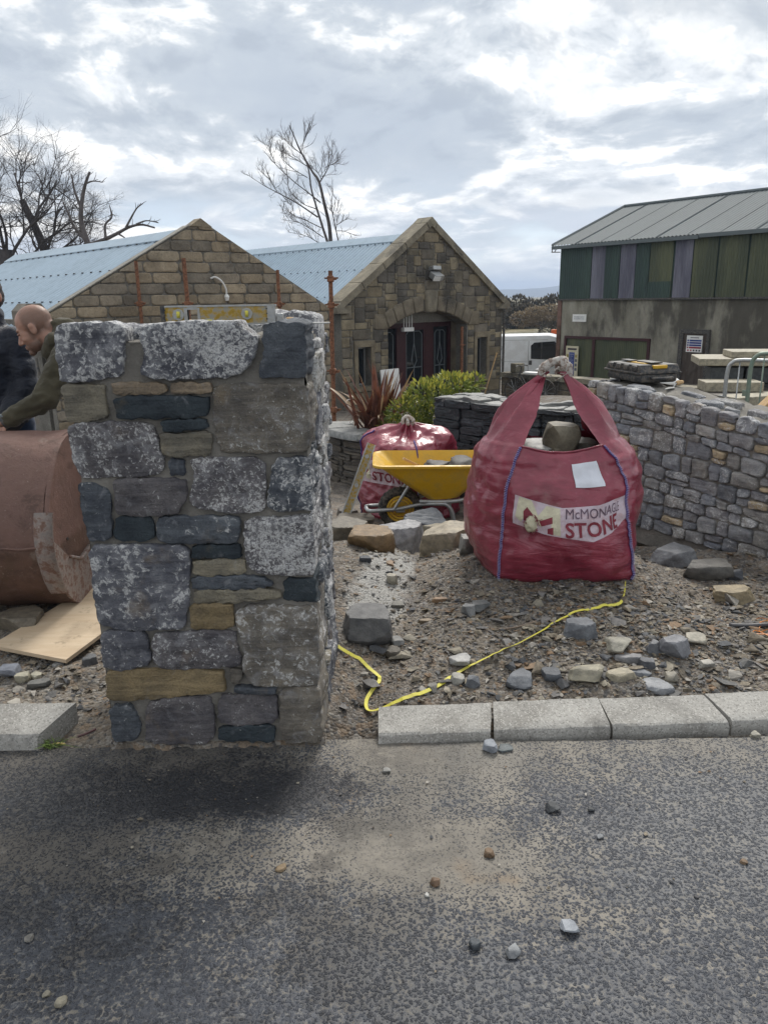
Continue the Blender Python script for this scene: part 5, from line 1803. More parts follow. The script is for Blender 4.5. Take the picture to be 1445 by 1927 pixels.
# ---- low yard wall running on from the porch building
YF = plane_frame((3.40, 21.75), math.atan2(0.645, -0.764))
yw = thing('yard_wall', 'low stone yard wall with flat coping between porch building and shed', 'wall', tuple(YF(3, -1.3, 0)))
obj('wall_body', slab(YF, 0, 8, -1.8, -0.6, -0.3, 0.0), M['joint'], yw)
for k, (a, b, c2, d) in enumerate(pack(62, 8, [(3, 1), (4, 1), (2, 1), (4, 2), (3, 2)], rs)):
    if a * .13 > 6:
        continue
    P = jitter_rect(a * .13, -1.5 + b * .112, c2 * .13, -1.5 + d * .112, .008, .006, rs)
    obj('block', stone_vf(P, YF, h=rs.uniform(.01, .03), depth=.01, n=14, rings=(1, .94, .8), amp=.008, freq=7, edge=.003, seed=k, cut=0, tilt=.03), M['ashlar'], yw, color=np.array([(0.16, 0.14, 0.11), (0.12, 0.11, 0.09), (0.19, 0.16, 0.12)][k % 3]) * rs.uniform(.8, 1.1), smooth=True)
for k in range(8):
    obj('coping_slab', slab(YF, k * 1.0 + .006, k * 1.0 + .994, -0.598, -0.47, -0.38, 0.09), M['ashlar'], yw, color=(0.27, 0.25, 0.20))
o = obj('stone_block', MB().box(YF(0.42, -0.34, -0.16), (0.30, 0.26, 0.25), rz=0.4, bevel=0.015).get(), M['ashlar'], color=(0.22, 0.20, 0.15))
tag(o, 'squared stone block sitting on the yard wall by the porch building', 'stone block')
o = obj('white_tile', MB().box(YF(1.0, -0.445, -0.14), (0.5, 0.28, 0.045), rz=-0.7).get(), M['white'])
tag(o, 'flat white slab lying on the yard wall coping', 'slab')
D, F = ico(3)
V = D * np.array([0.95, 0.36, 0.24])
V[:, 2] = np.maximum(V[:, 2], -0.02)
V = V @ rotz(-0.85).T + YF(4.35, -0.445, -0.2)
o = obj('curved_cover', (V, F), M['white'], smooth=True)
tag(o, 'long white curved plastic cover lying on the yard wall', 'cover')
o = obj('red_brick', MB().box(YF(4.15, -0.43, 0.02), (0.40, 0.12, 0.075), rz=-0.9, bevel=0.01).get(), M['tint'], color=(0.24, 0.075, 0.045))
tag(o, 'reddish brick on the yard wall beside the white cover', 'brick')

# ---- bicycle leaning on the yard wall, broom handle beside it
bk = thing('bicycle', 'dark bicycle with a pale saddle leaning on the yard wall', 'bicycle', tuple(YF(1.25, -1.22, 0.35)), 0)
def bp(x, z, w=0.0):
    return YF(1.25 + x, -1.22 + z, 0.36 - 0.12 * z + w)
for x in (-0.52, 0.52):
    ring = [bp(x + 0.33 * math.cos(t), 0.34 + 0.33 * math.sin(t)) for t in np.linspace(0, 2 * math.pi, 33)]
    wh = obj('wheel', tube_vf(ring, 0.02, 6, False), M['rubber'], bk, smooth=True)
    sm = MB()
    for t in np.linspace(0, math.pi, 7)[:-1]:
        sm.tube([bp(x - 0.32 * math.cos(t), 0.34 - 0.32 * math.sin(t)), bp(x + 0.32 * math.cos(t), 0.34 + 0.32 * math.sin(t))], 0.004, 4)
    obj('spokes', sm.get(), M['galv'], wh)
fr = MB()
for a, b in (((-0.38, 0.80), (0.0, 0.34)), ((-0.36, 0.74), (0.26, 0.76)), ((0.0, 0.34), (0.26, 0.76)), ((0.0, 0.34), (0.52, 0.34)), ((0.26, 0.76), (0.52, 0.34)), ((0.26, 0.76), (0.30, 0.88)), ((-0.38, 0.82), (-0.52, 0.34)), ((-0.38, 0.80), (-0.34, 0.96))):
    fr.tube([bp(*a), bp(*b)], 0.019, 6)
obj('frame', fr.get(), M['black'], bk)
obj('handlebar', tube_vf(smooth_path([bp(-0.30, 0.98, 0.30), bp(-0.36, 1.0, 0.12), bp(-0.34, 0.97), bp(-0.36, 1.0, -0.12), bp(-0.30, 0.98, -0.2)], 16), 0.016, 6), M['black'], bk)
D3, F3 = ico(2)
obj('saddle', (D3 * np.array([0.17, 0.08, 0.05]) @ rotz(-0.87).T + bp(0.30, 0.91), F3), M['white'], bk, smooth=True)
o = obj('broom_handle', tube_vf([YF(-0.25, -1.25, 0.5), YF(-0.05, 0.08, 0.18)], 0.02, 6), M['timber'])
tag(o, 'thin wooden pole leaning on the corner of the porch building', 'pole')

# ---- parked white van beyond
vn = thing('parked_van', 'white panel van parked beyond the yard wall beside the green shed', 'van', (6.4, 34.0, hz(6.4, 34.0)), math.radians(-14))
VZ = -2.25 - vn.location.z
vfz = lambda u, v, w: np.array([u, -w, v + VZ])
side_poly = [(-3.0, 0.35), (-3.05, 1.0), (-2.95, 2.05), (-2.6, 2.18), (0.9, 2.24), (1.25, 2.16), (2.0, 1.45), (2.65, 1.18), (2.78, 0.8), (2.75, 0.35)]
bm = bmesh.new()
V, F = prism_vf(side_poly, vfz, -1.0, 1.0)
bv = [bm.verts.new(v) for v in V]
for f in F:
    bm.faces.new([bv[i] for i in f])
bmesh.ops.recalc_face_normals(bm, faces=bm.faces)
bmesh.ops.bevel(bm, geom=bm.edges[:], offset=0.07, segments=3, affect='EDGES', profile=0.6)
bm.verts.index_update()
body = (np.array([q.co[:] for q in bm.verts]), [tuple(q.index for q in p.verts) for p in bm.faces])
bm.free()
obj('body', body, M['van'], vn, world=False, split=50)
vt = lambda name, poly, w, mat, th=0.012, par=None: fix_normals(obj(name, prism_vf(poly, vfz, w, w + th), M[mat], par or vn, world=False)) 
vt('cab_window', [(0.22, 1.25), (0.20, 1.80), (0.34, 1.93), (1.18, 1.98), (1.72, 1.42), (1.62, 1.20)], 1.0, 'glass')
vt('window_pillar', [(0.62, 1.24), (0.66, 1.24), (0.68, 1.95), (0.64, 1.95)], 1.014, 'black')
vt('door_seam', [(0.10, 0.5), (0.115, 0.5), (0.115, 2.0), (0.10, 2.0)], 1.0, 'black', 0.004)
vt('body_crease', [(-2.9, 1.98), (0.9, 2.04), (0.9, 2.055), (-2.9, 1.995)], 1.0, 'galv', 0.006)
vt('body_crease', [(-2.9, 1.12), (0.05, 1.12), (0.05, 1.135), (-2.9, 1.135)], 1.0, 'galv', 0.006)
vt('door_handle', [(0.14, 1.0), (0.26, 1.0), (0.26, 1.18), (0.14, 1.18)], 1.0, 'black', 0.02)
vt('mirror', [(1.38, 1.42), (1.62, 1.40), (1.60, 1.72), (1.42, 1.72)], 1.06, 'black', 0.14)
ws = [np.array([1.28, -0.85, 2.13 + VZ]), np.array([1.28, 0.85, 2.13 + VZ]), np.array([1.98, 0.88, 1.49 + VZ]), np.array([1.98, -0.88, 1.49 + VZ])]
n_ = np.array([0.7, 0, 0.72])
obj('windscreen', (np.array([p + n_ * 0.012 for p in ws] + [p + n_ * 0.03 for p in ws]), [(0, 1, 2, 3), (7, 6, 5, 4), (0, 4, 5, 1), (1, 5, 6, 2), (2, 6, 7, 3), (3, 7, 4, 0)]), M['glass'], vn, world=False)
for x in (-2.0, 1.95):
    for s in (-1, 1):
        w_ = obj('wheel', tube_vf([(x, s * 0.80, 0.34 + VZ), (x, s * 1.01, 0.34 + VZ)], 0.34, 20), M['rubber'], vn, world=False, split=40)
        obj('hubcap', tube_vf([(x, s * 1.0, 0.34 + VZ), (x, s * 1.02, 0.34 + VZ)], 0.2, 16), M['galv'], w_, world=False)


def text_mesh(body, size, extrude=0.0, bold=False, spacing=1.0):
    cu = bpy.data.curves.new('lettering', 'FONT')
    cu.body = body
    cu.size = size
    cu.extrude = extrude
    cu.space_character = spacing
    if bold:
        cu.offset = 0.022 * size
    cu.resolution_u = 3
    o = bpy.data.objects.new('lettering', cu)
    COL.objects.link(o)
    dg = bpy.context.evaluated_depsgraph_get()
    me = bpy.data.meshes.new_from_object(o.evaluated_get(dg))
    bpy.data.objects.remove(o)
    v = np.array([q.co[:] for q in me.vertices])
    f = [tuple(p.vertices) for p in me.polygons]
    bpy.data.meshes.remove(me)
    return v, f


v, f = text_mesh('McMONAGLE', 0.20)
obj('lettering', (np.stack([v[:, 0] - 2.2, np.full(len(v), -1.006), v[:, 1] + 1.62 + VZ], 1), f), M['letter_dark'], vn, world=False)
v, f = text_mesh('STONE', 0.33, bold=True)
obj('lettering', (np.stack([v[:, 0] - 2.15, np.full(len(v), -1.006), v[:, 1] + 1.28 + VZ], 1), f), M['letter_dark'], vn, world=False)
vt('text_line', [(-2.1, 1.18), (-0.95, 1.18), (-0.95, 1.21), (-2.1, 1.21)], 1.0, 'letter_dark', 0.005)

# ---- steel barriers, slabs and timber behind the new wall
def barrier(x, y, rz, label, mat, L=1.9):
    zb = hz(x, y)
    t = thing('crowd_barrier', label, 'barrier', (x, y, zb), rz, 'steel crowd barriers behind the rubble wall')
    top = 1.10
    fr = smooth_path([(0, 0, 0.12), (0, 0, 0.55), (0, 0, top - 0.14), (0.04, 0, top - 0.03), (0.14, 0, top), (0.5, 0, top), (L - 0.5, 0, top), (L - 0.14, 0, top), (L - 0.04, 0, top - 0.03), (L, 0, top - 0.14), (L, 0, 0.55), (L, 0, 0.12)], 90)
    obj('frame', tube_vf(fr, 0.021, 8), M[mat], t, world=False, smooth=True)
    obj('bottom_rail', tube_vf([(0, 0, 0.2), (L, 0, 0.2)], 0.016, 6), M[mat], t, world=False, smooth=True)
    for k in range(1, 17):
        xx = k * L / 17
        obj('bar', tube_vf([(xx, 0, 0.2), (xx, 0, top - 0.012)], 0.007, 5), M[mat], t, world=False, smooth=True)
    for xx in (0.25, L - 0.25):
        obj('foot', tube_vf([(xx, -0.3, 0.012), (xx, 0, 0.1), (xx, 0.3, 0.012)], 0.014, 6), M[mat], t, world=False, smooth=True)
    obj('hook', MB().box((-0.03, 0, 0.70), (0.05, 0.02, 0.06)).get(), M[mat], t, world=False)


barrier(3.62, 8.05, math.radians(-33), 'galvanised steel crowd barrier standing behind the green-tinted one', 'galv')
M['green_galv'] = m_plain('green_tinted_tube', (0.20, 0.27, 0.22), 0.45, 0.4, 0.15, 20, 0.1, dirt=0.4)
barrier(3.72, 7.75, math.radians(-30), 'steel crowd barrier with a faded green upright', 'green_galv')
BY = 10.6
st = thing('block_stack', 'stack of dark concrete blocks carrying pale stone slabs behind the barriers', 'block stack', (5.4, 11.2, hz(5.4, 11.2)))
zt = 0.58
for r in range(4):
    for k in range(5):
        obj('block', MB().box((4.95 + k * 0.46 + (r % 2) * 0.1, 11.1 - k * 0.12, zt - 0.11 - r * 0.225), (0.44, 0.40, 0.215), rz=-0.25, bevel=0.008).get(), M['tint'], st, color=(0.055, 0.06, 0.062))
for k, (x, y, z, sx, sy, sz, rz_, lab) in enumerate([(5.35, 11.2, 0.60, 1.5, 0.9, 0.10, -0.25, 'wide pale sandstone slab on top of the dark block stack'),
                                                     (5.55, 11.1, 0.705, 1.1, 0.6, 0.09, -0.2, 'smaller pale slab lying on the wide slab of the block stack'),
                                                     (4.80, 10.55, 0.30, 0.75, 0.45, 0.13, -0.15, 'pale dressed stone in front of the dark block stack'),
                                                     (4.95, 10.05, 0.18, 1.0, 0.35, 0.12, 0.35, 'long pale dressed stone lying askew behind the rubble wall'),
                                                     (5.75, 10.3, 0.30, 0.8, 0.5, 0.1, 0.2, 'pale slab seen through the bars of the green barrier')]):
    o = obj('stone_slab', MB().box((x, y, z + sz / 2), (sx, sy, sz), rz=rz_, bevel=0.01).get(), M['tint'], color=(0.29, 0.265, 0.20))
    tag(o, lab, 'stone slab', 'pale stone slabs behind the rubble wall')
o = obj('timber_plank', MB().box((3.37, 6.55, 0.72), (0.95, 0.10, 0.06), rot=rotz(0.15) @ roty(-0.75), bevel=0.004).get(), M['timber'])
tag(o, 'sloping raw timber plank sticking up behind the rubble wall', 'plank')
pal = obj('slab_support', MB().box((4.85, 10.35, 0.02), (1.4, 0.9, 0.55), rz=0.1, bevel=0.02).get(), M['tint'], color=(0.07, 0.06, 0.05))
tag(pal, 'dark earth-stained pallet load under the pale dressed stones', 'pallet load')

# ---- red bags and clutter far off in the yard
rs = np.random.RandomState(3)
DB, FB = box_vf((1, 1, 1), 0.14)
for k in range(8):
    r, c = divmod(k, 4)
    v = DB * np.array([0.85, 0.8, 0.72])
    v = v + fbm(v * 3 + k * 9, 3)[:, None] * 0.05
    z0 = -2.55 if r == 0 else -1.86
    o = obj('far_bulk_bag', (v + np.array([9.1 + c * 0.92, 56 + rs.uniform(-.1, .1), z0 + .36]), FB), M['bag'], smooth=True)
    tag(o, 'small maroon bulk bag stacked in the double row beyond the van roof', 'bulk bag', 'red bags stored beyond the van')
o = obj('orange_barrier', MB().box((13.1, 58, -1.6), (0.9, 0.2, 1.5), bevel=0.06).box((13.1, 57.85, -1.2), (0.6, 0.15, 0.25)).box((12.8, 58, -2.4), (0.2, 0.6, 0.15)).box((13.4, 58, -2.4), (0.2, 0.6, 0.15)).get(), M['tint'], color=(0.62, 0.13, 0.03))
tag(o, 'orange plastic barrier beyond the van roof', 'barrier')
o = obj('skip', prism_vf([(14.0, -2.6), (15.6, -2.6), (16.0, -1.0), (13.7, -1.0)], lambda u, v, w: np.array([u, 58 + w, v]), -0.8, 0.8), M['maroon'])
fix_normals(o)
tag(o, 'dark maroon waste skip beyond the van by the shed corner', 'skip')
rl = thing('pipe_rail', 'bent steel pipe rail above the van roof in the far yard', 'rail', (11.8, 50, hz(11.8, 50)))
obj('rail', tube_vf(smooth_path([(9.8, 50, -2.6), (9.9, 50, -1.25), (10.2, 50, -0.98), (12.0, 50, -0.92), (12.9, 50, -0.92), (13.0, 50, -2.6)], 40), 0.05, 6), M['bark'], rl, smooth=True)

# ------------------------------------------------------------------ bulk bags
def grid_faces(nr, nc, wrap=False):
    i = np.arange(nr * nc).reshape(nr, nc)
    if wrap:
        i = np.concatenate([i, i[:, :1]], 1)
    return np.stack([i[:-1, :-1], i[:-1, 1:], i[1:, 1:], i[1:, :-1]], -1).reshape(-1, 4).tolist()


def grid_normals(G):
    du = np.gradient(G, axis=1)
    dv = np.gradient(G, axis=0)
    n = np.cross(du, dv)
    return n / (np.linalg.norm(n, axis=2)[:, :, None] + 1e-9)


class Panel:
    """rectangular cloth panel sampled on a grid; at(s, z) looks a point up on the finished surface"""
    def __init__(self, G, zs):
        self.G, self.zs = G, zs
        self.N = grid_normals(G)
        self.ns = G.shape[1]

    def at(self, s, z, off=0.0):
        fi = np.clip(s, 0, 1) * (self.ns - 1.001)
        fj = np.interp(z, self.zs, np.arange(len(self.zs))) * 0.9999
        i, j = int(fi), int(fj)
        a, b = fi - i, fj - j
        G, N = self.G, self.N
        f = lambda A: (A[j, i] * (1 - a) + A[j, i + 1] * a) * (1 - b) + (A[j + 1, i] * (1 - a) + A[j + 1, i + 1] * a) * b
        return f(G) + f(N) * off


def cut_grid(v, f, step_x, step_y):
    """tessellate a flat mesh so that it can follow a curved surface"""
    bm = bmesh.new()
    bv = [bm.verts.new(p) for p in v]
    for q in f:
        try:
            bm.faces.new([bv[i] for i in q])
        except ValueError:
            pass
    lo, hi = np.min(v, 0), np.max(v, 0)
    for ax, st in ((0, step_x), (1, step_y)):
        t = lo[ax] + st
        while t < hi[ax]:
            no = [0, 0, 0]
            no[ax] = 1
            co = [0, 0, 0]
            co[ax] = t
            bmesh.ops.bisect_plane(bm, geom=bm.verts[:] + bm.edges[:] + bm.faces[:], plane_co=co, plane_no=no)
            t += st
    bm.verts.index_update()
    v2 = np.array([q.co[:] for q in bm.verts])
    f2 = [tuple(q.index for q in p.verts) for p in bm.faces]
    bm.free()
    return v2, f2


def keyed(z, zs, vals):
    return np.interp(z, zs, vals)


M['stitch'] = m_plain('pale_stitching', (0.26, 0.24, 0.40), 0.8, 0, 0.2, 60, 0.2)
# ---- near bag, full of stone, handles gathered to a tie
B1 = thing('bulk_bag', 'large maroon woven bulk bag full of stone with its handles tied up', 'bulk bag', (0.95, 4.08, 0.135))
zs = np.concatenate([[0.0], np.linspace(0.012, 0.72, 84)])
ZK = [0.0, 0.05, 0.2, 0.38, 0.55, 0.66, 0.72]
FLx, FLy = [-.345, -.352, -.348, -.338, -.315, -.275, -.242], [-.32, -.335, -.34, -.335, -.315, -.285, -.25]
FRx, FRy = [.335, .345, .322, .290, .288, .235, .175], [-.33, -.345, -.35, -.335, -.305, -.275, -.24]
BRx, BRy = [.33, .345, .345, .33, .31, .27, .20], [.30, .32, .33, .32, .30, .25, .20]
BLx, BLy = [-.34, -.35, -.36, -.35, -.33, -.28, -.22], [.30, .32, .33, .32, .30, .25, .20]
BF, BR_, BB, BL_ = [.01, .045, .10, .085, .05, .03, .012], [.02, .05, .095, .115, .14, .15, .145], [.02, .05, .08, .08, .06, .03, .01], [.03, .07, .135, .145, .145, .165, .175]
ns = 60
ss = np.linspace(0, 1, ns)
hump = (1 - np.abs(2 * ss - 1) ** 2.4)


def bag_side(c0, c1, bul, seed):
    G = np.zeros((len(zs), ns, 3))
    for j, z in enumerate(zs):
        a = np.array([keyed(z, ZK, c0[0]), keyed(z, ZK, c0[1])])
        b = np.array([keyed(z, ZK, c1[0]), keyed(z, ZK, c1[1])])
        d = b - a
        n = np.array([d[1], -d[0]]) / np.linalg.norm(d)
        P = a + np.outer(ss, d) + np.outer(hump * keyed(z, ZK, bul), n)
        G[j, :, :2] = P
        G[j, :, 2] = z
    N = grid_normals(G)
    Q = G.reshape(-1, 3)
    w = fbm(Q * np.array([3.6, 3.6, 4.2]) + seed, 4, 0.5) * 0.020 + (1 - np.abs(fbm(Q * np.array([2.6, 2.6, 5.5]) + seed * 2, 3, 0.45)) * 2) * 0.010
    w = w.reshape(len(zs), ns)
    ed = np.minimum(1, np.minimum(ss, 1 - ss) / 0.05)
    w = w * (0.25 + 0.75 * ed)[None, :] * np.minimum(1, zs / 0.03 + 0.15)[:, None]
    pull = 0.016 * np.sin(zs * 95 + 3 * np.sin(zs * 21))[:, None] * np.exp(-np.minimum(ss, 1 - ss) / 0.09)[None, :] * 0.2
    return G + N * (w + pull)[:, :, None]


c = {'FL': (FLx, FLy), 'FR': (FRx, FRy), 'BR': (BRx, BRy), 'BL': (BLx, BLy)}
GF, GR, GB, GL = bag_side(c['FL'], c['FR'], BF, 1), bag_side(c['FR'], c['BR'], BR_, 5), bag_side(c['BR'], c['BL'], BB, 9), bag_side(c['BL'], c['FL'], BL_, 14)
for A, B_ in ((GF, GR), (GR, GB), (GB, GL), (GL, GF)):      # weld the corners
    m = (A[:, -1] + B_[:, 0]) / 2
    A[:, -1] = m
    B_[:, 0] = m
sag = 0.035 * (1 - (2 * ss - 1) ** 2)
k = sstep(zs, 0.5, 0.72)
for G in (GF, GB):
    G[:, :, 2] -= k[:, None] * sag[None, :]


def flap(G, apex, seed):
    """side panel carried on upward and gathered into a handle"""
    nt = 60
    base, prev = G[-1], G[-3]
    T = np.linspace(0, 1, nt)[1:]
    out = []
    for t in T:
        e = t ** 0.94
        sp = (ss - 0.5)
        ap = np.array(apex) + np.stack([0.008 * np.sin(sp * 40), sp * 0.085, 0.006 * np.cos(sp * 31)], 1)
        P = base * (1 - e) + ap * e
        ple = np.sin(ss * 2 * math.pi * 4.5 + 1.3 * math.sin(3 * t + seed) + seed) * 0.030 * (math.sin(min(1, t * 1.15) * math.pi * 0.80) ** 1.2) * (1 - 0.35 * t)
        cx = np.sign(base[:, 0].mean())
        P[:, 0] += ple * cx + cx * 0.05 * math.sin(math.pi * t) * (1 - (2 * ss - 1) ** 2) - cx * 0.012
        P[:, 1] += 0.010 * np.sin(ss * 22 + t * 5 + seed) * math.sin(math.pi * t)
        out.append(P)
    out = np.array(out)
    q = out.reshape(-1, 3)
    out = out + (fbm(q * np.array([9, 9, 5]) + seed, 4, 0.55) * 0.010).reshape(out.shape[0], ns)[:, :, None] * np.array([1, 0.4, 0]) * np.sin(np.pi * T)[:, None, None]
    return out


FLL, FLR = flap(GL, (-0.085, 0.02, 1.075), 2.0), flap(GR, (0.020, 0.02, 1.07), 5.0)
mb = MB()
for G in (GF, GB):
    mb.add(G.reshape(-1, 3), grid_faces(len(zs), ns))
for G, Fp in ((GL, FLL), (GR, FLR)):
    H = np.concatenate([G, Fp])
    mb.add(H.reshape(-1, 3), grid_faces(H.shape[0], ns))
bot = np.concatenate([G[0, :-1] for G in (GF, GR, GB, GL)])
mb.add(np.concatenate([bot * np.array([1, 1, 0]), [[0, 0, 0.0]]]), [((i + 1) % len(bot), i, len(bot)) for i in range(len(bot))])
bo = obj('bag_cloth', mb.get(), M['bag'], B1, smooth=True, world=False)
FP = Panel(GF, zs - 0.0)
# seams
for s_, nm in ((0.0, 'l'), (1.0, 'r')):
    pts = [FP.at(s_, z, 0.004) for z in np.linspace(0.02, 0.715, 60)]
    sm = obj('corner_seam', tube_vf(pts, 0.0062, 6), M['purple'], B1, smooth=True, world=False)
    st = MB()
    for k, z in enumerate(np.linspace(0.03, 0.71, 85)):
        p = FP.at(s_, z, 0.009)
        st.box(p, (0.016, 0.006, 0.0028), rot=roty(0.35))
    so = obj('stitches', st.get(), M['stitch'], sm, world=False)
    so['kind'] = 'stuff'
obj('front_hem', tube_vf([FP.at(s_, 0.719, 0.003) for s_ in np.linspace(0.0, 1, 50)], 0.0055, 6), M['bag'], B1, smooth=True, world=False)


def sheet_on(panel, us, lo, hi, off, nr=14):
    """strip between z = lo(u) and hi(u) laid on a panel"""
    V = [panel.at(u, lo(u) + (hi(u) - lo(u)) * t, off) for t in np.linspace(0, 1, nr) for u in us]
    return np.array(V), grid_faces(nr, len(us))


# printed band, emblem, lettering and the blank white label
btop = lambda s: np.interp(s, [0.07, 0.2, 0.45, 0.75, 1.0], [0.492, 0.470, 0.432, 0.440, 0.478])
bbot = lambda s: np.interp(s, [0.05, 0.3, 0.68, 0.85, 1.0], [0.352, 0.305, 0.262, 0.295, 0.362])
o = obj('printed_band', sheet_on(FP, np.linspace(0.07, 0.995, 60), bbot, btop, 0.0022, 16), M['band'], B1, smooth=True, world=False)
bandm = lambda s, t: (s, bbot(s) + (btop(s) - bbot(s)) * t)


def patch(par, name, poly, off, mat, step=0.012):
    """flat print given in (s, t) of the band"""
    v = np.array([(a * 0.62, b * 0.17, 0) for a, b in poly])
    v, f = cut_grid(v, [tuple(range(len(poly)))], step, step)
    V = [FP.at(*bandm(a / 0.62, b / 0.17), off) for a, b, _ in v]
    obj(name, (np.array(V), f), M[mat], par, smooth=True, world=False)


patch(o, 'emblem_cream', [(0.10, 0.98), (0.20, 0.98), (0.26, 0.55), (0.32, 0.95), (0.43, 0.95), (0.43, 0.05), (0.36, 0.05), (0.36, 0.5), (0.28, 0.2), (0.18, 0.62), (0.13, 0.15), (0.09, 0.3)], 0.0036, 'cream')
patch(o, 'emblem_red', [(0.145, 0.55), (0.17, 0.72), (0.25, 0.42), (0.25, 0.22), (0.15, 0.25)], 0.0048, 'letter_red')
patch(o, 'emblem_red', [(0.27, 0.40), (0.37, 0.62), (0.37, 0.42), (0.29, 0.25)], 0.0048, 'letter_red')
patch(o, 'emblem_red', [(0.335, 0.05), (0.375, 0.05), (0.375, 0.30), (0.335, 0.22)], 0.0048, 'letter_red')
D3, F3 = ico(3)
v = D3 * np.array([0.035, 0.014, 0.045])
v = v + D3 * (fbm(D3 * 2.5, 3) * 0.010)[:, None]
obj('worn_hole', (v + FP.at(0.215, 0.355, 0.006), F3), M['cream'], B1, smooth=True, world=False)
fr_ = MB()
rs = np.random.RandomState(2)
for k in range(40):
    a = rs.uniform(0, 6.28)
    p = FP.at(0.215 + 0.05 * math.cos(a), 0.355 + 0.045 * math.sin(a), 0.008)
    q = p + np.array([rs.uniform(-.02, .02), -0.012, rs.uniform(-.03, .01)])
    fr_.tube([p, (p + q) / 2 + np.array([0, -.006, 0]), q], 0.0016, 4)
obj('frayed_threads', fr_.get(), M['bag'], B1, world=False)['kind'] = 'stuff'


def letters(txt, size, s0, z0, scale_x, u1, bold, mat, slope=0.0):
    v, f = text_mesh(txt, size, bold=bold)
    v, f = cut_grid(v, f, 0.012, 0.014)
    a = scale_x / 0.62
    def smap(u):
        if u < u1:
            return s0 + a * u
        r = 0.985 - (s0 + a * u1)
        return s0 + a * u1 + r * (1 - math.exp(-(u - u1) * a / r))
    V = []
    for x, y, _ in v:
        s_ = smap(x)
        V.append(FP.at(s_, z0 + y + slope * max(0, s_ - 0.75), 0.0055))
    obj('lettering', (np.array(V), f), M[mat], o, smooth=True, world=False)


letters('McMONAGLE', 0.066, 0.465, 0.380, 0.92, 0.21, False, 'letter_dark', 0.14)
letters('STONE', 0.104, 0.465, 0.289, 0.94, 0.215, True, 'letter_red', 0.22)
lab = obj('white_label', sheet_on(FP, np.linspace(0.55, 0.80, 16), lambda s: 0.53, lambda s: 0.665, 0.006, 10), M['cloth_white'], B1, smooth=True, world=False)
# tie: dirty webbing wound over the two gathered handles
tp = smooth_path([(-0.098, 0.02, 1.055), (-0.085, 0.015, 1.098), (-0.045, 0.01, 1.125), (0.0, 0.012, 1.128), (0.03, 0.015, 1.10), (0.042, 0.02, 1.045)], 60)
v, f = tube_vf(tp, np.interp(np.linspace(0, 1, 60), [0, .15, .5, .85, 1], [.022, .028, .020, .029, .026]), 20)
v = v + (fbm(v * 22, 4, 0.6) * 0.011)[:, None] * np.array([0.6, 0.6, 1])
obj('tie', (v, f), M['tie'], B1, smooth=True, world=False)
th_ = MB()
for k in range(9):
    p = np.array([rs.uniform(-.10, .04), -0.02, 1.09 + rs.uniform(-.03, .02)])
    th_.tube(smooth_path([p, p + np.array([rs.uniform(-.03, .03), -.01, -.01]), p + np.array([rs.uniform(-.04, .03), -.012, -.05 * rs.rand()])], 8), 0.0022, 4)
obj('loose_strands', th_.get(), M['tie'], B1, world=False)['kind'] = 'stuff'

# stone in the bag's mouth
for (x, y, z, sx, sy, sz, seed, col, lab) in (
        (0.01, -0.02, 0.61, 0.25, 0.20, 0.20, 23, (0.175, 0.155, 0.115), 'big olive-brown stone standing up in the bag mouth'),
        (-0.10, 0.02, 0.60, 0.26, 0.24, 0.10, 8, (0.33, 0.33, 0.32), 'pale flat stone in the bag mouth beside the big olive one'),
        (-0.19, -0.10, 0.60, 0.14, 0.12, 0.09, 12, (0.12, 0.105, 0.08), 'small brown lump inside the left rim of the full bag'),
        (-0.07, -0.15, 0.60, 0.16, 0.12, 0.08, 15, (0.30, 0.285, 0.25), 'cream chip at the front rim of the full bag'),
        (0.15, 0.03, 0.59, 0.2, 0.24, 0.12, 19, (0.10, 0.095, 0.08), 'dark stone in the bag under the right handle')):
    v, f = rock_vf((sx, sy, sz), seed, 3)
    tag(obj('rubble_stone', (v + np.array([0.95 + x, 4.08 + y, 0.135 + z]), f), M['tint'], color=col, smooth=True, split=32), lab, 'stone', 'stones heaped in the open bulk bag')
v, f = ico(3)
obj('rubble_fill', (v * np.array([0.27, 0.19, 0.05]) + np.array([-0.03, 0.0, 0.60]), f), M['dirt'], B1, world=False)

# ---- second bag, closed, behind the wheelbarrow
B2 = thing('bulk_bag', 'smaller-looking maroon bulk bag with closed knotted top behind the yellow wheelbarrow', 'bulk bag', (0.25, 7.05, hz(0.25, 7.05)), math.radians(-38))
nth, nz = 160, 90
th_a = np.linspace(0, 2 * math.pi, nth, endpoint=False)
zl = np.linspace(0, 1, nz)
V = []
for t in zl:
    z = np.interp(t, [0, .1, .5, .75, .85, .93, 1.0], [0, .06, .48, .74, .83, .88, .93])
    r = np.interp(t, [0, .06, .25, .5, .7, .78, .86, .93, 1.0], [.34, .37, .40, .395, .385, .36, .24, .10, .03])
    e = np.interp(t, [0, .7, .85, 1], [4.5, 4.0, 2.6, 2.0])
    c_, s_ = np.cos(th_a), np.sin(th_a)
    rr = r / (np.abs(c_) ** e + np.abs(s_) ** e) ** (1 / e)
    tilt = np.interp(t, [0, .7, 1], [0, 0, 1])
    x = rr * c_ + 0.02 * tilt
    y = rr * s_ - 0.05 * tilt
    zz = z + 0.05 * sstep(t, 0.6, 0.8) * (1 - sstep(t, 0.85, 1)) * (np.sin(th_a * 2 + 1)) + 0 * c_
    V.append(np.stack([x, y, zz], 1))
V = np.array(V)
q = V.reshape(-1, 3)
nrm = np.stack([np.cos(th_a), np.sin(th_a), np.full(nth, 0.3)], 1)
dsp = fbm(q * np.array([4, 4, 5]) + 3, 4, 0.55) * 0.03 + (1 - np.abs(fbm(q * np.array([6, 6, 8]) + 8, 3, 0.5)) * 2) * 0.014
dsp = dsp.reshape(nz, nth) * np.minimum(1, zl / 0.05)[:, None]
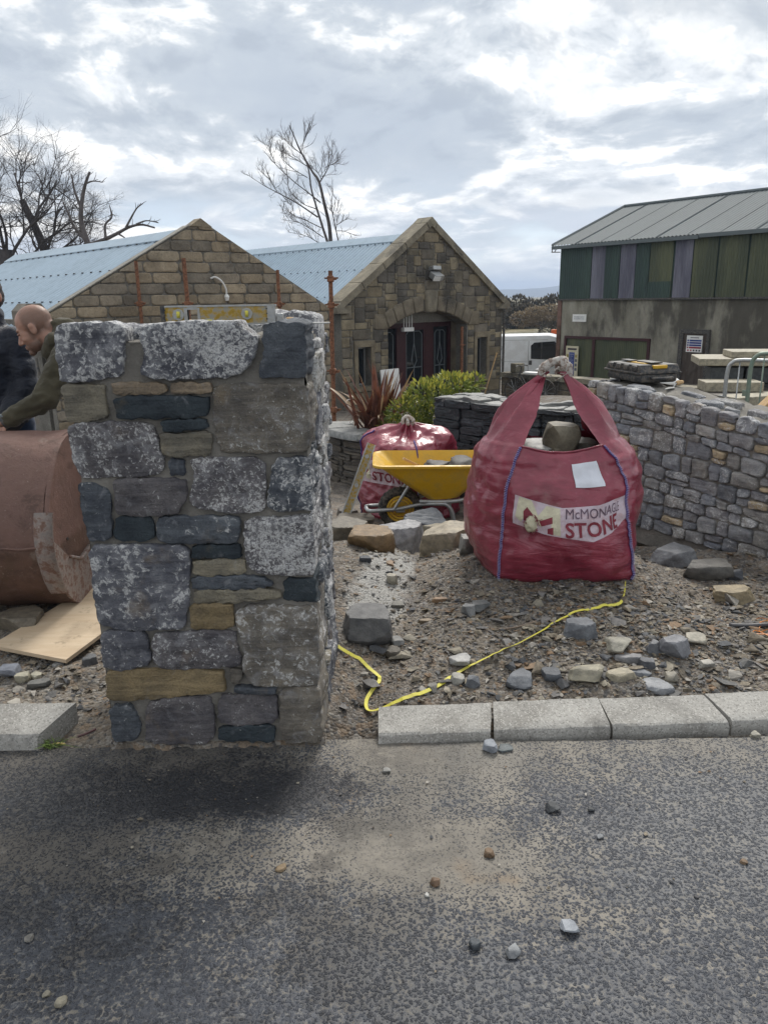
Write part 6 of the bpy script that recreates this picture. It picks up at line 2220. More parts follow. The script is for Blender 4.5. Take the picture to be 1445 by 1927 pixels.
fold = 0.02 * np.sin(th_a * 11 + 2)[None, :] * sstep(zl, 0.75, 0.95)[:, None] * (1 - sstep(zl, 0.97, 1.0))[:, None]
V = V + nrm[None] * (dsp + fold)[:, :, None]
mb = MB().add(V.reshape(-1, 3), grid_faces(nz, nth, True))
obj('bag_cloth', mb.get(), M['bag'], B2, smooth=True, world=False)


class Loop:
    def at(self, s, t, off):
        fi = (s % 1.0) * nth
        fj = t * (nz - 1.001)
        i, j = int(fi), int(fj)
        a, b = fi - i, fj - j
        p = (V[j, i % nth] * (1 - a) + V[j, (i + 1) % nth] * a) * (1 - b) + (V[j + 1, i % nth] * (1 - a) + V[j + 1, (i + 1) % nth] * a) * b
        return p + nrm[i % nth] * off
LP = Loop()
seam_s = [0.625, 0.875, 0.375]     # corner seams (towards the camera after rotation)
for s_ in seam_s:
    obj('corner_seam', tube_vf([LP.at(s_, t, 0.006) for t in np.linspace(0.02, 0.84, 50)], 0.007, 6), M['purple'], B2, smooth=True, world=False)
us = np.linspace(0.635, 0.865, 40)
G = np.array([[LP.at(u, t, 0.004) for u in us] for t in np.linspace(0.42, 0.62, 12)])
b2 = obj('printed_band', (G.reshape(-1, 3), grid_faces(12, 40)), M['band'], B2, smooth=True, world=False)
for txt, size, t0, mat, bold, sc in (('McMONAGLE', 0.075, 0.545, 'letter_dark', False, 1.0), ('STONE', 0.115, 0.445, 'letter_red', True, 1.0)):
    v, f = text_mesh(txt, size, bold=bold)
    v, f = cut_grid(v, f, 0.014, 0.016)
    obj('lettering', (np.array([LP.at(0.70 + x * 0.40, t0 + y * 0.95, 0.0075) for x, y, _ in v]), f), M[mat], b2, world=False)
for (x0, x1, y0, y1, mat) in ((0.645, 0.66, .45, .58, 'cream'), (0.66, 0.675, .48, .54, 'letter_red'), (0.675, 0.69, .45, .58, 'cream')):
    G = np.array([[LP.at(u, t, 0.008) for u in np.linspace(x0, x1, 5)] for t in np.linspace(y0, y1, 8)])
    obj('emblem', (G.reshape(-1, 3), grid_faces(8, 5)), M[mat], b2, world=False)
kp = V[-1].mean(0)
kn = MB()
for k in range(3):
    a = k * 2.1
    kn.tube(smooth_path([kp + np.array([.03 * math.cos(a), .03 * math.sin(a), -.05]), kp + np.array([.06 * math.cos(a), .05 * math.sin(a), .02]), kp + np.array([-.01, 0, .05]), kp + np.array([.08 * math.cos(a + 1), .06 * math.sin(a + 1), -.02])], 18), 0.018, 7)
obj('knot', kn.get(), M['tie'], B2, smooth=True, world=False)

# ---- yellow level leaning on the second bag
lv = thing('long_level', 'long yellow box level leaning against the closed bulk bag', 'spirit level', (-0.37, 6.38, hz(-0.37, 6.38)))
a_, b_ = np.array([-0.375, 6.38, hz(-0.37, 6.38) + 0.01]), np.array([-0.10, 6.62, 0.36])
dv = b_ - a_
Lg = np.linalg.norm(dv)
dv /= Lg
sx_ = np.cross(dv, [0, -1, 0.15])
sx_ /= np.linalg.norm(sx_)
nz_ = np.cross(sx_, dv)
LF = lambda u, v, w: a_ + dv * u + sx_ * v + nz_ * w
obj('web', prism_vf([(0, -0.028), (Lg, -0.028), (Lg, 0.028), (0, 0.028)], LF, -0.008, 0.008), M['yellow_tool'], lv)
for s_ in (-1, 1):
    obj('flange', prism_vf([(0, s_ * .034 - .006), (Lg, s_ * .034 - .006), (Lg, s_ * .034 + .006), (0, s_ * .034 + .006)], LF, -0.014, 0.014), M['alloy'], lv)
for u in (0.12, Lg * 0.5, Lg - 0.12):
    obj('vial', tube_vf([LF(u, 0, -0.012), LF(u, 0, 0.012)], 0.019, 10), M['alloy'], lv)

# ---- wheelbarrow, wheel to the left
WB = thing('wheelbarrow', 'yellow plastic wheelbarrow with black tyre and steel tube frame', 'wheelbarrow', (0.14, 6.3, -0.33))
WY = 6.3


def tub():
    prof_ = [(-0.07, 0.295), (0.34, -0.03), (0.66, -0.015), (0.95, 0.285)]
    # rings from rim to floor: (scale towards floor rectangle)
    def ring(t, off=0.0):
        x0 = -0.07 + (0.36 + 0.07) * t + off
        x1 = 0.95 - (0.95 - 0.64) * t - off
        hw = 0.315 - 0.135 * t - off
        z0 = 0.295 - 0.325 * t
        z1 = 0.285 - 0.30 * t
        out = []
        r = 0.09
        for (cx, cy, a0) in ((x1 - r, hw - r, 0), (x0 + r, hw - r, 90), (x0 + r, -hw + r, 180), (x1 - r, -hw + r, 270)):
            for a in np.linspace(a0, a0 + 90, 8):
                px, py = cx + r * math.cos(math.radians(a)), cy + r * math.sin(math.radians(a))
                q = (px - x0) / (x1 - x0)
                out.append((px, WY + py, z0 + (z1 - z0) * q))
        return np.array(out)
    R = []
    # rolled lip, outer wall down, floor, then inner wall up
    lip = ring(0.0)
    c = lip.mean(0)
    R.append(lip + (lip - c) * np.array([0.035, 0.06, 0]) + np.array([0, 0, -0.018]))
    R.append(lip + (lip - c) * np.array([0.035, 0.06, 0]) + np.array([0, 0, 0.0]))
    R.append(lip + np.array([0, 0, 0.006]))
    inner = [ring(t, 0.008) for t in (0.03, .3, .6, .9, 1.0)]
    outer = [ring(t) for t in (0.02, .15, .3, .45, .6, .75, .88, .96, 1.0)]
    mb = MB()
    n = len(lip)
    O = np.array([R[0]] + outer)
    mb.add(O.reshape(-1, 3), [q[::-1] for q in grid_faces(len(O), n, True)])
    I = np.array(R + inner)
    mb.add(I.reshape(-1, 3), grid_faces(len(I), n, True))
    mb.add(outer[-1], [tuple(range(n))])
    mb.add(inner[-1] + np.array([0, 0, 0.006]), [tuple(range(n))[::-1]])
    return mb.get()


obj('tub', tub(), M['yellow'], WB, smooth=True, split=50)
# wheel
wc = np.array([0.14, WY, -0.145])
tyr = MB()
nr_, npf = 72, 18
V = []
for i in range(nr_):
    a = 2 * math.pi * i / nr_
    for j in range(npf):
        b = 2 * math.pi * j / npf
        rr = 0.148 + 0.040 * math.cos(b)
        lug = 0.006 * (1 if (i % 3 == 0) else 0) * max(0, math.cos(b)) ** 0.5 if math.cos(b) > 0.2 else 0
        rr += lug
        V.append((wc[0] + rr * math.cos(a), wc[1] + 0.042 * math.sin(b), wc[2] + rr * math.sin(a)))
ii = np.arange(nr_ * npf).reshape(nr_, npf)
Fq = [(ii[i, j], ii[(i + 1) % nr_, j], ii[(i + 1) % nr_, (j + 1) % npf], ii[i, (j + 1) % npf]) for i in range(nr_) for j in range(npf)]
wheel = obj('wheel', (np.array(V), Fq), M['rubber'], WB, smooth=True, split=35)
rim = MB()
rim.tube([wc + np.array([0, -0.026, 0]), wc + np.array([0, -0.030, 0])], 0.066, 28)
ringp = lambda r, y: [wc + np.array([r * math.cos(t), y, r * math.sin(t)]) for t in np.linspace(0, 2 * math.pi, 41)]
rim.tube(ringp(0.108, -0.030), 0.010, 8, False)
rim.tube(ringp(0.082, -0.032), 0.012, 8, False)
for k in range(30):
    t = 2 * math.pi * k / 30
    rim.box(wc + np.array([0.096 * math.cos(t), -0.028, 0.096 * math.sin(t)]), (0.020, 0.012, 0.009), rot=roty(-t))
for k in range(12):
    t = 2 * math.pi * k / 12
    rim.box(wc + np.array([0.048 * math.cos(t), -0.034, 0.048 * math.sin(t)]), (0.055, 0.008, 0.006), rot=roty(-t))
obj('rim', rim.get(), M['yellow'], wheel)
obj('axle_bracket', MB().box(wc + np.array([0, -0.075, 0.0]), (0.075, 0.008, 0.035), bevel=0.004).tube([wc + np.array([0, -0.09, 0]), wc + np.array([0, 0.09, 0])], 0.012, 8).get(), M['galv'], WB)
for s_ in (-1, 1):
    y = WY + s_ * 0.085
    yb = WY + s_ * 0.21
    pts = smooth_path([(-0.155, WY + s_ * 0.02, -0.130), (-0.12, y, -0.142), (0.02, y, -0.135), (0.14, y, -0.125), (0.30, y + s_ * .03, -0.085), (0.44, yb, -0.055), (0.52, yb, -0.065), (0.565, yb, -0.12), (0.585, yb, -0.20), (0.62, yb, -0.34)], 60)
    obj('frame_tube', tube_vf(pts, 0.0165, 10), M['galv'], WB, smooth=True)
    pts = smooth_path([(0.30, y + s_ * .06, -0.05), (0.62, yb, -0.03), (0.85, yb, 0.05), (1.1, yb, 0.14), (1.45, yb, 0.19)], 30)
    obj('handle_tube', tube_vf(pts, 0.0165, 10), M['galv'], WB, smooth=True)
    obj('grip', tube_vf([(1.32, yb, 0.17), (1.47, yb, 0.195)], 0.021, 10), M['rubber'], WB, smooth=True)
    obj('strut', tube_vf([(0.09, y + s_ * 0.012, -0.12), (0.215, y + s_ * 0.03, 0.085)], 0.014, 6), M['galv'], WB)
    obj('leg', tube_vf([(0.80, yb, 0.03), (0.73, yb, -0.30)], 0.0155, 8), M['galv'], WB, smooth=True)
obj('leg_brace', tube_vf([(0.75, WY - .21, -0.2), (0.75, WY + .21, -0.2)], 0.012, 6), M['galv'], WB)
for (x, y, z, sx, sy, sz, seed, col, lab) in ((0.66, 6.18, 0.24, 0.26, 0.28, 0.085, 4, (0.055, 0.05, 0.045), 'dark lump of wet mortar heaped in the wheelbarrow'),
                                              (0.45, 6.2, 0.24, 0.26, 0.24, 0.055, 9, (0.06, 0.055, 0.05), 'low dark smear of mortar beside the heaped lump in the barrow')):
    v, f = rock_vf((sx, sy, sz), seed, 3, amp=0.12)
    tag(obj('mortar_lump', (v + np.array([x, y, z]), f), M['tint'], color=col, smooth=True), lab, 'mortar')
o = obj('wood_offcut', MB().box((0.22, 6.12, 0.30), (0.13, 0.035, 0.02), rot=rotz(0.3) @ roty(0.5), bevel=0.002).get(), M['timber'])
tag(o, 'short wooden stick poking out of the wheelbarrow tub', 'stick')

# ------------------------------------------------------------------ excavator bucket
bx1 = -1.63
bkt = thing('excavator_bucket', 'big rusty brown digger bucket lying beside the stone pillar', 'excavator bucket', (-2.3, 3.85, 0.0))
outer = np.array([(3.98, 0.955), (3.84, 0.94), (3.72, 0.88), (3.60, 0.74), (3.53, 0.60), (3.50, 0.47), (3.515, 0.36), (3.57, 0.22), (3.67, 0.11), (3.80, 0.045), (3.95, 0.02), (4.25, 0.04)])
dense = smooth_path(np.concatenate([outer, np.zeros((len(outer), 1))], 1), 70)[:, :2]
dc = np.gradient(dense, axis=0)
nn = np.stack([-dc[:, 1], dc[:, 0]], 1)
nn /= np.linalg.norm(nn, axis=1)[:, None]
inner = dense + nn * 0.03
if inner[35][0] < dense[35][0]:
    inner = dense - nn * 0.03
prof_ = np.concatenate([dense, inner[::-1]])
xs = np.linspace(bx1 - 0.012, -3.0, 40)
V = np.array([[(x, p[0] + 0.006 * math.sin(x * 7), p[1]) for p in prof_] for x in xs])
V = V + (fbm(V.reshape(-1, 3) * 5, 3) * 0.006).reshape(V.shape[0], -1)[:, :, None]
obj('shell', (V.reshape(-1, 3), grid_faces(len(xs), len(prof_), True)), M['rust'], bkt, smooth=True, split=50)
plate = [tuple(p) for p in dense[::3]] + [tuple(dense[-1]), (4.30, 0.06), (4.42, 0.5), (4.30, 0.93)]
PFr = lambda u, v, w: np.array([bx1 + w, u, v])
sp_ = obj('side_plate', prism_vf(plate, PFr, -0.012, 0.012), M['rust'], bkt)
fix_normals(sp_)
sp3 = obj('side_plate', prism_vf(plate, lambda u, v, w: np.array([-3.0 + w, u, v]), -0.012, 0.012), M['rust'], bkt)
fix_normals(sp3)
# worn doubler plates on the heel, scraped to bare metal
M['scraped'] = m_plain('scraped_steel', (0.30, 0.255, 0.23), 0.6, 0.1, 0.35, 25, 0.5, dirt=0.9, dirtcol=(0.15, 0.075, 0.05))
heel = [tuple(p) for p in dense[22:60]]
heel_in = [(p[0] + 0.20 * (0.35 + 0.65 * (1 - abs(p[1] - 0.2) / 0.6)), p[1] + 0.03) for p in dense[22:60]][::-1]
wp = obj('wear_plate', prism_vf([tuple(p) for p in dense[30:64]] + [(3.98, 0.10), (4.02, 0.22), (3.95, 0.33), (3.80, 0.30), (3.66, 0.36)], PFr, 0.0125, 0.028), M['scraped'], bkt)
fix_normals(wp)
strip = np.array([[(bx1 + 0.02 + w, *(p - n * o_)) for p, n in zip(dense[26:48], nn[26:48])] for w, o_ in ((-0.10, -0.004), (-0.10, 0.010), (0.008, 0.010), (0.008, -0.004))])
sgn = 1 if (dense - nn * 0.01)[35][0] < dense[35][0] else -1
strip = np.array([[(bx1 + 0.02 + w, *(p - n * o_ * sgn)) for p, n in zip(dense[24:46], nn[24:46])] for w, o_ in ((-0.085, -0.004), (-0.07, 0.012), (0.012, 0.012), (0.012, -0.004))])
obj('heel_strip', (strip.reshape(-1, 3), grid_faces(4, 22)), M['scraped'], bkt, smooth=True)
obj('weld_seam', tube_vf([(x, 3.498, 0.455 + 0.003 * math.sin(x * 40)) for x in np.linspace(bx1, -3.0, 60)], 0.007, 6), M['rust'], bkt, smooth=True)
obj('weld_seam', tube_vf([(bx1 + 0.03, y, z) for y, z in ((3.66, 0.36), (3.80, 0.30), (3.95, 0.33))], 0.009, 6), M['scraped'], bkt, smooth=True)
obj('rivet', tube_vf([(bx1 + 0.01, 3.70, 0.44), (bx1 + 0.017, 3.70, 0.44)], 0.008, 8), M['black'], bkt)

# ------------------------------------------------------------------ plywood sheet
z0 = 0.02
pf = lambda u, v, w: np.array([u, v, 0.035 + 0.05 * (v - 3.1) + w])
o = obj('plywood_board', prism_vf([(-1.85, 3.265), (-1.44, 3.115), (-1.235, 3.82), (-1.612, 3.96)], pf, 0.0, 0.018), M['ply'])
fix_normals(o)
tag(o, 'pale plywood board lying on the ground in front of the digger bucket', 'plywood board')

# ------------------------------------------------------------------ spirit level on the pillar
sl = thing('spirit_level', 'mud-smeared yellow box spirit level resting on top of the stone pillar', 'spirit level', (-0.56, 2.72, 1.519))
LW, LH = 0.385, 0.066
lf = lambda u, v, w: np.array([-0.745 + u, 2.70 - w + 0.03 * u, 1.519 + v])
hole = (0.083, 0.117, 0.018, 0.052)
wv = MB()
for (a, b, c_, d_) in ((0.0, hole[0], 0, LH), (hole[1], LW - 0.03, 0, LH), (hole[0], hole[1], 0, hole[2]), (hole[0], hole[1], hole[3], LH)):
    wv.add(*slab(lf, a, b, c_ + .004, d_ - .004, -0.010, 0.010))
obj('web', wv.get(), M['yellow_tool'], sl)
for (z0_, z1_) in ((0, 0.0055), (LH - 0.0055, LH)):
    obj('flange', slab(lf, 0, LW, z0_, z1_, -0.0125, 0.0125), M['alloy'], sl)
fm = MB()
for (a, b, c_, d_) in ((hole[0] - .012, hole[0], .012, .058), (hole[1], hole[1] + .008, .012, .058), (hole[0], hole[1], .010, .018), (hole[0], hole[1], .052, .060)):
    fm.add(*slab(lf, a, b, c_, d_, -0.0118, 0.0118))
obj('hand_hole_frame', fm.get(), M['alloy'], sl)
for u in (0.052, 0.285):
    vv = obj('vial_housing', tube_vf([lf(u, 0.036, -0.0112), lf(u, 0.036, 0.0128)], [0.022, 0.020], 8), M['alloy'], sl)
    obj('vial', tube_vf([lf(u, 0.026, 0.0135), lf(u, 0.036, 0.0145), lf(u, 0.046, 0.0135)], 0.006, 8), M['tape'], vv, smooth=True)
vv = obj('vial_housing', slab(lf, 0.142, 0.172, 0.006, 0.022, -0.0112, 0.0125), M['alloy'], sl)
obj('vial', tube_vf([lf(0.148, 0.014, 0.0135), lf(0.166, 0.014, 0.0135)], 0.0045, 8), M['tape'], vv)
obj('end_cap', slab(lf, LW - 0.03, LW - 0.004, 0.0, LH, -0.0135, 0.0135), M['alloy'], sl)
obj('end_cap', slab(lf, -0.008, 0.006, 0.0, LH, -0.0135, 0.0135), M['black'], sl)
for u in (0.004, LW - 0.034):
    for v_ in (0.018, 0.036, 0.052):
        obj('bolt', tube_vf([lf(u + .003, v_, 0.013), lf(u + .003, v_, 0.0148)], 0.0028, 6), M['black'], sl)
pl_ = thing('line_block', 'small dusty grey block at the end of the yellow spirit level', 'block', (-0.345, 2.715, 1.517))
obj('body', MB().box((-0.348, 2.715, 1.537), (0.022, 0.03, 0.036), bevel=0.004).get(), M['alloy'], pl_)
ch_ = thing('trowel_handle', 'worn wooden trowel handle lying on the pillar top by the level', 'trowel', (-0.31, 2.73, 1.517))
obj('handle', tube_vf([(-0.335, 2.72, 1.528), (-0.322, 2.72, 1.530), (-0.29, 2.735, 1.528), (-0.275, 2.74, 1.525)], [0.008, 0.012, 0.011, 0.006], 10), M['timber'], ch_, smooth=True)
obj('blade', slab(lambda u, v, w: np.array([u, v, w]), -0.275, -0.18, 2.72, 2.765, 1.517, 1.521), M['alloy'], ch_)
o = obj('wood_wedge', prism_vf([(-0.86, 1.475), (-0.755, 1.475), (-0.757, 1.53)], lambda u, v, w: np.array([u, 3.08 + w, v]), -0.06, 0.06), M['timber'])
tag(o, 'brown wooden wedge on the pillar top behind the spirit level', 'wedge')

# ------------------------------------------------------------------ yellow tape and strings
tp = [(-0.30, 3.20), (-0.19, 3.14), (-0.09, 3.06), (-0.03, 2.97), (-0.085, 2.84), (-0.06, 2.735), (0.07, 2.74), (0.22, 2.84), (0.35, 2.965), (0.55, 3.07), (0.83, 3.27), (1.03, 3.38), (1.14, 3.44), (1.20, 3.56), (1.25, 3.70)]
tc = smooth_path([(x, y, 0) for x, y in tp], 180)
tz = height(tc[:, 0], tc[:, 1])
tz = np.maximum(np.convolve(np.pad(tz, 6, mode='edge'), np.ones(13) / 13, 'valid'), tz) + 0.010
T_ = np.gradient(tc, axis=0)
T_ /= np.linalg.norm(T_, axis=1)[:, None]
S_ = np.stack([-T_[:, 1], T_[:, 0], np.zeros(len(tc))], 1)
tw = np.sin(np.linspace(0, 17, len(tc))) * 0.45
wd = np.interp(np.linspace(0, 1, len(tc)), [0, .85, .93, 1], [0.0078, 0.0078, 0.004, 0.0025])
V = []
for k in range(len(tc)):
    p = np.array([tc[k, 0], tc[k, 1], tz[k]])
    d_ = S_[k] * math.cos(tw[k]) + np.array([0, 0, 1]) * math.sin(tw[k])
    up = np.array([0, 0, 0.0015])
    V += [p - d_ * wd[k], p + d_ * wd[k], p + d_ * wd[k] + up, p - d_ * wd[k] + up]
o = obj('marking_tape', (np.array(V), grid_faces(len(tc), 4, True)), M['tape'], smooth=False)
tag(o, 'yellow tape curling across the stony ground from the pillar to the bulk bag', 'tape')
rs = np.random.RandomState(31)
om = MB()
for k in range(5):
    c0 = np.array([1.93, 3.20]) + rs.uniform(-.1, .1, 2)
    pts = [(c0[0] + 0.16 * math.sin(t * 2.1 + k) + 0.05 * rs.normal(), c0[1] + 0.14 * math.cos(t * 1.3 + k * 2) + 0.03 * rs.normal()) for t in np.linspace(0, 5, 8)]
    q = smooth_path([(x, y, 0) for x, y in pts], 50)
    q[:, 2] = height(q[:, 0], q[:, 1]) + 0.008 + 0.006 * np.abs(np.sin(np.arange(50) * 0.5))
    om.tube(q, 0.0022, 5)
o = obj('orange_string', om.get(), M['smooth_tint'], color=(0.60, 0.20, 0.03))
tag(o, 'tangle of orange string on the ground near the kerb', 'string')
ROCKS = [
    (-0.244, 4.923, 0.196, 0.196, 0.12, (0.13, 0.115, 0.09), 'rounded brown cobble beside the pillar in the row before the barrow'),
    (-0.098, 4.733, 0.212, 0.212, 0.129, (0.17, 0.115, 0.06), 'orange-brown stone with a sloping top in the row before the barrow'),
    (-0.034, 4.865, 0.127, 0.127, 0.093, (0.15, 0.115, 0.075), 'small rounded brown stone against the orange-brown one'),
    (0.107, 5.197, 0.233, 0.233, 0.174, (0.24, 0.24, 0.25), 'pale streaky grey boulder in the row before the barrow'),
    (0.303, 5.623, 0.317, 0.254, 0.196, (0.085, 0.095, 0.11), 'dark blue-grey block with a white top edge before the barrow'),
    (0.417, 4.752, 0.233, 0.233, 0.166, (0.27, 0.235, 0.175), 'cream boulder next to the large bag'),
    (0.453, 6.388, 0.421, 0.336, 0.24, (0.2, 0.175, 0.125), 'big olive sandstone boulder propped behind the row by the barrow leg'),
    (0.494, 4.325, 0.107, 0.107, 0.146, (0.22, 0.215, 0.2), 'grey stone half hidden behind the large bag'),
    (0.243, 6.442, 0.158, 0.158, 0.137, (0.16, 0.14, 0.11), 'brown stone in shade beside the barrow tyre'),
    (-0.337, 6.909, 0.199, 0.199, 0.136, (0.075, 0.065, 0.055), 'dark flat stone under the leaning yellow level'),
    (-0.248, 6.239, 0.225, 0.225, 0.123, (0.1, 0.085, 0.065), 'flat brown slab stone below the yellow level'),
    (-0.091, 3.347, 0.269, 0.202, 0.162, (0.1, 0.1, 0.1), 'large dark block with a pale top right beside the pillar'),
    (1.803, 4.472, 0.286, 0.229, 0.164, (0.17, 0.175, 0.185), 'big smooth grey boulder in front of the rubble wall'),
    (1.869, 4.125, 0.255, 0.153, 0.121, (0.075, 0.072, 0.066), 'rough dark slab of old mortar near the rubble wall'),
    (1.987, 4.057, 0.09, 0.072, 0.07, (0.07, 0.075, 0.085), 'small dark slate lump behind the long tan stone'),
    (1.881, 3.823, 0.261, 0.131, 0.101, (0.25, 0.205, 0.13), 'long tan stone lying below the rubble wall'),
    (2.072, 5.861, 0.17, 0.17, 0.063, (0.28, 0.25, 0.19), 'flat cream stone slab at the wall foot right of the bag'),
    (2.155, 5.949, 0.156, 0.156, 0.064, (0.13, 0.115, 0.09), 'brown slab stone at the wall foot right of the bag'),
    (0.869, 3.129, 0.146, 0.117, 0.079, (0.13, 0.14, 0.155), 'blue-grey angular stone just beyond the yellow tape'),
    (1.01, 3.04, 0.12, 0.108, 0.048, (0.25, 0.24, 0.2), 'flat pale olive stone in the middle of the rubble scatter'),
    (1.245, 3.023, 0.142, 0.114, 0.087, (0.17, 0.175, 0.19), 'white-veined grey stone standing in the rubble scatter'),
    (1.166, 3.026, 0.06, 0.06, 0.053, (0.11, 0.115, 0.125), 'grey stone leaning on the white-veined stone'),
    (1.38, 3.11, 0.109, 0.065, 0.04, (0.31, 0.29, 0.24), 'long cream stone behind the white-veined stone'),
    (0.814, 2.826, 0.156, 0.094, 0.062, (0.27, 0.25, 0.19), 'large cream flagstone chunk lying near the kerb'),
    (0.958, 2.81, 0.126, 0.063, 0.036, (0.26, 0.235, 0.175), 'thin tan bar of stone beside the cream flagstone chunk'),
    (0.559, 2.859, 0.109, 0.099, 0.064, (0.115, 0.125, 0.14), 'blue-grey stone with a brown pebble on top near the kerb'),
    (0.688, 2.878, 0.093, 0.074, 0.042, (0.08, 0.088, 0.1), 'dark slate flake between the blue-grey and cream stones'),
    (1.039, 2.965, 0.118, 0.059, 0.033, (0.19, 0.19, 0.195), 'long grey flake in the rubble scatter'),
    (1.036, 2.86, 0.11, 0.055, 0.028, (0.16, 0.17, 0.185), 'thin pale-edged slate near the kerb'),
    (1.096, 2.776, 0.12, 0.084, 0.04, (0.22, 0.23, 0.245), 'white and grey flake close to the kerb stones'),
    (1.1, 2.911, 0.08, 0.064, 0.038, (0.09, 0.095, 0.105), 'dark slate chip behind the thin pale-edged slate'),
    (1.18, 2.852, 0.061, 0.061, 0.032, (0.21, 0.195, 0.16), 'rounded buff stone near the white and grey flake'),
    (1.35, 2.917, 0.063, 0.05, 0.038, (0.29, 0.28, 0.25), 'cream stone chip by the blue scrap right of the scatter'),
    (0.319, 3.006, 0.105, 0.074, 0.053, (0.33, 0.33, 0.32), 'white quartz stone touching the yellow tape'),
    (0.4, 3.403, 0.077, 0.054, 0.075, (0.2, 0.205, 0.205), 'triangular grey stone below the bag'),
    (0.464, 3.451, 0.103, 0.072, 0.043, (0.11, 0.115, 0.115), 'dark flat slate behind the triangular grey stone'),
    (0.294, 2.881, 0.067, 0.053, 0.037, (0.27, 0.265, 0.24), 'cream stone in front of the white quartz stone'),
    (0.357, 2.85, 0.057, 0.051, 0.046, (0.12, 0.13, 0.145), 'round blue-grey stone beside the cream one by the tape'),
    (0.186, 2.828, 0.048, 0.048, 0.032, (0.14, 0.135, 0.12), 'small grey block inside the bend of the tape'),
    (0.034, 3.181, 0.068, 0.068, 0.046, (0.085, 0.075, 0.06), 'dark brown lump inside the tape loop'),
    (0.051, 3.269, 0.06, 0.06, 0.039, (0.17, 0.17, 0.165), 'pale grey stone beside the large dark block'),
    (0.287, 4.748, 0.091, 0.072, 0.044, (0.27, 0.24, 0.18), 'cream brick-shaped stone below the boulder row'),
    (0.037, 4.012, 0.06, 0.054, 0.056, (0.28, 0.26, 0.21), 'square cream stone on the muddy gully bank'),
    (-0.117, 4.183, 0.068, 0.061, 0.045, (0.05, 0.055, 0.065), 'black shiny chip on the wet mud'),
    (0.063, 3.707, 0.072, 0.051, 0.035, (0.12, 0.115, 0.1), 'grey flake at the gully edge'),
    (0.283, 3.632, 0.082, 0.029, 0.029, (0.23, 0.15, 0.09), 'orange-brown splinter of stone on the bank below the bag'),
    (0.202, 3.417, 0.078, 0.023, 0.027, (0.22, 0.17, 0.115), 'tan stick-like splinter on the bank'),
    (-1.842, 3.547, 0.259, 0.156, 0.139, (0.15, 0.13, 0.1), 'wide brown boulder behind the plywood board'),
    (-1.684, 3.082, 0.104, 0.073, 0.045, (0.19, 0.205, 0.24), 'bluish slate flake left of the pillar'),
    (-1.609, 3.04, 0.066, 0.046, 0.054, (0.3, 0.285, 0.225), 'cream wedge stone next to the bluish flake'),
    (-1.548, 3.051, 0.066, 0.046, 0.039, (0.31, 0.295, 0.235), 'second cream wedge stone before the plywood'),
    (-1.484, 3.135, 0.048, 0.038, 0.023, (0.22, 0.22, 0.215), 'pale chip below the plywood corner'),
    (-1.357, 3.159, 0.072, 0.065, 0.061, (0.1, 0.105, 0.11), 'dark round stone between plywood and pillar'),
    (-1.507, 2.974, 0.092, 0.064, 0.039, (0.12, 0.12, 0.115), 'dark slate half sunk in mud behind the cut kerb'),
]
ROAD_CHIPS = [
    (0.372, 2.438, 0.058, 0.047, 0.038, (0.2, 0.22, 0.25), 'pale blue-grey chip on the road touching the kerb'),
    (0.431, 2.443, 0.055, 0.044, 0.015, (0.1, 0.115, 0.12), 'dark flat chip beside the pale blue-grey one at the kerb'),
    (0.53, 2.098, 0.045, 0.036, 0.018, (0.05, 0.055, 0.06), 'black angular chip on the road'),
    (0.651, 2.09, 0.024, 0.019, 0.01, (0.05, 0.055, 0.06), 'small black chip right of the angular one on the road'),
    (0.296, 1.895, 0.032, 0.025, 0.021, (0.13, 0.085, 0.05), 'rusty brown pebble on the road'),
    (0.13, 1.782, 0.03, 0.024, 0.018, (0.125, 0.08, 0.05), 'second rusty brown pebble further out on the road'),
    (0.467, 1.615, 0.045, 0.036, 0.021, (0.24, 0.26, 0.29), 'white-faced grey chip on the road'),
    (0.214, 1.566, 0.03, 0.024, 0.02, (0.06, 0.07, 0.08), 'dark pyramid chip on the road'),
    (0.309, 1.543, 0.04, 0.032, 0.02, (0.19, 0.2, 0.21), 'grey split chip on the road by the dark pyramid'),
    (0.645, 1.963, 0.023, 0.018, 0.01, (0.16, 0.17, 0.18), 'tiny grey chip on the road below the black ones'),
    (-0.781, 1.42, 0.028, 0.022, 0.017, (0.24, 0.22, 0.17), 'cream chip on the road in the near left'),
    (-0.827, 1.442, 0.018, 0.014, 0.009, (0.24, 0.22, 0.17), 'smaller cream chip by the larger cream road chip'),
    (-0.944, 1.612, 0.025, 0.02, 0.01, (0.2, 0.19, 0.17), 'pale pebble alone on the road'),
    (-0.315, 1.851, 0.031, 0.025, 0.01, (0.17, 0.125, 0.075), 'ochre crumb on the muddy wheel track'),
    (1.031, 1.846, 0.022, 0.017, 0.009, (0.15, 0.1, 0.06), 'brown crumb on the right of the road'),
    (0.841, 1.717, 0.015, 0.012, 0.008, (0.04, 0.04, 0.045), 'black crumb on the right of the road'),
    (1.371, 2.497, 0.036, 0.029, 0.019, (0.26, 0.25, 0.21), 'cream pebble at the fourth kerb joint'),
    (0.102, 1.74, 0.013, 0.011, 0.008, (0.4, 0.4, 0.38), 'white crumb near the second rusty pebble'),
    (-0.006, 2.318, 0.03, 0.024, 0.011, (0.2, 0.2, 0.19), 'pale chip on the road near the kerb gap'),
]

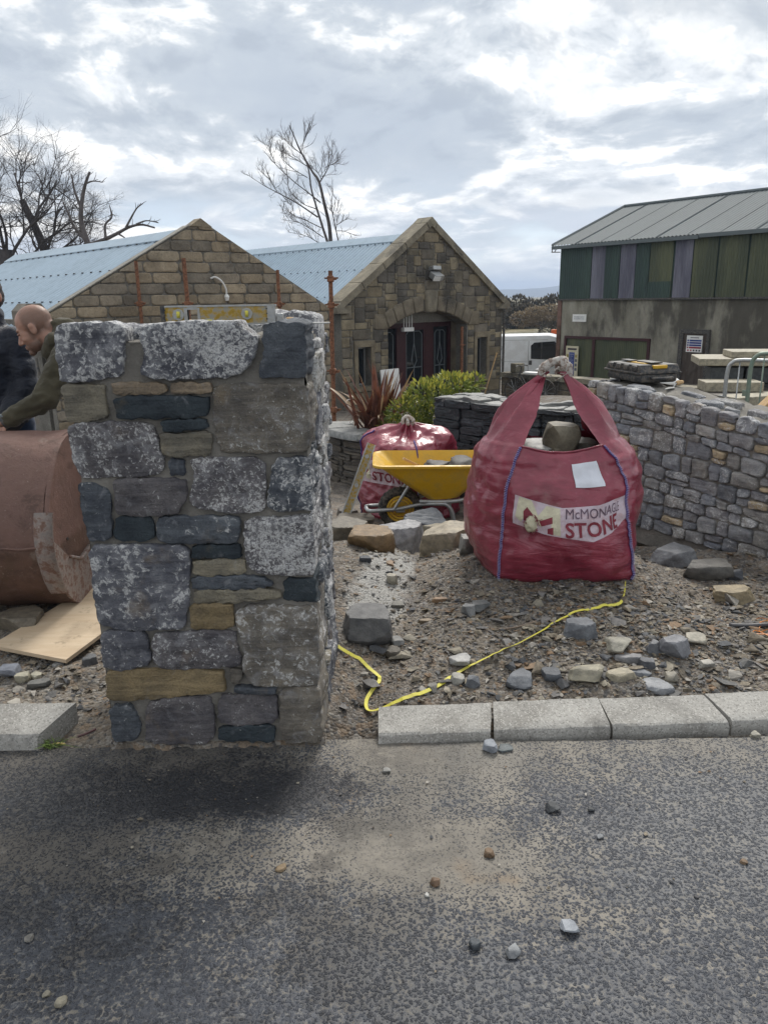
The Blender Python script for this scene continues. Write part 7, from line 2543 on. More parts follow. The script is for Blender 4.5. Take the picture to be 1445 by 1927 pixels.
# ------------------------------------------------------------------ loose stone
def place_rock(x, y, sx, sy, sz, col, lab, seed, sub=3, sink=0.12, group=None, road=False, cat='stone'):
    rs = np.random.RandomState(seed)
    v, f = rock_vf((sx * 1.05, sy * 1.05, sz * 1.12), seed, sub, planes=rs.randint(9, 14), sharp=90.0, amp=0.035, flat=rs.uniform(0.7, 1.0))
    zb = 0.0 if road else float(np.min(height(np.array([x - sx * .25, x + sx * .25, x, x]), np.array([y, y, y - sy * .3, y + sy * .2]))))
    v = v @ rotz(rs.uniform(-0.35, 0.35)).T @ rotx(rs.uniform(-.05, .05)).T
    v[:, 2] -= v[:, 2].min() + (0.04 if road else sink) * sz
    o = obj('rock' if sx > 0.10 else 'stone_chip', (v + np.array([x, y, zb]), f), M['tint'] if not road else M['tint'], color=col, smooth=True, split=24)
    return tag(o, lab, cat, group)


for k, (x, y, sx, sy, sz, col, lab) in enumerate(ROCKS):
    if 4.6 < y < 6.3:
        sx, sy, sz = sx * 1.45, sy * 1.2, sz * 1.5
    if 5.55 < y < 6.6 and 'level' not in lab:
        f_ = 5.62 / y
        x, y, sx, sy, sz = x * f_, 5.62 + 0.04 * (k % 3), sx * f_, min(sy * f_, 0.2), sz * f_
    place_rock(x, y, sx, sy, sz, col, lab, 50 + k * 7, 5 if sx > 0.18 else 4, group='loose rocks on the muddy ground')
for k, (x, y, sx, sy, sz, col, lab) in enumerate(ROAD_CHIPS):
    place_rock(x, y, sx, sy, sz, col, lab, 900 + k * 3, 3, group='stone chips scattered on the road', road=True)


def hull_chip(seed, n=10, flat=0.35):
    rs = np.random.RandomState(seed)
    bm = bmesh.new()
    for _ in range(n):
        p = rs.normal(size=3)
        p /= np.linalg.norm(p)
        bm.verts.new((p[0] * rs.uniform(.75, 1), p[1] * rs.uniform(.55, .85), p[2] * flat * rs.uniform(.7, 1)))
    bmesh.ops.convex_hull(bm, input=bm.verts)
    loose = [v for v in bm.verts if not v.link_faces]
    bmesh.ops.delete(bm, geom=loose, context='VERTS')
    bm.verts.index_update()
    v = np.array([q.co[:] for q in bm.verts])
    f = [tuple(q.index for q in p.verts) for p in bm.faces]
    bm.free()
    return v, f


CHIP_TINT = np.array([(0.18, 0.155, 0.115), (0.135, 0.115, 0.085), (0.23, 0.21, 0.165), (0.10, 0.10, 0.098), (0.06, 0.064, 0.07), (0.27, 0.255, 0.225), (0.145, 0.14, 0.135), (0.17, 0.115, 0.07), (0.105, 0.09, 0.07)])


def spot(rs):
    """random point of the scatter, thickest on the bank in front of the bag"""
    while True:
        r = rs.rand()
        if r < 0.55:
            x, y = rs.normal(1.25, 0.62), rs.normal(3.22, 0.36)
        elif r < 0.78:
            x, y = rs.uniform(-0.2, 2.6), rs.uniform(2.68, 4.6)
        elif r < 0.90:
            x, y = rs.uniform(-2.2, -1.06), rs.uniform(2.68, 3.9)
        else:
            x, y = rs.uniform(-0.3, 1.7), rs.uniform(4.4, 6.2)
        if y < 2.69 or x > 2.9 or x < -2.4:
            continue
        if -1.06 < x < -0.2 and 2.4 < y < 3.35:
            continue
        if 0.55 < x < 1.33 and 3.74 < y < 4.5:
            continue
        return x, y


rs = np.random.RandomState(77)
variants = []
for k in range(14):
    v, f = hull_chip(k, 13, rs.uniform(.18, .5))
    me = new_mesh('small_stone', v, f, smooth=False)
    me.materials.append(M['tint'])
    variants.append(me)
for k in range(225):
    x, y = spot(rs)
    s = 0.023 * math.exp(rs.normal(0.1, 0.35))
    o = bpy.data.objects.new('small_stone', variants[k % 14])
    COL.objects.link(o)
    o.matrix_basis = Matrix.Translation((x, y, hz(x, y) + s * 0.12)) @ Matrix.Rotation(rs.uniform(0, 6.28), 4, 'Z') @ Matrix.Rotation(rs.normal(0, .22), 4, 'X') @ Matrix.Diagonal((s, s, s, 1))
    c_ = CHIP_TINT[rs.randint(len(CHIP_TINT))] * rs.uniform(.8, 1.25)
    o.color = (*c_, 1)
    tag(o, 'small angular stone chip lying loose on the muddy ground behind the kerb', 'stone chip', 'small stones on the muddy ground')

base = [hull_chip(100 + k, 9, .22 + .03 * (k % 6)) for k in range(12)]
N = 17000
PV, PF, PC_ = [], [], []
nv = 0
pts = np.array([spot(rs) for _ in range(N)])
pz = height(pts[:, 0], pts[:, 1])
for k in range(N):
    v, f = base[k % 12]
    s = 0.0085 * math.exp(rs.normal(0.0, 0.6))
    a = rs.uniform(0, 6.28)
    R_ = rotz(a) @ rotx(rs.normal(0, .3))
    PV.append(v @ R_.T * s + np.array([pts[k, 0], pts[k, 1], pz[k] + s * .2]))
    PF += [(p[0] + nv, p[1] + nv, p[2] + nv) for p in f]
    PC_.append(np.tile(np.append(CHIP_TINT[rs.randint(len(CHIP_TINT))] * rs.uniform(.75, 1.25), 1.0), (len(v), 1)))
    nv += len(v)
me = new_mesh('gravel', np.concatenate(PV), PF, smooth=False)
at = me.color_attributes.new('tint', 'FLOAT_COLOR', 'POINT')
at.data.foreach_set('color', np.concatenate(PC_).ravel())
tag(link('gravel', me, M['chips']), 'fine stone chippings strewn over the muddy ground', 'gravel', kind='stuff')
# grit on the road
PV, PF, PC_ = [], [], []
nv = 0
for k in range(900):
    x, y = rs.uniform(-1.6, 1.7), 2.45 - abs(rs.normal(0, .42))
    v, f = base[k % 12]
    s = 0.0026 * math.exp(rs.normal(0, .55))
    PV.append(v @ rotz(rs.uniform(0, 6.28)).T * s + np.array([x, y, 0.002 + s * .3]))
    PF += [(p[0] + nv, p[1] + nv, p[2] + nv) for p in f]
    PC_.append(np.tile(np.append(CHIP_TINT[rs.randint(len(CHIP_TINT))] * rs.uniform(.7, 1.4), 1.0), (len(v), 1)))
    nv += len(v)
me = new_mesh('road_grit', np.concatenate(PV), PF, smooth=False)
at = me.color_attributes.new('tint', 'FLOAT_COLOR', 'POINT')
at.data.foreach_set('color', np.concatenate(PC_).ravel())
tag(link('road_grit', me, M['chips']), 'fine grit scattered on the asphalt along the kerb', 'grit', kind='stuff')
# a few twigs and scraps
for k, (pts_, r, col, lab) in enumerate([([(0.51, 3.23), (0.60, 3.235), (0.70, 3.26)], .004, (0.16, 0.12, 0.09), 'thin brown twig lying above the yellow tape'),
                                         ([(1.62, 3.30), (1.70, 3.275), (1.79, 3.24)], .011, (0.06, 0.06, 0.065), 'dark strip of slate lying right of the bag'),
                                         ([(-1.18, 2.56), (-1.15, 2.585), (-1.13, 2.61)], .005, (0.12, 0.06, 0.06), 'dull red scrap in the mud by the cut kerb'),
                                         ([(-1.27, 2.50), (-1.24, 2.515), (-1.21, 2.512)], .004, (0.45, 0.36, 0.12), 'pale straw stem at the foot of the cut kerb')]):
    q = np.array([(x, y, max(hz(x, y), 0.0) + r + 0.002) for x, y in pts_])
    tag(obj('twig', tube_vf(smooth_path(q, 10), r, 6), M['smooth_tint'], color=col, smooth=True), lab, 'scrap')
gm = MB()
for k in range(26):
    x, y = -1.265 + rs.normal(0, .02), 2.50 + rs.normal(0, .008)
    q = np.array([x, y, 0.0])
    d_ = np.array([rs.normal(0, .02), rs.normal(0, .015), rs.uniform(.012, .04)])
    gm.tube([q, q + d_ * .6, q + d_ + np.array([d_[0], d_[1], -.006])], [.0022, .002, .0006], 4)
M['grass'] = m_plain('weed_green', (0.10, 0.15, 0.03), 0.6, 0, 0.4, 30, 0.1)
tag(obj('weed', gm.get(), M['grass']), 'small green weed growing at the cut kerb end', 'weed')

# ------------------------------------------------------------------ people
def blob(prims, voxel, smooth=6, fac=0.5):
    """union of ellipsoids and tapered capsules turned into one continuous skin"""
    mb = MB()
    D, F = ico(3)
    for p in prims:
        if p[0] == 'e':
            c_, r_ = np.array(p[1]), np.array(p[2])
            R_ = np.array(p[3]) if len(p) > 3 else np.eye(3)
            mb.add((D * r_) @ R_.T + c_, F)
        else:
            a, b, ra, rb = np.array(p[1], float), np.array(p[2], float), p[3], p[4]
            n = 9
            t = np.linspace(0, 1, n)
            mb.add(*tube_vf(a + np.outer(t, b - a), ra + (rb - ra) * t, 20))
            mb.add(D * ra + a, F)
            mb.add(D * rb + b, F)
    v, f = mb.get()
    me = new_mesh('tmp', v, f)
    o = bpy.data.objects.new('tmp', me)
    COL.objects.link(o)
    m = o.modifiers.new('r', 'REMESH')
    m.mode = 'VOXEL'
    m.voxel_size = voxel
    if smooth:
        s = o.modifiers.new('s', 'SMOOTH')
        s.iterations = smooth
        s.factor = fac
    dg = bpy.context.evaluated_depsgraph_get()
    me2 = bpy.data.meshes.new_from_object(o.evaluated_get(dg))
    v = np.array([q.co[:] for q in me2.vertices])
    f = [tuple(q.vertices) for q in me2.polygons]
    bpy.data.objects.remove(o)
    bpy.data.meshes.remove(me2)
    return v, f


def mesh_normals(v, f):
    me = new_mesh('n', v, f)
    n = np.empty(len(v) * 3)
    me.vertices.foreach_get('normal', n)
    bpy.data.meshes.remove(me)
    return n.reshape(-1, 3)


GZ = hz(-1.4, 4.6)
man = thing('person', 'bald bearded man in olive hooded jacket leaning on the digger bucket', 'person', (-1.42, 4.55, GZ))
# head: local x forward (towards the face), z up; placed facing left with the chin down
pitch = math.radians(24)
HC = np.array([-1.925, 4.36, 1.462])
fwd = np.array([-math.cos(pitch), -0.10, -math.sin(pitch)])
fwd /= np.linalg.norm(fwd)
lat = np.cross([0, 0, 1], fwd)
lat /= np.linalg.norm(lat)
upv = np.cross(fwd, lat)
HM = np.stack([fwd, lat, upv], 1)
hw = lambda p: HC + HM @ np.array(p)
prims = [('e', (-.012, 0, .042), (.100, .077, .088)), ('e', (.042, 0, -.012), (.054, .060, .084)), ('e', (.030, 0, -.072), (.060, .053, .044)), ('e', (.078, 0, -.104), (.022, .026, .020)),
         ('c', (.090, 0, .004), (.113, 0, -.036), .010, .0135), ('e', (.098, .012, -.042), (.010, .009, .008)), ('e', (.098, -.012, -.042), (.010, .009, .008)),
         ('e', (.080, 0, .027), (.018, .048, .012)), ('e', (.091, 0, -.066), (.011, .024, .007)), ('e', (.089, 0, -.078), (.012, .022, .008)),
         ('c', (-.035, 0, -.05), (-.085, 0, -.17), .060, .062), ('e', (-.075, 0, -.02), (.035, .05, .06))]
for s_ in (-1, 1):
    prims += [('e', (-.012, s_ * .079, -.002), (.021, .008, .033)), ('e', (-.010, s_ * .083, .016), (.017, .009, .016)), ('e', (.052, s_ * .040, -.030), (.03, .02, .022))]
v, f = blob(prims, 0.0042, 5)
loc = v.copy()
hair = sstep(loc[:, 0], .045, .015) * sstep(loc[:, 2], -.055, -.02) * (0.45 + 0.35 * sstep(loc[:, 2], .12, .06)) * sstep(np.abs(loc[:, 1]), .088, .078)
beard = sstep(loc[:, 2], -.045, -.068) * sstep(loc[:, 0], -.03, .0) * 0.95 * (1 - np.exp(-((loc[:, 0] - .098) / .012) ** 2 - ((loc[:, 2] + .072) / .008) ** 2))
beard *= sstep(loc[:, 2], -.16, -.125)
side_b = np.exp(-((loc[:, 0] - .018) / .016) ** 2) * sstep(loc[:, 2], .01, -.02) * 0.7
brow = np.exp(-((loc[:, 2] - .030) / .006) ** 2) * sstep(loc[:, 0], .075, .085) * sstep(np.abs(loc[:, 1]), .055, .045) * 0.8
hv = np.clip(np.maximum.reduce([hair, beard, side_b, brow]), 0, 1)
hd_o = obj('head', (v @ HM.T + HC, f), M['skin'], man, smooth=True)
ha = hd_o.data.attributes.new('hair', 'FLOAT', 'POINT')
ha.data.foreach_set('value', hv.astype(np.float32))
for s_ in (-1, 1):
    D, F = ico(2)
    e = obj('eye', ((D * np.array([.010, .015, .007]) + np.array([.086, s_ * .033, .008])) @ HM.T + HC, F), M['skin'], hd_o, smooth=True)
    ea = e.data.attributes.new('hair', 'FLOAT', 'POINT')
    ea.data.foreach_set('value', np.full(len(e.data.vertices), 0.55, np.float32))
# jacket: torso bent forward from hips hidden behind the pillar, near arm down to the bucket, far arm braced
SHN, ELN, WRN = np.array([-1.715, 4.22, 1.300]), np.array([-1.80, 4.10, 1.105]), np.array([-1.985, 4.05, 1.008])
SHF, ELF, WRF = np.array([-1.72, 4.62, 1.30]), np.array([-1.84, 4.66, 1.08]), np.array([-1.74, 4.50, 0.93])
hip = np.array([-1.38, 4.50, 0.86])
chest = np.array([-1.66, 4.42, 1.20])
tors = [('c', hip, chest, .165, .175), ('c', chest, np.array([-1.78, 4.40, 1.32]), .165, .11), ('e', (-1.70, 4.42, 1.24), (.16, .24, .15)),
        ('c', SHN, ELN, .078, .064), ('c', ELN, WRN, .064, .044), ('c', SHF, ELF, .075, .06), ('c', ELF, WRF, .06, .043),
        ('e', SHN + np.array([.03, .03, .0]), (.10, .09, .09)), ('e', SHF + np.array([.03, -.02, 0]), (.10, .09, .09)),
        # hood and collar standing round the neck
        ('c', (-1.77, 4.31, 1.36), (-1.80, 4.37, 1.47), .055, .045), ('c', (-1.79, 4.47, 1.38), (-1.80, 4.42, 1.475), .05, .045), ('c', (-1.74, 4.38, 1.40), (-1.765, 4.40, 1.475), .075, .05),
        ('c', (-1.86, 4.34, 1.335), (-1.80, 4.30, 1.40), .04, .05), ('e', (-1.66, 4.42, 1.37), (.11, .14, .07))]
v, f = blob(tors, 0.011, 4)
n = mesh_normals(v, f)
ridge_ = (1 - np.abs(fbm(v * np.array([9, 9, 13]) + 4, 3, .5)) * 2.0)
v = v + n * (ridge_ * 0.011 + fbm(v * 5 + 2, 3) * 0.012)[:, None]
hood = obj('jacket', (v, f), M['hoodie'], man, smooth=True)
cf = ELN + (WRN - ELN) * 0.80
obj('cuff', tube_vf([cf, WRN + (WRN - ELN) * 0.04], [.049, .042], 18), M['hoodie'], hood, smooth=True)
zp = [(-1.895, 4.255, 1.31), (-1.888, 4.24, 1.27), (-1.876, 4.225, 1.225), (-1.866, 4.215, 1.18)]
obj('zip', tube_vf(zp, 0.006, 6), M['black'], hood)
# legs mostly hidden by the pillar
legs = [('c', hip + np.array([0, -.1, 0]), (-1.40, 4.40, .45), .10, .075), ('c', (-1.40, 4.40, .45), (-1.36, 4.42, GZ + .06), .075, .05), ('c', hip + np.array([0, .12, 0]), (-1.36, 4.66, .45), .10, .075),
        ('c', (-1.36, 4.66, .45), (-1.30, 4.68, GZ + .06), .075, .05), ('e', hip, (.14, .20, .13))]
obj('trousers', blob(legs, 0.014, 4), M['trousers'], man, smooth=True)
for y in (4.42, 4.68):
    obj('boot', blob([('c', (-1.34, y, GZ + .05), (-1.48, y, GZ + .035), .055, .045), ('c', (-1.34, y, GZ + .05), (-1.34, y, GZ + .14), .055, .055)], 0.012, 3), M['black'], man, smooth=True)


def hand(wr, dirv, palm_n, parent, glove=False, seed=0):
    """palm, four unequal bent fingers and a thumb, lying over an edge"""
    d = np.array(dirv, float)
    d /= np.linalg.norm(d)
    n_ = np.array(palm_n, float)
    n_ -= d * np.dot(n_, d)
    n_ /= np.linalg.norm(n_)
    s_ = np.cross(n_, d)
    P = lambda a, b, c_: np.array(wr) + d * a + s_ * b + n_ * c_
    pr = [('c', P(-.03, 0, 0), P(.015, 0, 0), .030, .027), ('e', P(.055, 0, 0), (.045, .045, .022))]
    for b in (-.030, -.010, .010, .029):
        pr.append(('c', P(.03, b * .8, 0), P(.085, b, .0), .014, .011))
    for b, L in ((-.032, .060), (-.011, .072), (.010, .068), (.030, .052)):
        k1, k2, k3 = P(.088, b, .002), P(.088 + L * .45, b * 1.05, -.010), P(.088 + L * .72, b * 1.05, -.034)
        pr += [('c', k1, k2, .0098, .0090), ('c', k2, k3, .0090, .0078)]
    pr += [('c', P(.02, -.028, 0), P(.052, -.058, -.006), .014, .011), ('c', P(.052, -.058, -.006), P(.080, -.066, -.016), .0105, .0085)]
    return blob(pr, 0.0040, 3)


hv_, hf_ = hand(WRN + np.array([-.035, -.005, -.012]), (-.93, -.05, -.22), (0.0, -.35, .94), man)
ho = obj('hand', (hv_, hf_), M['skin'], man, smooth=True)
ho.data.attributes.new('hair', 'FLOAT', 'POINT')
gl, gf2 = hand(np.array([-2.085, 4.045, 0.975]), (-.93, -.05, -.15), (0.0, -.25, .96), man)
wa = MB()
wdir = (WRN - ELN) / np.linalg.norm(WRN - ELN)
wa.tube([WRN + wdir * .024, WRN + wdir * .046], .036, 18)
wtc = obj('watch', wa.get(), M['black'], man, smooth=True, split=40)
obj('watch_face', MB().box(WRN + wdir * .035 + np.array([0, -.014, .034]), (.034, .030, .010), rot=roty(0.45), bevel=.003).get(), M['lead'], wtc)
hv2, hf2 = hand(WRF, (-.2, -.5, -.6), (.3, -.5, .5), man)
ho2 = obj('hand', (hv2, hf2), M['skin'], man, smooth=True)
ho2.data.attributes.new('hair', 'FLOAT', 'POINT')

# second person at the picture edge: dark quilted jacket, seen from behind
GZ2 = hz(-2.4, 4.85)
p2 = thing('person', 'person in dark navy quilted jacket and blue jeans standing beside the bald man', 'person', (-2.42, 4.85, GZ2))
jc = np.array([-2.43, 4.85, 0])
tors = [('c', jc + np.array([0, 0, .90]), jc + np.array([0, 0, 1.28]), .19, .20), ('e', jc + np.array([0, 0, 1.36]), (.235, .15, .12)),
        ('c', (-2.26, 4.83, 1.38), (-2.215, 4.78, 1.10), .088, .080), ('c', (-2.215, 4.78, 1.10), (-2.29, 4.62, .93), .078, .055),
        ('c', (-2.60, 4.85, 1.38), (-2.68, 4.80, 1.10), .088, .080), ('c', (-2.68, 4.80, 1.10), (-2.62, 4.62, .93), .078, .055),
        ('c', jc + np.array([0, 0, 1.42]), jc + np.array([.02, 0, 1.52]), .10, .085)]
v, f = blob(tors, 0.013, 4)
n = mesh_normals(v, f)
quilt = np.abs(np.sin(v[:, 2] * math.pi / 0.115 + 0.6 * np.sin(v[:, 0] * 9))) ** 0.45
v = v + n * ((quilt - .7) * 0.013 + fbm(v * 9, 3) * 0.008)[:, None]
obj('jacket', (v, f), M['navy'], p2, smooth=True)
obj('jeans', blob([('c', jc + np.array([.10, 0, .86]), jc + np.array([.10, .02, .45]), .10, .075), ('c', jc + np.array([.10, .02, .45]), jc + np.array([.10, .0, GZ2 + .05]), .075, .055),
                   ('c', jc + np.array([-.10, 0, .86]), jc + np.array([-.10, .02, .45]), .10, .075), ('c', jc + np.array([-.10, .02, .45]), jc + np.array([-.10, .0, GZ2 + .05]), .075, .055), ('e', jc + np.array([0, 0, .88]), (.18, .13, .12))], .014, 4), M['jeans'], p2, smooth=True)
hv3 = blob([('e', jc + np.array([.02, -.02, 1.66]), (.078, .098, .11)), ('e', jc + np.array([.02, -.07, 1.60]), (.055, .05, .07)), ('c', jc + np.array([.02, 0, 1.48]), jc + np.array([.02, -.01, 1.6]), .06, .058),
            ('c', jc + np.array([.02, -.115, 1.65]), jc + np.array([.02, -.13, 1.62]), .011, .014), ('e', jc + np.array([.10, -.01, 1.64]), (.012, .02, .032)), ('e', jc + np.array([-.06, -.01, 1.64]), (.012, .02, .032))], .006, 4)
h3 = obj('head', hv3, M['skin'], p2, smooth=True)
hair_ = blob([('e', jc + np.array([.02, .005, 1.695]), (.083, .098, .092)), ('e', jc + np.array([.02, .05, 1.65]), (.078, .06, .085))], .006, 3)
hn_ = mesh_normals(*hair_)
obj('hair', (hair_[0] + hn_ * (fbm(hair_[0] * 60, 3) * .004)[:, None], hair_[1]), M['dark_bark'], h3, smooth=True)
z_ = hv3[0]
h3.data.attributes.new('hair', 'FLOAT', 'POINT').data.foreach_set('value', (sstep(z_[:, 2], 1.64, 1.68) * sstep(z_[:, 1], 4.77, 4.83) * 1.0).astype(np.float32))
for s_ in (-1, 1):
    obj('shoe', blob([('c', jc + np.array([s_ * .10, .02, GZ2 + .045]), jc + np.array([s_ * .10, -.14, GZ2 + .035]), .05, .042)], .012, 3), M['black'], p2, smooth=True)
    wr = np.array([-2.29, 4.62, .93]) if s_ > 0 else np.array([-2.62, 4.62, .93])
    hv4, hf4 = hand(wr + np.array([0, -.02, -.01]), (0, -.9, -.4), (0, -.3, .9), p2)
    h4 = obj('hand', (hv4, hf4), M['skin'], p2, smooth=True)
    h4.data.attributes.new('hair', 'FLOAT', 'POINT')

# ------------------------------------------------------------------ plants by the porch
def set_tint(o, vals):
    a = o.data.attributes.new('tint', 'FLOAT', 'POINT')
    a.data.foreach_set('value', np.asarray(vals, np.float32))


rs = np.random.RandomState(19)
M['flax'] = m_leaf('flax_leaf', (0.075, 0.028, 0.020), (0.17, 0.068, 0.042), (0.30, 0.20, 0.11), 9.0)
fx = thing('flax_plant', 'spiky bronze-red flax plant with drooping strap leaves in the round planter', 'plant', (-0.05, 9.35, 0.0))
for k in range(84):
    a = rs.uniform(0, 2 * math.pi)
    L = rs.uniform(0.8, 1.35)
    up = rs.uniform(0.4, 1.0)
    droop = rs.uniform(0.1, 1.0) * (1.2 - up)
    t = np.linspace(0, 1, 12)
    out = (1 - up * 0.75)
    r = L * out * t * 0.85 + 0.02
    z = L * (t * up ** 0.5 * 0.95 - droop * 1.1 * t ** 2.6)
    b0 = np.array([-0.05 + rs.normal(0, .07), 9.35 + rs.normal(0, .07), -0.04])
    tw = rs.uniform(-.5, .5)
    P = np.stack([b0[0] + r * math.cos(a), b0[1] + r * math.sin(a), b0[2] + z], 1)
    w_ = 0.034 * np.clip(np.minimum(1, 0.5 + t * 1.4) * (1 - t ** 3), 0.03, 1) * rs.uniform(.7, 1.15)
    sd_ = np.array([-math.sin(a + tw), math.cos(a + tw), 0.25 * rs.normal()])
    sd_ /= np.linalg.norm(sd_)
    keel = np.array([0, 0, -0.010])
    V = np.concatenate([np.stack([P[i] - sd_ * w_[i], P[i] + keel * w_[i] / .03, P[i] + sd_ * w_[i]]) for i in range(12)])
    o = obj('leaf', (V, grid_faces(12, 3)), M['flax'], fx, smooth=True)
    dry = rs.rand() < 0.3
    set_tint(o, np.clip(np.repeat(t, 3) * (0.9 if dry else 0.35) + (0.45 if dry else 0.15) + rs.uniform(-.1, .2), 0, 1))


def leaf_cloud(centres, radii, n, size, rs, aspect=2.6, up=0.4):
    """leaf-sized folded quads spread through the outer part of a set of ellipsoids"""
    V = np.zeros((n, 6, 3))
    T = np.zeros((n, 6))
    w = np.array([r[0] * r[1] * r[2] for r in radii]) ** 0.66
    pick = rs.choice(len(centres), n, p=w / w.sum())
    for k in range(n):
        c_, r_ = np.array(centres[pick[k]]), np.array(radii[pick[k]])
        d = rs.normal(size=3)
        d /= np.linalg.norm(d)
        rad = rs.uniform(0.55, 1.03) ** 0.5
        p = c_ + d * r_ * rad
        ax = d + rs.normal(size=3) * 0.55 + np.array([0, 0, up])
        ax /= np.linalg.norm(ax)
        sd_ = np.cross(ax, rs.normal(size=3))
        sd_ /= np.linalg.norm(sd_)
        nn_ = np.cross(ax, sd_)
        L = size * rs.uniform(.7, 1.3)
        wd = L / aspect / 2
        V[k] = [p, p + ax * L * .5 + sd_ * wd, p + ax * L, p + ax * L * .5 - sd_ * wd, p + ax * L * .5 + nn_ * wd * .35, p + ax * L * .5 + nn_ * wd * .35]
        T[k] = np.clip(rs.uniform(0, .75) + 0.5 * d[2] * rad, 0, 1)
    f = []
    for k in range(n):
        b = k * 6
        f += [(b, b + 1, b + 4), (b + 1, b + 2, b + 4), (b + 2, b + 3, b + 5), (b + 3, b, b + 5)]
    return V.reshape(-1, 3), f, T.ravel()


M['bush_leaf'] = m_leaf('bush_leaf', (0.085, 0.125, 0.026), (0.19, 0.23, 0.045), (0.50, 0.47, 0.08), 5.0)
bs = thing('leafy_bush', 'yellow-green leafy evergreen bush spreading over the slate wall', 'bush', (0.62, 9.1, -0.1))
cs_ = [(0.30, 8.95, 0.24), (0.55, 9.05, 0.42), (0.80, 9.15, 0.50), (0.98, 9.25, 0.52), (0.62, 8.95, 0.16), (0.12, 9.0, 0.08), (0.88, 9.0, 0.24), (1.14, 9.35, 0.58), (0.36, 8.95, 0.0)]
rd_ = [(.26, .24, .22), (.28, .26, .24), (.26, .26, .22), (.16, .2, .16), (.3, .24, .22), (.16, .18, .14), (.24, .22, .22), (.10, .12, .10), (.25, .25, .2)]
v, f, t = leaf_cloud(cs_, rd_, 4600, 0.068, rs, 2.6, 0.5)
o = obj('foliage', (v, f), M['bush_leaf'], bs, smooth=False)
set_tint(o, t)
sm = MB()
for k in range(16):
    c_ = np.array(cs_[k % 9])
    sm.tube(smooth_path([(0.6 + rs.normal(0, .08), 9.1 + rs.normal(0, .06), -0.25), ((0.6 + c_[0]) / 2, (9.1 + c_[1]) / 2, c_[2] * .3), c_ + rs.normal(0, .05, 3)], 8), [.014, .013, .012, .011, .009, .007, .005, .003], 5)
obj('stems', sm.get(), M['bark'], bs)

# ------------------------------------------------------------------ bare trees
class TreeB:
    def __init__(self, seed):
        self.rs = np.random.RandomState(seed)
        self.trunk, self.crown = MB(), MB()

    def limb(self, pts, r0, r1, into='crown', n=None, seg=5):
        P = smooth_path(pts, n or max(4, len(pts) * 4))
        r = r0 + (r1 - r0) * np.linspace(0, 1, len(P)) ** 0.8
        (self.trunk if into == 'trunk' else self.crown).tube(P, r, seg, False)
        return P

    def twigs(self, P, n, L, r, depth, bias=(0, 0, 0.5), start=0.15, spread=0.9):
        rs = self.rs
        T = np.gradient(P, axis=0)
        for k in range(n):
            i = int(len(P) * (start + (1 - start) * (k + rs.rand()) / n))
            i = min(i, len(P) - 1)
            t = T[i] / (np.linalg.norm(T[i]) + 1e-9)
            d = t * rs.uniform(.5, 1.0) + rs.normal(size=3) * spread * np.array([1, .7, .8]) * 0.7 + np.array(bias)
            d /= np.linalg.norm(d)
            l = L * rs.uniform(.5, 1.15) * (1.15 - 0.55 * i / len(P))
            p = P[i]
            q = [p]
            dd = d.copy()
            for s in range(3):
                dd = dd + rs.normal(size=3) * 0.22 + np.array([0, 0, 0.10])
                dd /= np.linalg.norm(dd)
                q.append(q[-1] + dd * l / 3)
            Q = smooth_path(q, 6 if depth else 4)
            self.crown.tube(Q, r * np.linspace(1, .35, len(Q)), 4 if depth > 1 else 3, False)
            if depth:
                self.twigs(Q, max(3, int(n * 0.5)) if depth > 1 else 4, l * 0.62, r * 0.55, depth - 1, bias, 0.25, spread)

    def build(self, name, label, base, mat, group='bare trees behind the barns'):
        t = thing(name, label, 'tree', base, 0, group)
        obj('trunk', self.trunk.get(), mat, t, smooth=True)
        obj('crown', self.crown.get(), mat, t, smooth=True)


def grow(tb, start, d, L, r, depth, rs, kids=4, spread=0.55, upb=0.12):
    """recursive limb with children along its outer two thirds"""
    q = [np.array(start, float)]
    d = np.array(d, float) / np.linalg.norm(d)
    for s in range(4):
        d = d + rs.normal(size=3) * 0.16 + np.array([0, 0, upb])
        d /= np.linalg.norm(d)
        q.append(q[-1] + d * L / 4)
    P = tb.limb(q, r, r * 0.45, 'crown', 8 if depth > 1 else 5, 5 if depth > 2 else (4 if depth > 1 else 3))
    if depth <= 0:
        return
    for k in range(kids):
        i = int(len(P) * rs.uniform(0.3, 1.0))
        i = min(i, len(P) - 1)
        t = P[min(i + 1, len(P) - 1)] - P[max(i - 1, 0)]
        t /= np.linalg.norm(t)
        dd = t + rs.normal(size=3) * spread * np.array([1, .8, .75])
        grow(tb, P[i], dd, L * rs.uniform(.52, .74), r * 0.46, depth - 1, rs, kids, spread, upb)


# big spreading pair on the left
rs = np.random.RandomState(44)
ta = TreeB(1)
ta.limb([(-18.9, 40, -2.4), (-18.75, 40, 1.5), (-18.6, 40, 4.2)], .52, .34, 'trunk', 14, 10)
for (dx, dz, L) in ((-.35, 1, 4.8), (.02, 1, 5.0), (.38, 1, 4.6), (.75, .75, 4.2), (-.8, .7, 4.4), (.15, 1, 5.2), (.9, .35, 3.6)):
    grow(ta, (-18.62 + dx * .2, 40, 3.6 + rs.uniform(-1.2, .2)), (dx, rs.uniform(-.35, .35), dz), L * 0.70, .10, 4, rs, 5, .74, .06)
ta.build('bare_tree', 'tall bare winter tree with a dense rounded crown beyond the long sheet roof', (-18.9, 40, -2.4), M['dark_bark'])
tb_ = TreeB(2)
tb_.limb([(-16.6, 41, -2.4), (-16.8, 41, 1.2), (-17.1, 41, 4.2), (-17.9, 41, 6.6)], .38, .16, 'trunk', 16, 9)
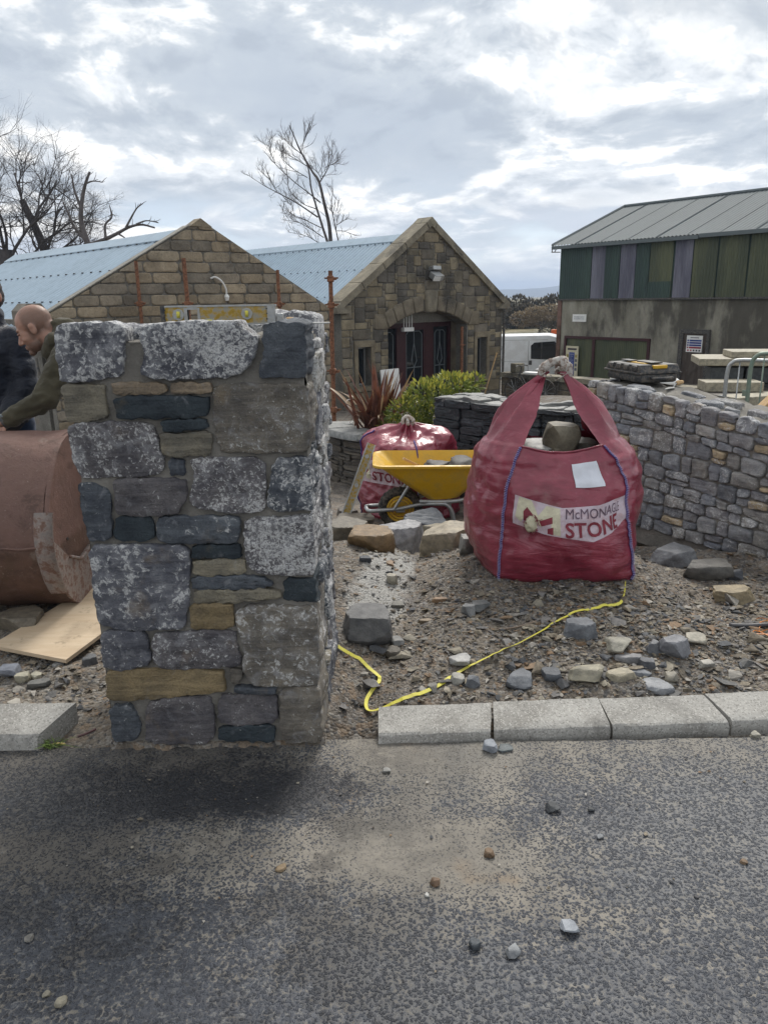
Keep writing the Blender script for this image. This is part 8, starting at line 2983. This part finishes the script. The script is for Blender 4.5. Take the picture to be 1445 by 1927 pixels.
for (p, d, L) in (((-17.0, 41, 3.6), (.9, -.1, .55), 2.5), ((-17.0, 41, 4.0), (.6, .2, .9), 2.6), ((-17.5, 41, 5.4), (.25, 0, 1), 2.6), ((-17.6, 41, 5.8), (-.5, .1, .9), 2.8), ((-16.9, 41, 3.0), (1, .1, .22), 2.1), ((-17.1, 41, 4.6), (.95, -.2, .5), 2.3)):
    grow(tb_, p, d, L, .08, 4, rs, 5, .66, .05)
tb_.build('bare_tree', 'leaning bare winter tree spreading wide twigs in front of the tall rounded tree', (-16.6, 41, -2.4), M['dark_bark'])
td = TreeB(3)
td.limb([(-14.0, 38, -2.3), (-13.9, 38, 2.0), (-13.75, 38, 4.3)], .26, .17, 'trunk', 12, 8)
for pts, r0 in (([(-13.75, 38, 4.2), (-13.95, 38, 5.2), (-13.85, 38, 6.0), (-13.6, 38, 6.8), (-13.3, 38, 7.4)], .15), ([(-13.9, 38, 5.9), (-14.1, 38, 6.6), (-14.15, 38, 7.3)], .08), ([(-13.55, 38, 6.9), (-13.2, 38, 7.0), (-12.75, 38, 6.95)], .05),
                ([(-13.75, 38, 4.3), (-14.3, 38, 5.0), (-14.5, 38, 5.6), (-14.7, 38, 6.1)], .09), ([(-13.7, 38, 4.2), (-13.0, 38.1, 4.45), (-12.4, 38.1, 4.7), (-11.8, 38.2, 5.0), (-11.2, 38.2, 5.1), (-10.6, 38.2, 4.95)], .12),
                ([(-12.9, 38, 4.5), (-12.85, 38, 5.1), (-12.5, 38, 5.45), (-12.55, 38, 5.9)], .07), ([(-11.9, 38, 4.95), (-11.6, 38, 5.4), (-11.3, 38, 5.8), (-11.0, 38, 6.0)], .06), ([(-11.4, 38, 5.1), (-10.9, 38, 5.25), (-10.35, 38, 5.15)], .05), ([(-12.3, 38, 4.7), (-12.0, 38, 4.5), (-11.85, 38, 4.2)], .05)):
    P = td.limb(pts, r0, r0 * .35, 'crown', 18, 6)
    td.twigs(P, 5, .5, .022, 0, (0, 0, .2), .5, .9)
td.build('dead_tree', 'gnarled dead tree with stubby crooked limbs above the barn ridge', (-14.0, 38, -2.3), M['bark'])

# slim tree between the two roofs, limbs laid out one by one
def cp(x, z):                                          # crop coordinates of the limb sketch -> metres at 40 m
    return ((x / 6.02 + 460 - 620) * 0.0280 - 2.51, (480 - (z / 6.02 + 220)) * 0.0245 + 3.72)


tc_ = TreeB(4)
rs = np.random.RandomState(6)


def sk(pts, r0, r1, into, tw, L, dep=1, seg=6):
    y = 40 + rs.uniform(-.25, .25)
    Q = []
    for k, (a, b) in enumerate(pts):
        x, z = cp(a, b)
        Q.append((x, y + 0.5 * k * rs.uniform(-.4, .4), z))
    P = tc_.limb(Q, r0 * .60, r1 * .6, into, len(pts) * 6, seg)
    if tw:
        tc_.twigs(P, tw, L * 1.3, .0125, dep, (0, 0, .18), .1, .62)


bx_, bz_ = cp(980, 1480)
tc_.limb([(bx_ + .1, 40, -2.4), (bx_ + .05, 40, 1.0), (bx_, 40, bz_ + .1)], .34, .23, 'trunk', 10, 9)
sk([(980, 1490), (965, 1220), (930, 1000), (880, 740), (800, 600), (690, 380), (640, 240), (600, 130)], .20, .03, 'crown', 9, .75)
sk([(945, 1420), (890, 1220), (830, 980), (790, 800), (770, 600), (720, 430)], .13, .05, 'crown', 5, .7)
for pts, r in (([(880, 740), (960, 600), (1010, 470), (1035, 375)], .06), ([(850, 1130), (640, 970), (430, 840), (300, 765), (140, 655)], .07), ([(430, 840), (370, 710), (270, 600)], .03), ([(880, 960), (760, 850), (600, 710), (430, 530), (280, 335)], .065),
               ([(430, 530), (390, 400), (360, 280)], .035), ([(760, 560), (620, 460), (480, 385)], .04), ([(760, 690), (620, 600), (520, 500), (470, 430)], .035), ([(700, 420), (590, 320), (530, 235)], .035), ([(710, 400), (745, 280), (795, 185)], .03),
               ([(880, 1250), (700, 1150), (600, 1100), (440, 1060)], .045), ([(910, 1370), (760, 1260), (640, 1190), (520, 1160)], .04), ([(930, 1490), (800, 1390), (700, 1335), (530, 1300)], .04), ([(860, 1050), (700, 980), (580, 840), (550, 700), (550, 560)], .04),
               ([(600, 1100), (580, 1000), (500, 900)], .025), ([(950, 590), (1010, 560), (1065, 530)], .025), ([(900, 700), (860, 620), (790, 580)], .04)):
    sk(pts, r, .014, 'crown', 10, .66, 2, 5)
tc_.build('bare_tree', 'slim twin-stemmed bare tree rising between the two sheet roofs', (bx_ + .1, 40, -2.4), M['bark'])
tc_ = TreeB(5)
x0, z0 = cp(1075, 1480)
tc_.limb([(x0, 39, -2.4), (x0, 39, 1), (x0, 39, z0)], .10, .07, 'trunk', 8, 6)
sk([(1075, 1490), (1035, 1260), (1005, 1020), (1020, 850), (1005, 760)], .07, .015, 'crown', 9, .6)
for pts in ([(1040, 1280), (1060, 1100), (1065, 940)], [(1045, 1230), (1110, 1190), (1180, 1140)], [(1020, 1100), (960, 1020)], [(1050, 1290), (1140, 1300), (1200, 1350), (1185, 1470)]):
    sk(pts, .03, .01, 'crown', 8, .5, 1, 4)
tc_.build('bare_tree', 'thin sapling with fine twigs beside the twin-stemmed tree', (x0, 39, -2.4), M['bark'])

# ------------------------------------------------------------------ rough hedge, bracken bank and mountains
M['scrub'] = m_leaf('scrub', (0.030, 0.028, 0.018), (0.060, 0.05, 0.032), (0.105, 0.085, 0.055), 0.8)
M['bracken'] = m_leaf('bracken', (0.12, 0.088, 0.05), (0.21, 0.155, 0.09), (0.36, 0.29, 0.19), 0.9)
rs = np.random.RandomState(15)
shp = []
for k in range(4):
    c_ = [(rs.uniform(-1.6, 1.6), rs.uniform(-.8, .8), rs.uniform(.5, 1.9)) for _ in range(9)]
    r_ = [(rs.uniform(.7, 1.3), rs.uniform(.7, 1.1), rs.uniform(.5, 1.0)) for _ in range(9)]
    v, f, t = leaf_cloud(c_, r_, 2600, 0.30, rs, 2.2, .5)
    vv, ff = MB().get if False else (v, f)
    me = new_mesh('scrub', v, f, smooth=False)
    a = me.attributes.new('tint', 'FLOAT', 'POINT')
    a.data.foreach_set('value', t.astype(np.float32))
    shp.append(me)
nscr = 0
for row, (y0, x0, x1, step, sc) in enumerate(((98, -40, 62, 3.4, 1.25), (112, -46, 70, 4.2, 1.6))):
    x = x0
    while x < x1:
        me = shp[nscr % 4]
        o = bpy.data.objects.new('hedge_bush', me)
        COL.objects.link(o)
        if not me.materials:
            me.materials.append(M['scrub'])
        y = y0 + rs.uniform(-3, 3)
        s = sc * rs.uniform(.75, 1.2)
        o.matrix_basis = Matrix.Translation((x, y, hz(x, y) - .3)) @ Matrix.Rotation(rs.uniform(0, 6.28), 4, 'Z') @ Matrix.Diagonal((s, s, s * rs.uniform(.85, 1.15), 1))
        tag(o, 'dark leafless scrub bush in the hedge line beyond the yard', 'bush', 'scrub bushes in the far hedge')
        nscr += 1
        x += step * rs.uniform(.7, 1.3)
v, f, t = leaf_cloud([(-2.2, 0, .6), (-.8, 0, 1.1), (.8, .2, 1.25), (2.2, 0, 1.2), (3.2, 0, .7), (0, -.4, .5)], [(1.4, .9, .8), (1.3, .9, .8), (1.4, 1, .8), (1.2, .9, .75), (1.1, .8, .7), (2.4, .7, .7)], 4200, .24, rs, 3.0, .3)
o = obj('bracken_bank', (v * 1.0 + np.array([17.4, 84, hz(17.4, 84) + 1.0]), f), M['bracken'], smooth=False)
set_tint(o, t)
tag(o, 'mound of dry beige bracken in front of the dark hedge', 'bracken')
v, f, t = leaf_cloud([(0, 0, .8), (1.1, .1, 1.0), (-1.2, 0, .8), (2.2, 0, .7)], [(1.3, .8, .9), (1.1, .8, .8), (1.2, .8, .8), (1.0, .7, .7)], 2600, .26, rs, 2.4, .4)
o = obj('dark_bush', (v + np.array([18.6, 80, hz(18.6, 80) - .2]), f), M['scrub'], smooth=False)
set_tint(o, t * .6)
tag(o, 'dark low bush standing before the beige bracken mound', 'bush')
# far mountains
mx = np.linspace(-2600, 3600, 240)
my = np.linspace(0, 1, 26)
MX, MY = np.meshgrid(mx, my)
ridge = np.interp(mx, [-2600, -1200, 0, 250, 430, 520, 560, 600, 660, 760, 900, 1300, 2200, 3600], [30, 46, 22, 18, 23, 30, 25, 29, 31, 46, 58, 40, 66, 30])
ridge = ridge + fbm(np.stack([mx / 90, mx * 0, mx * 0], 1), 4) * 3
prof_m = np.sin(np.clip(my, 0, 1) * math.pi * 0.5) ** 1.3
MZ = -6 + (ridge[None, :] + 6) * prof_m[:, None]
MZ += fbm(np.stack([MX / 160, MY * 4, MX * 0], -1).reshape(-1, 3), 4).reshape(MX.shape) * 5 * (prof_m * (1 - prof_m))[:, None] * 3
YYm = 2500 + MY * 700
o = link('mountains', new_mesh('mountains', np.stack([MX, YYm, MZ], -1).reshape(-1, 3), grid_faces(26, 240)), m_plain('mountain_heath', (0.06, 0.065, 0.05), 0.95, 0, 0.3, 0.01, 0.0))
tag(o, 'distant blue mountain ridge on the horizon', 'mountains', kind='structure')

# ------------------------------------------------------------------ air
m, w = mat_new('haze')
pv = w.add('ShaderNodeVolumePrincipled', {'Color': (0.62, 0.76, 1.0, 1), 'Density': 0.00042, 'Anisotropy': 0.1})
w.add('ShaderNodeOutputMaterial', {'Volume': pv.outputs[0]})
v, f = box_vf((9000, 5400, 95))
hz_o = link('haze', new_mesh('haze', v + np.array([500, 2500, 37.5]), f, smooth=False), m)
tag(hz_o, 'thin pale air between the site and the far hills', 'haze', kind='stuff')
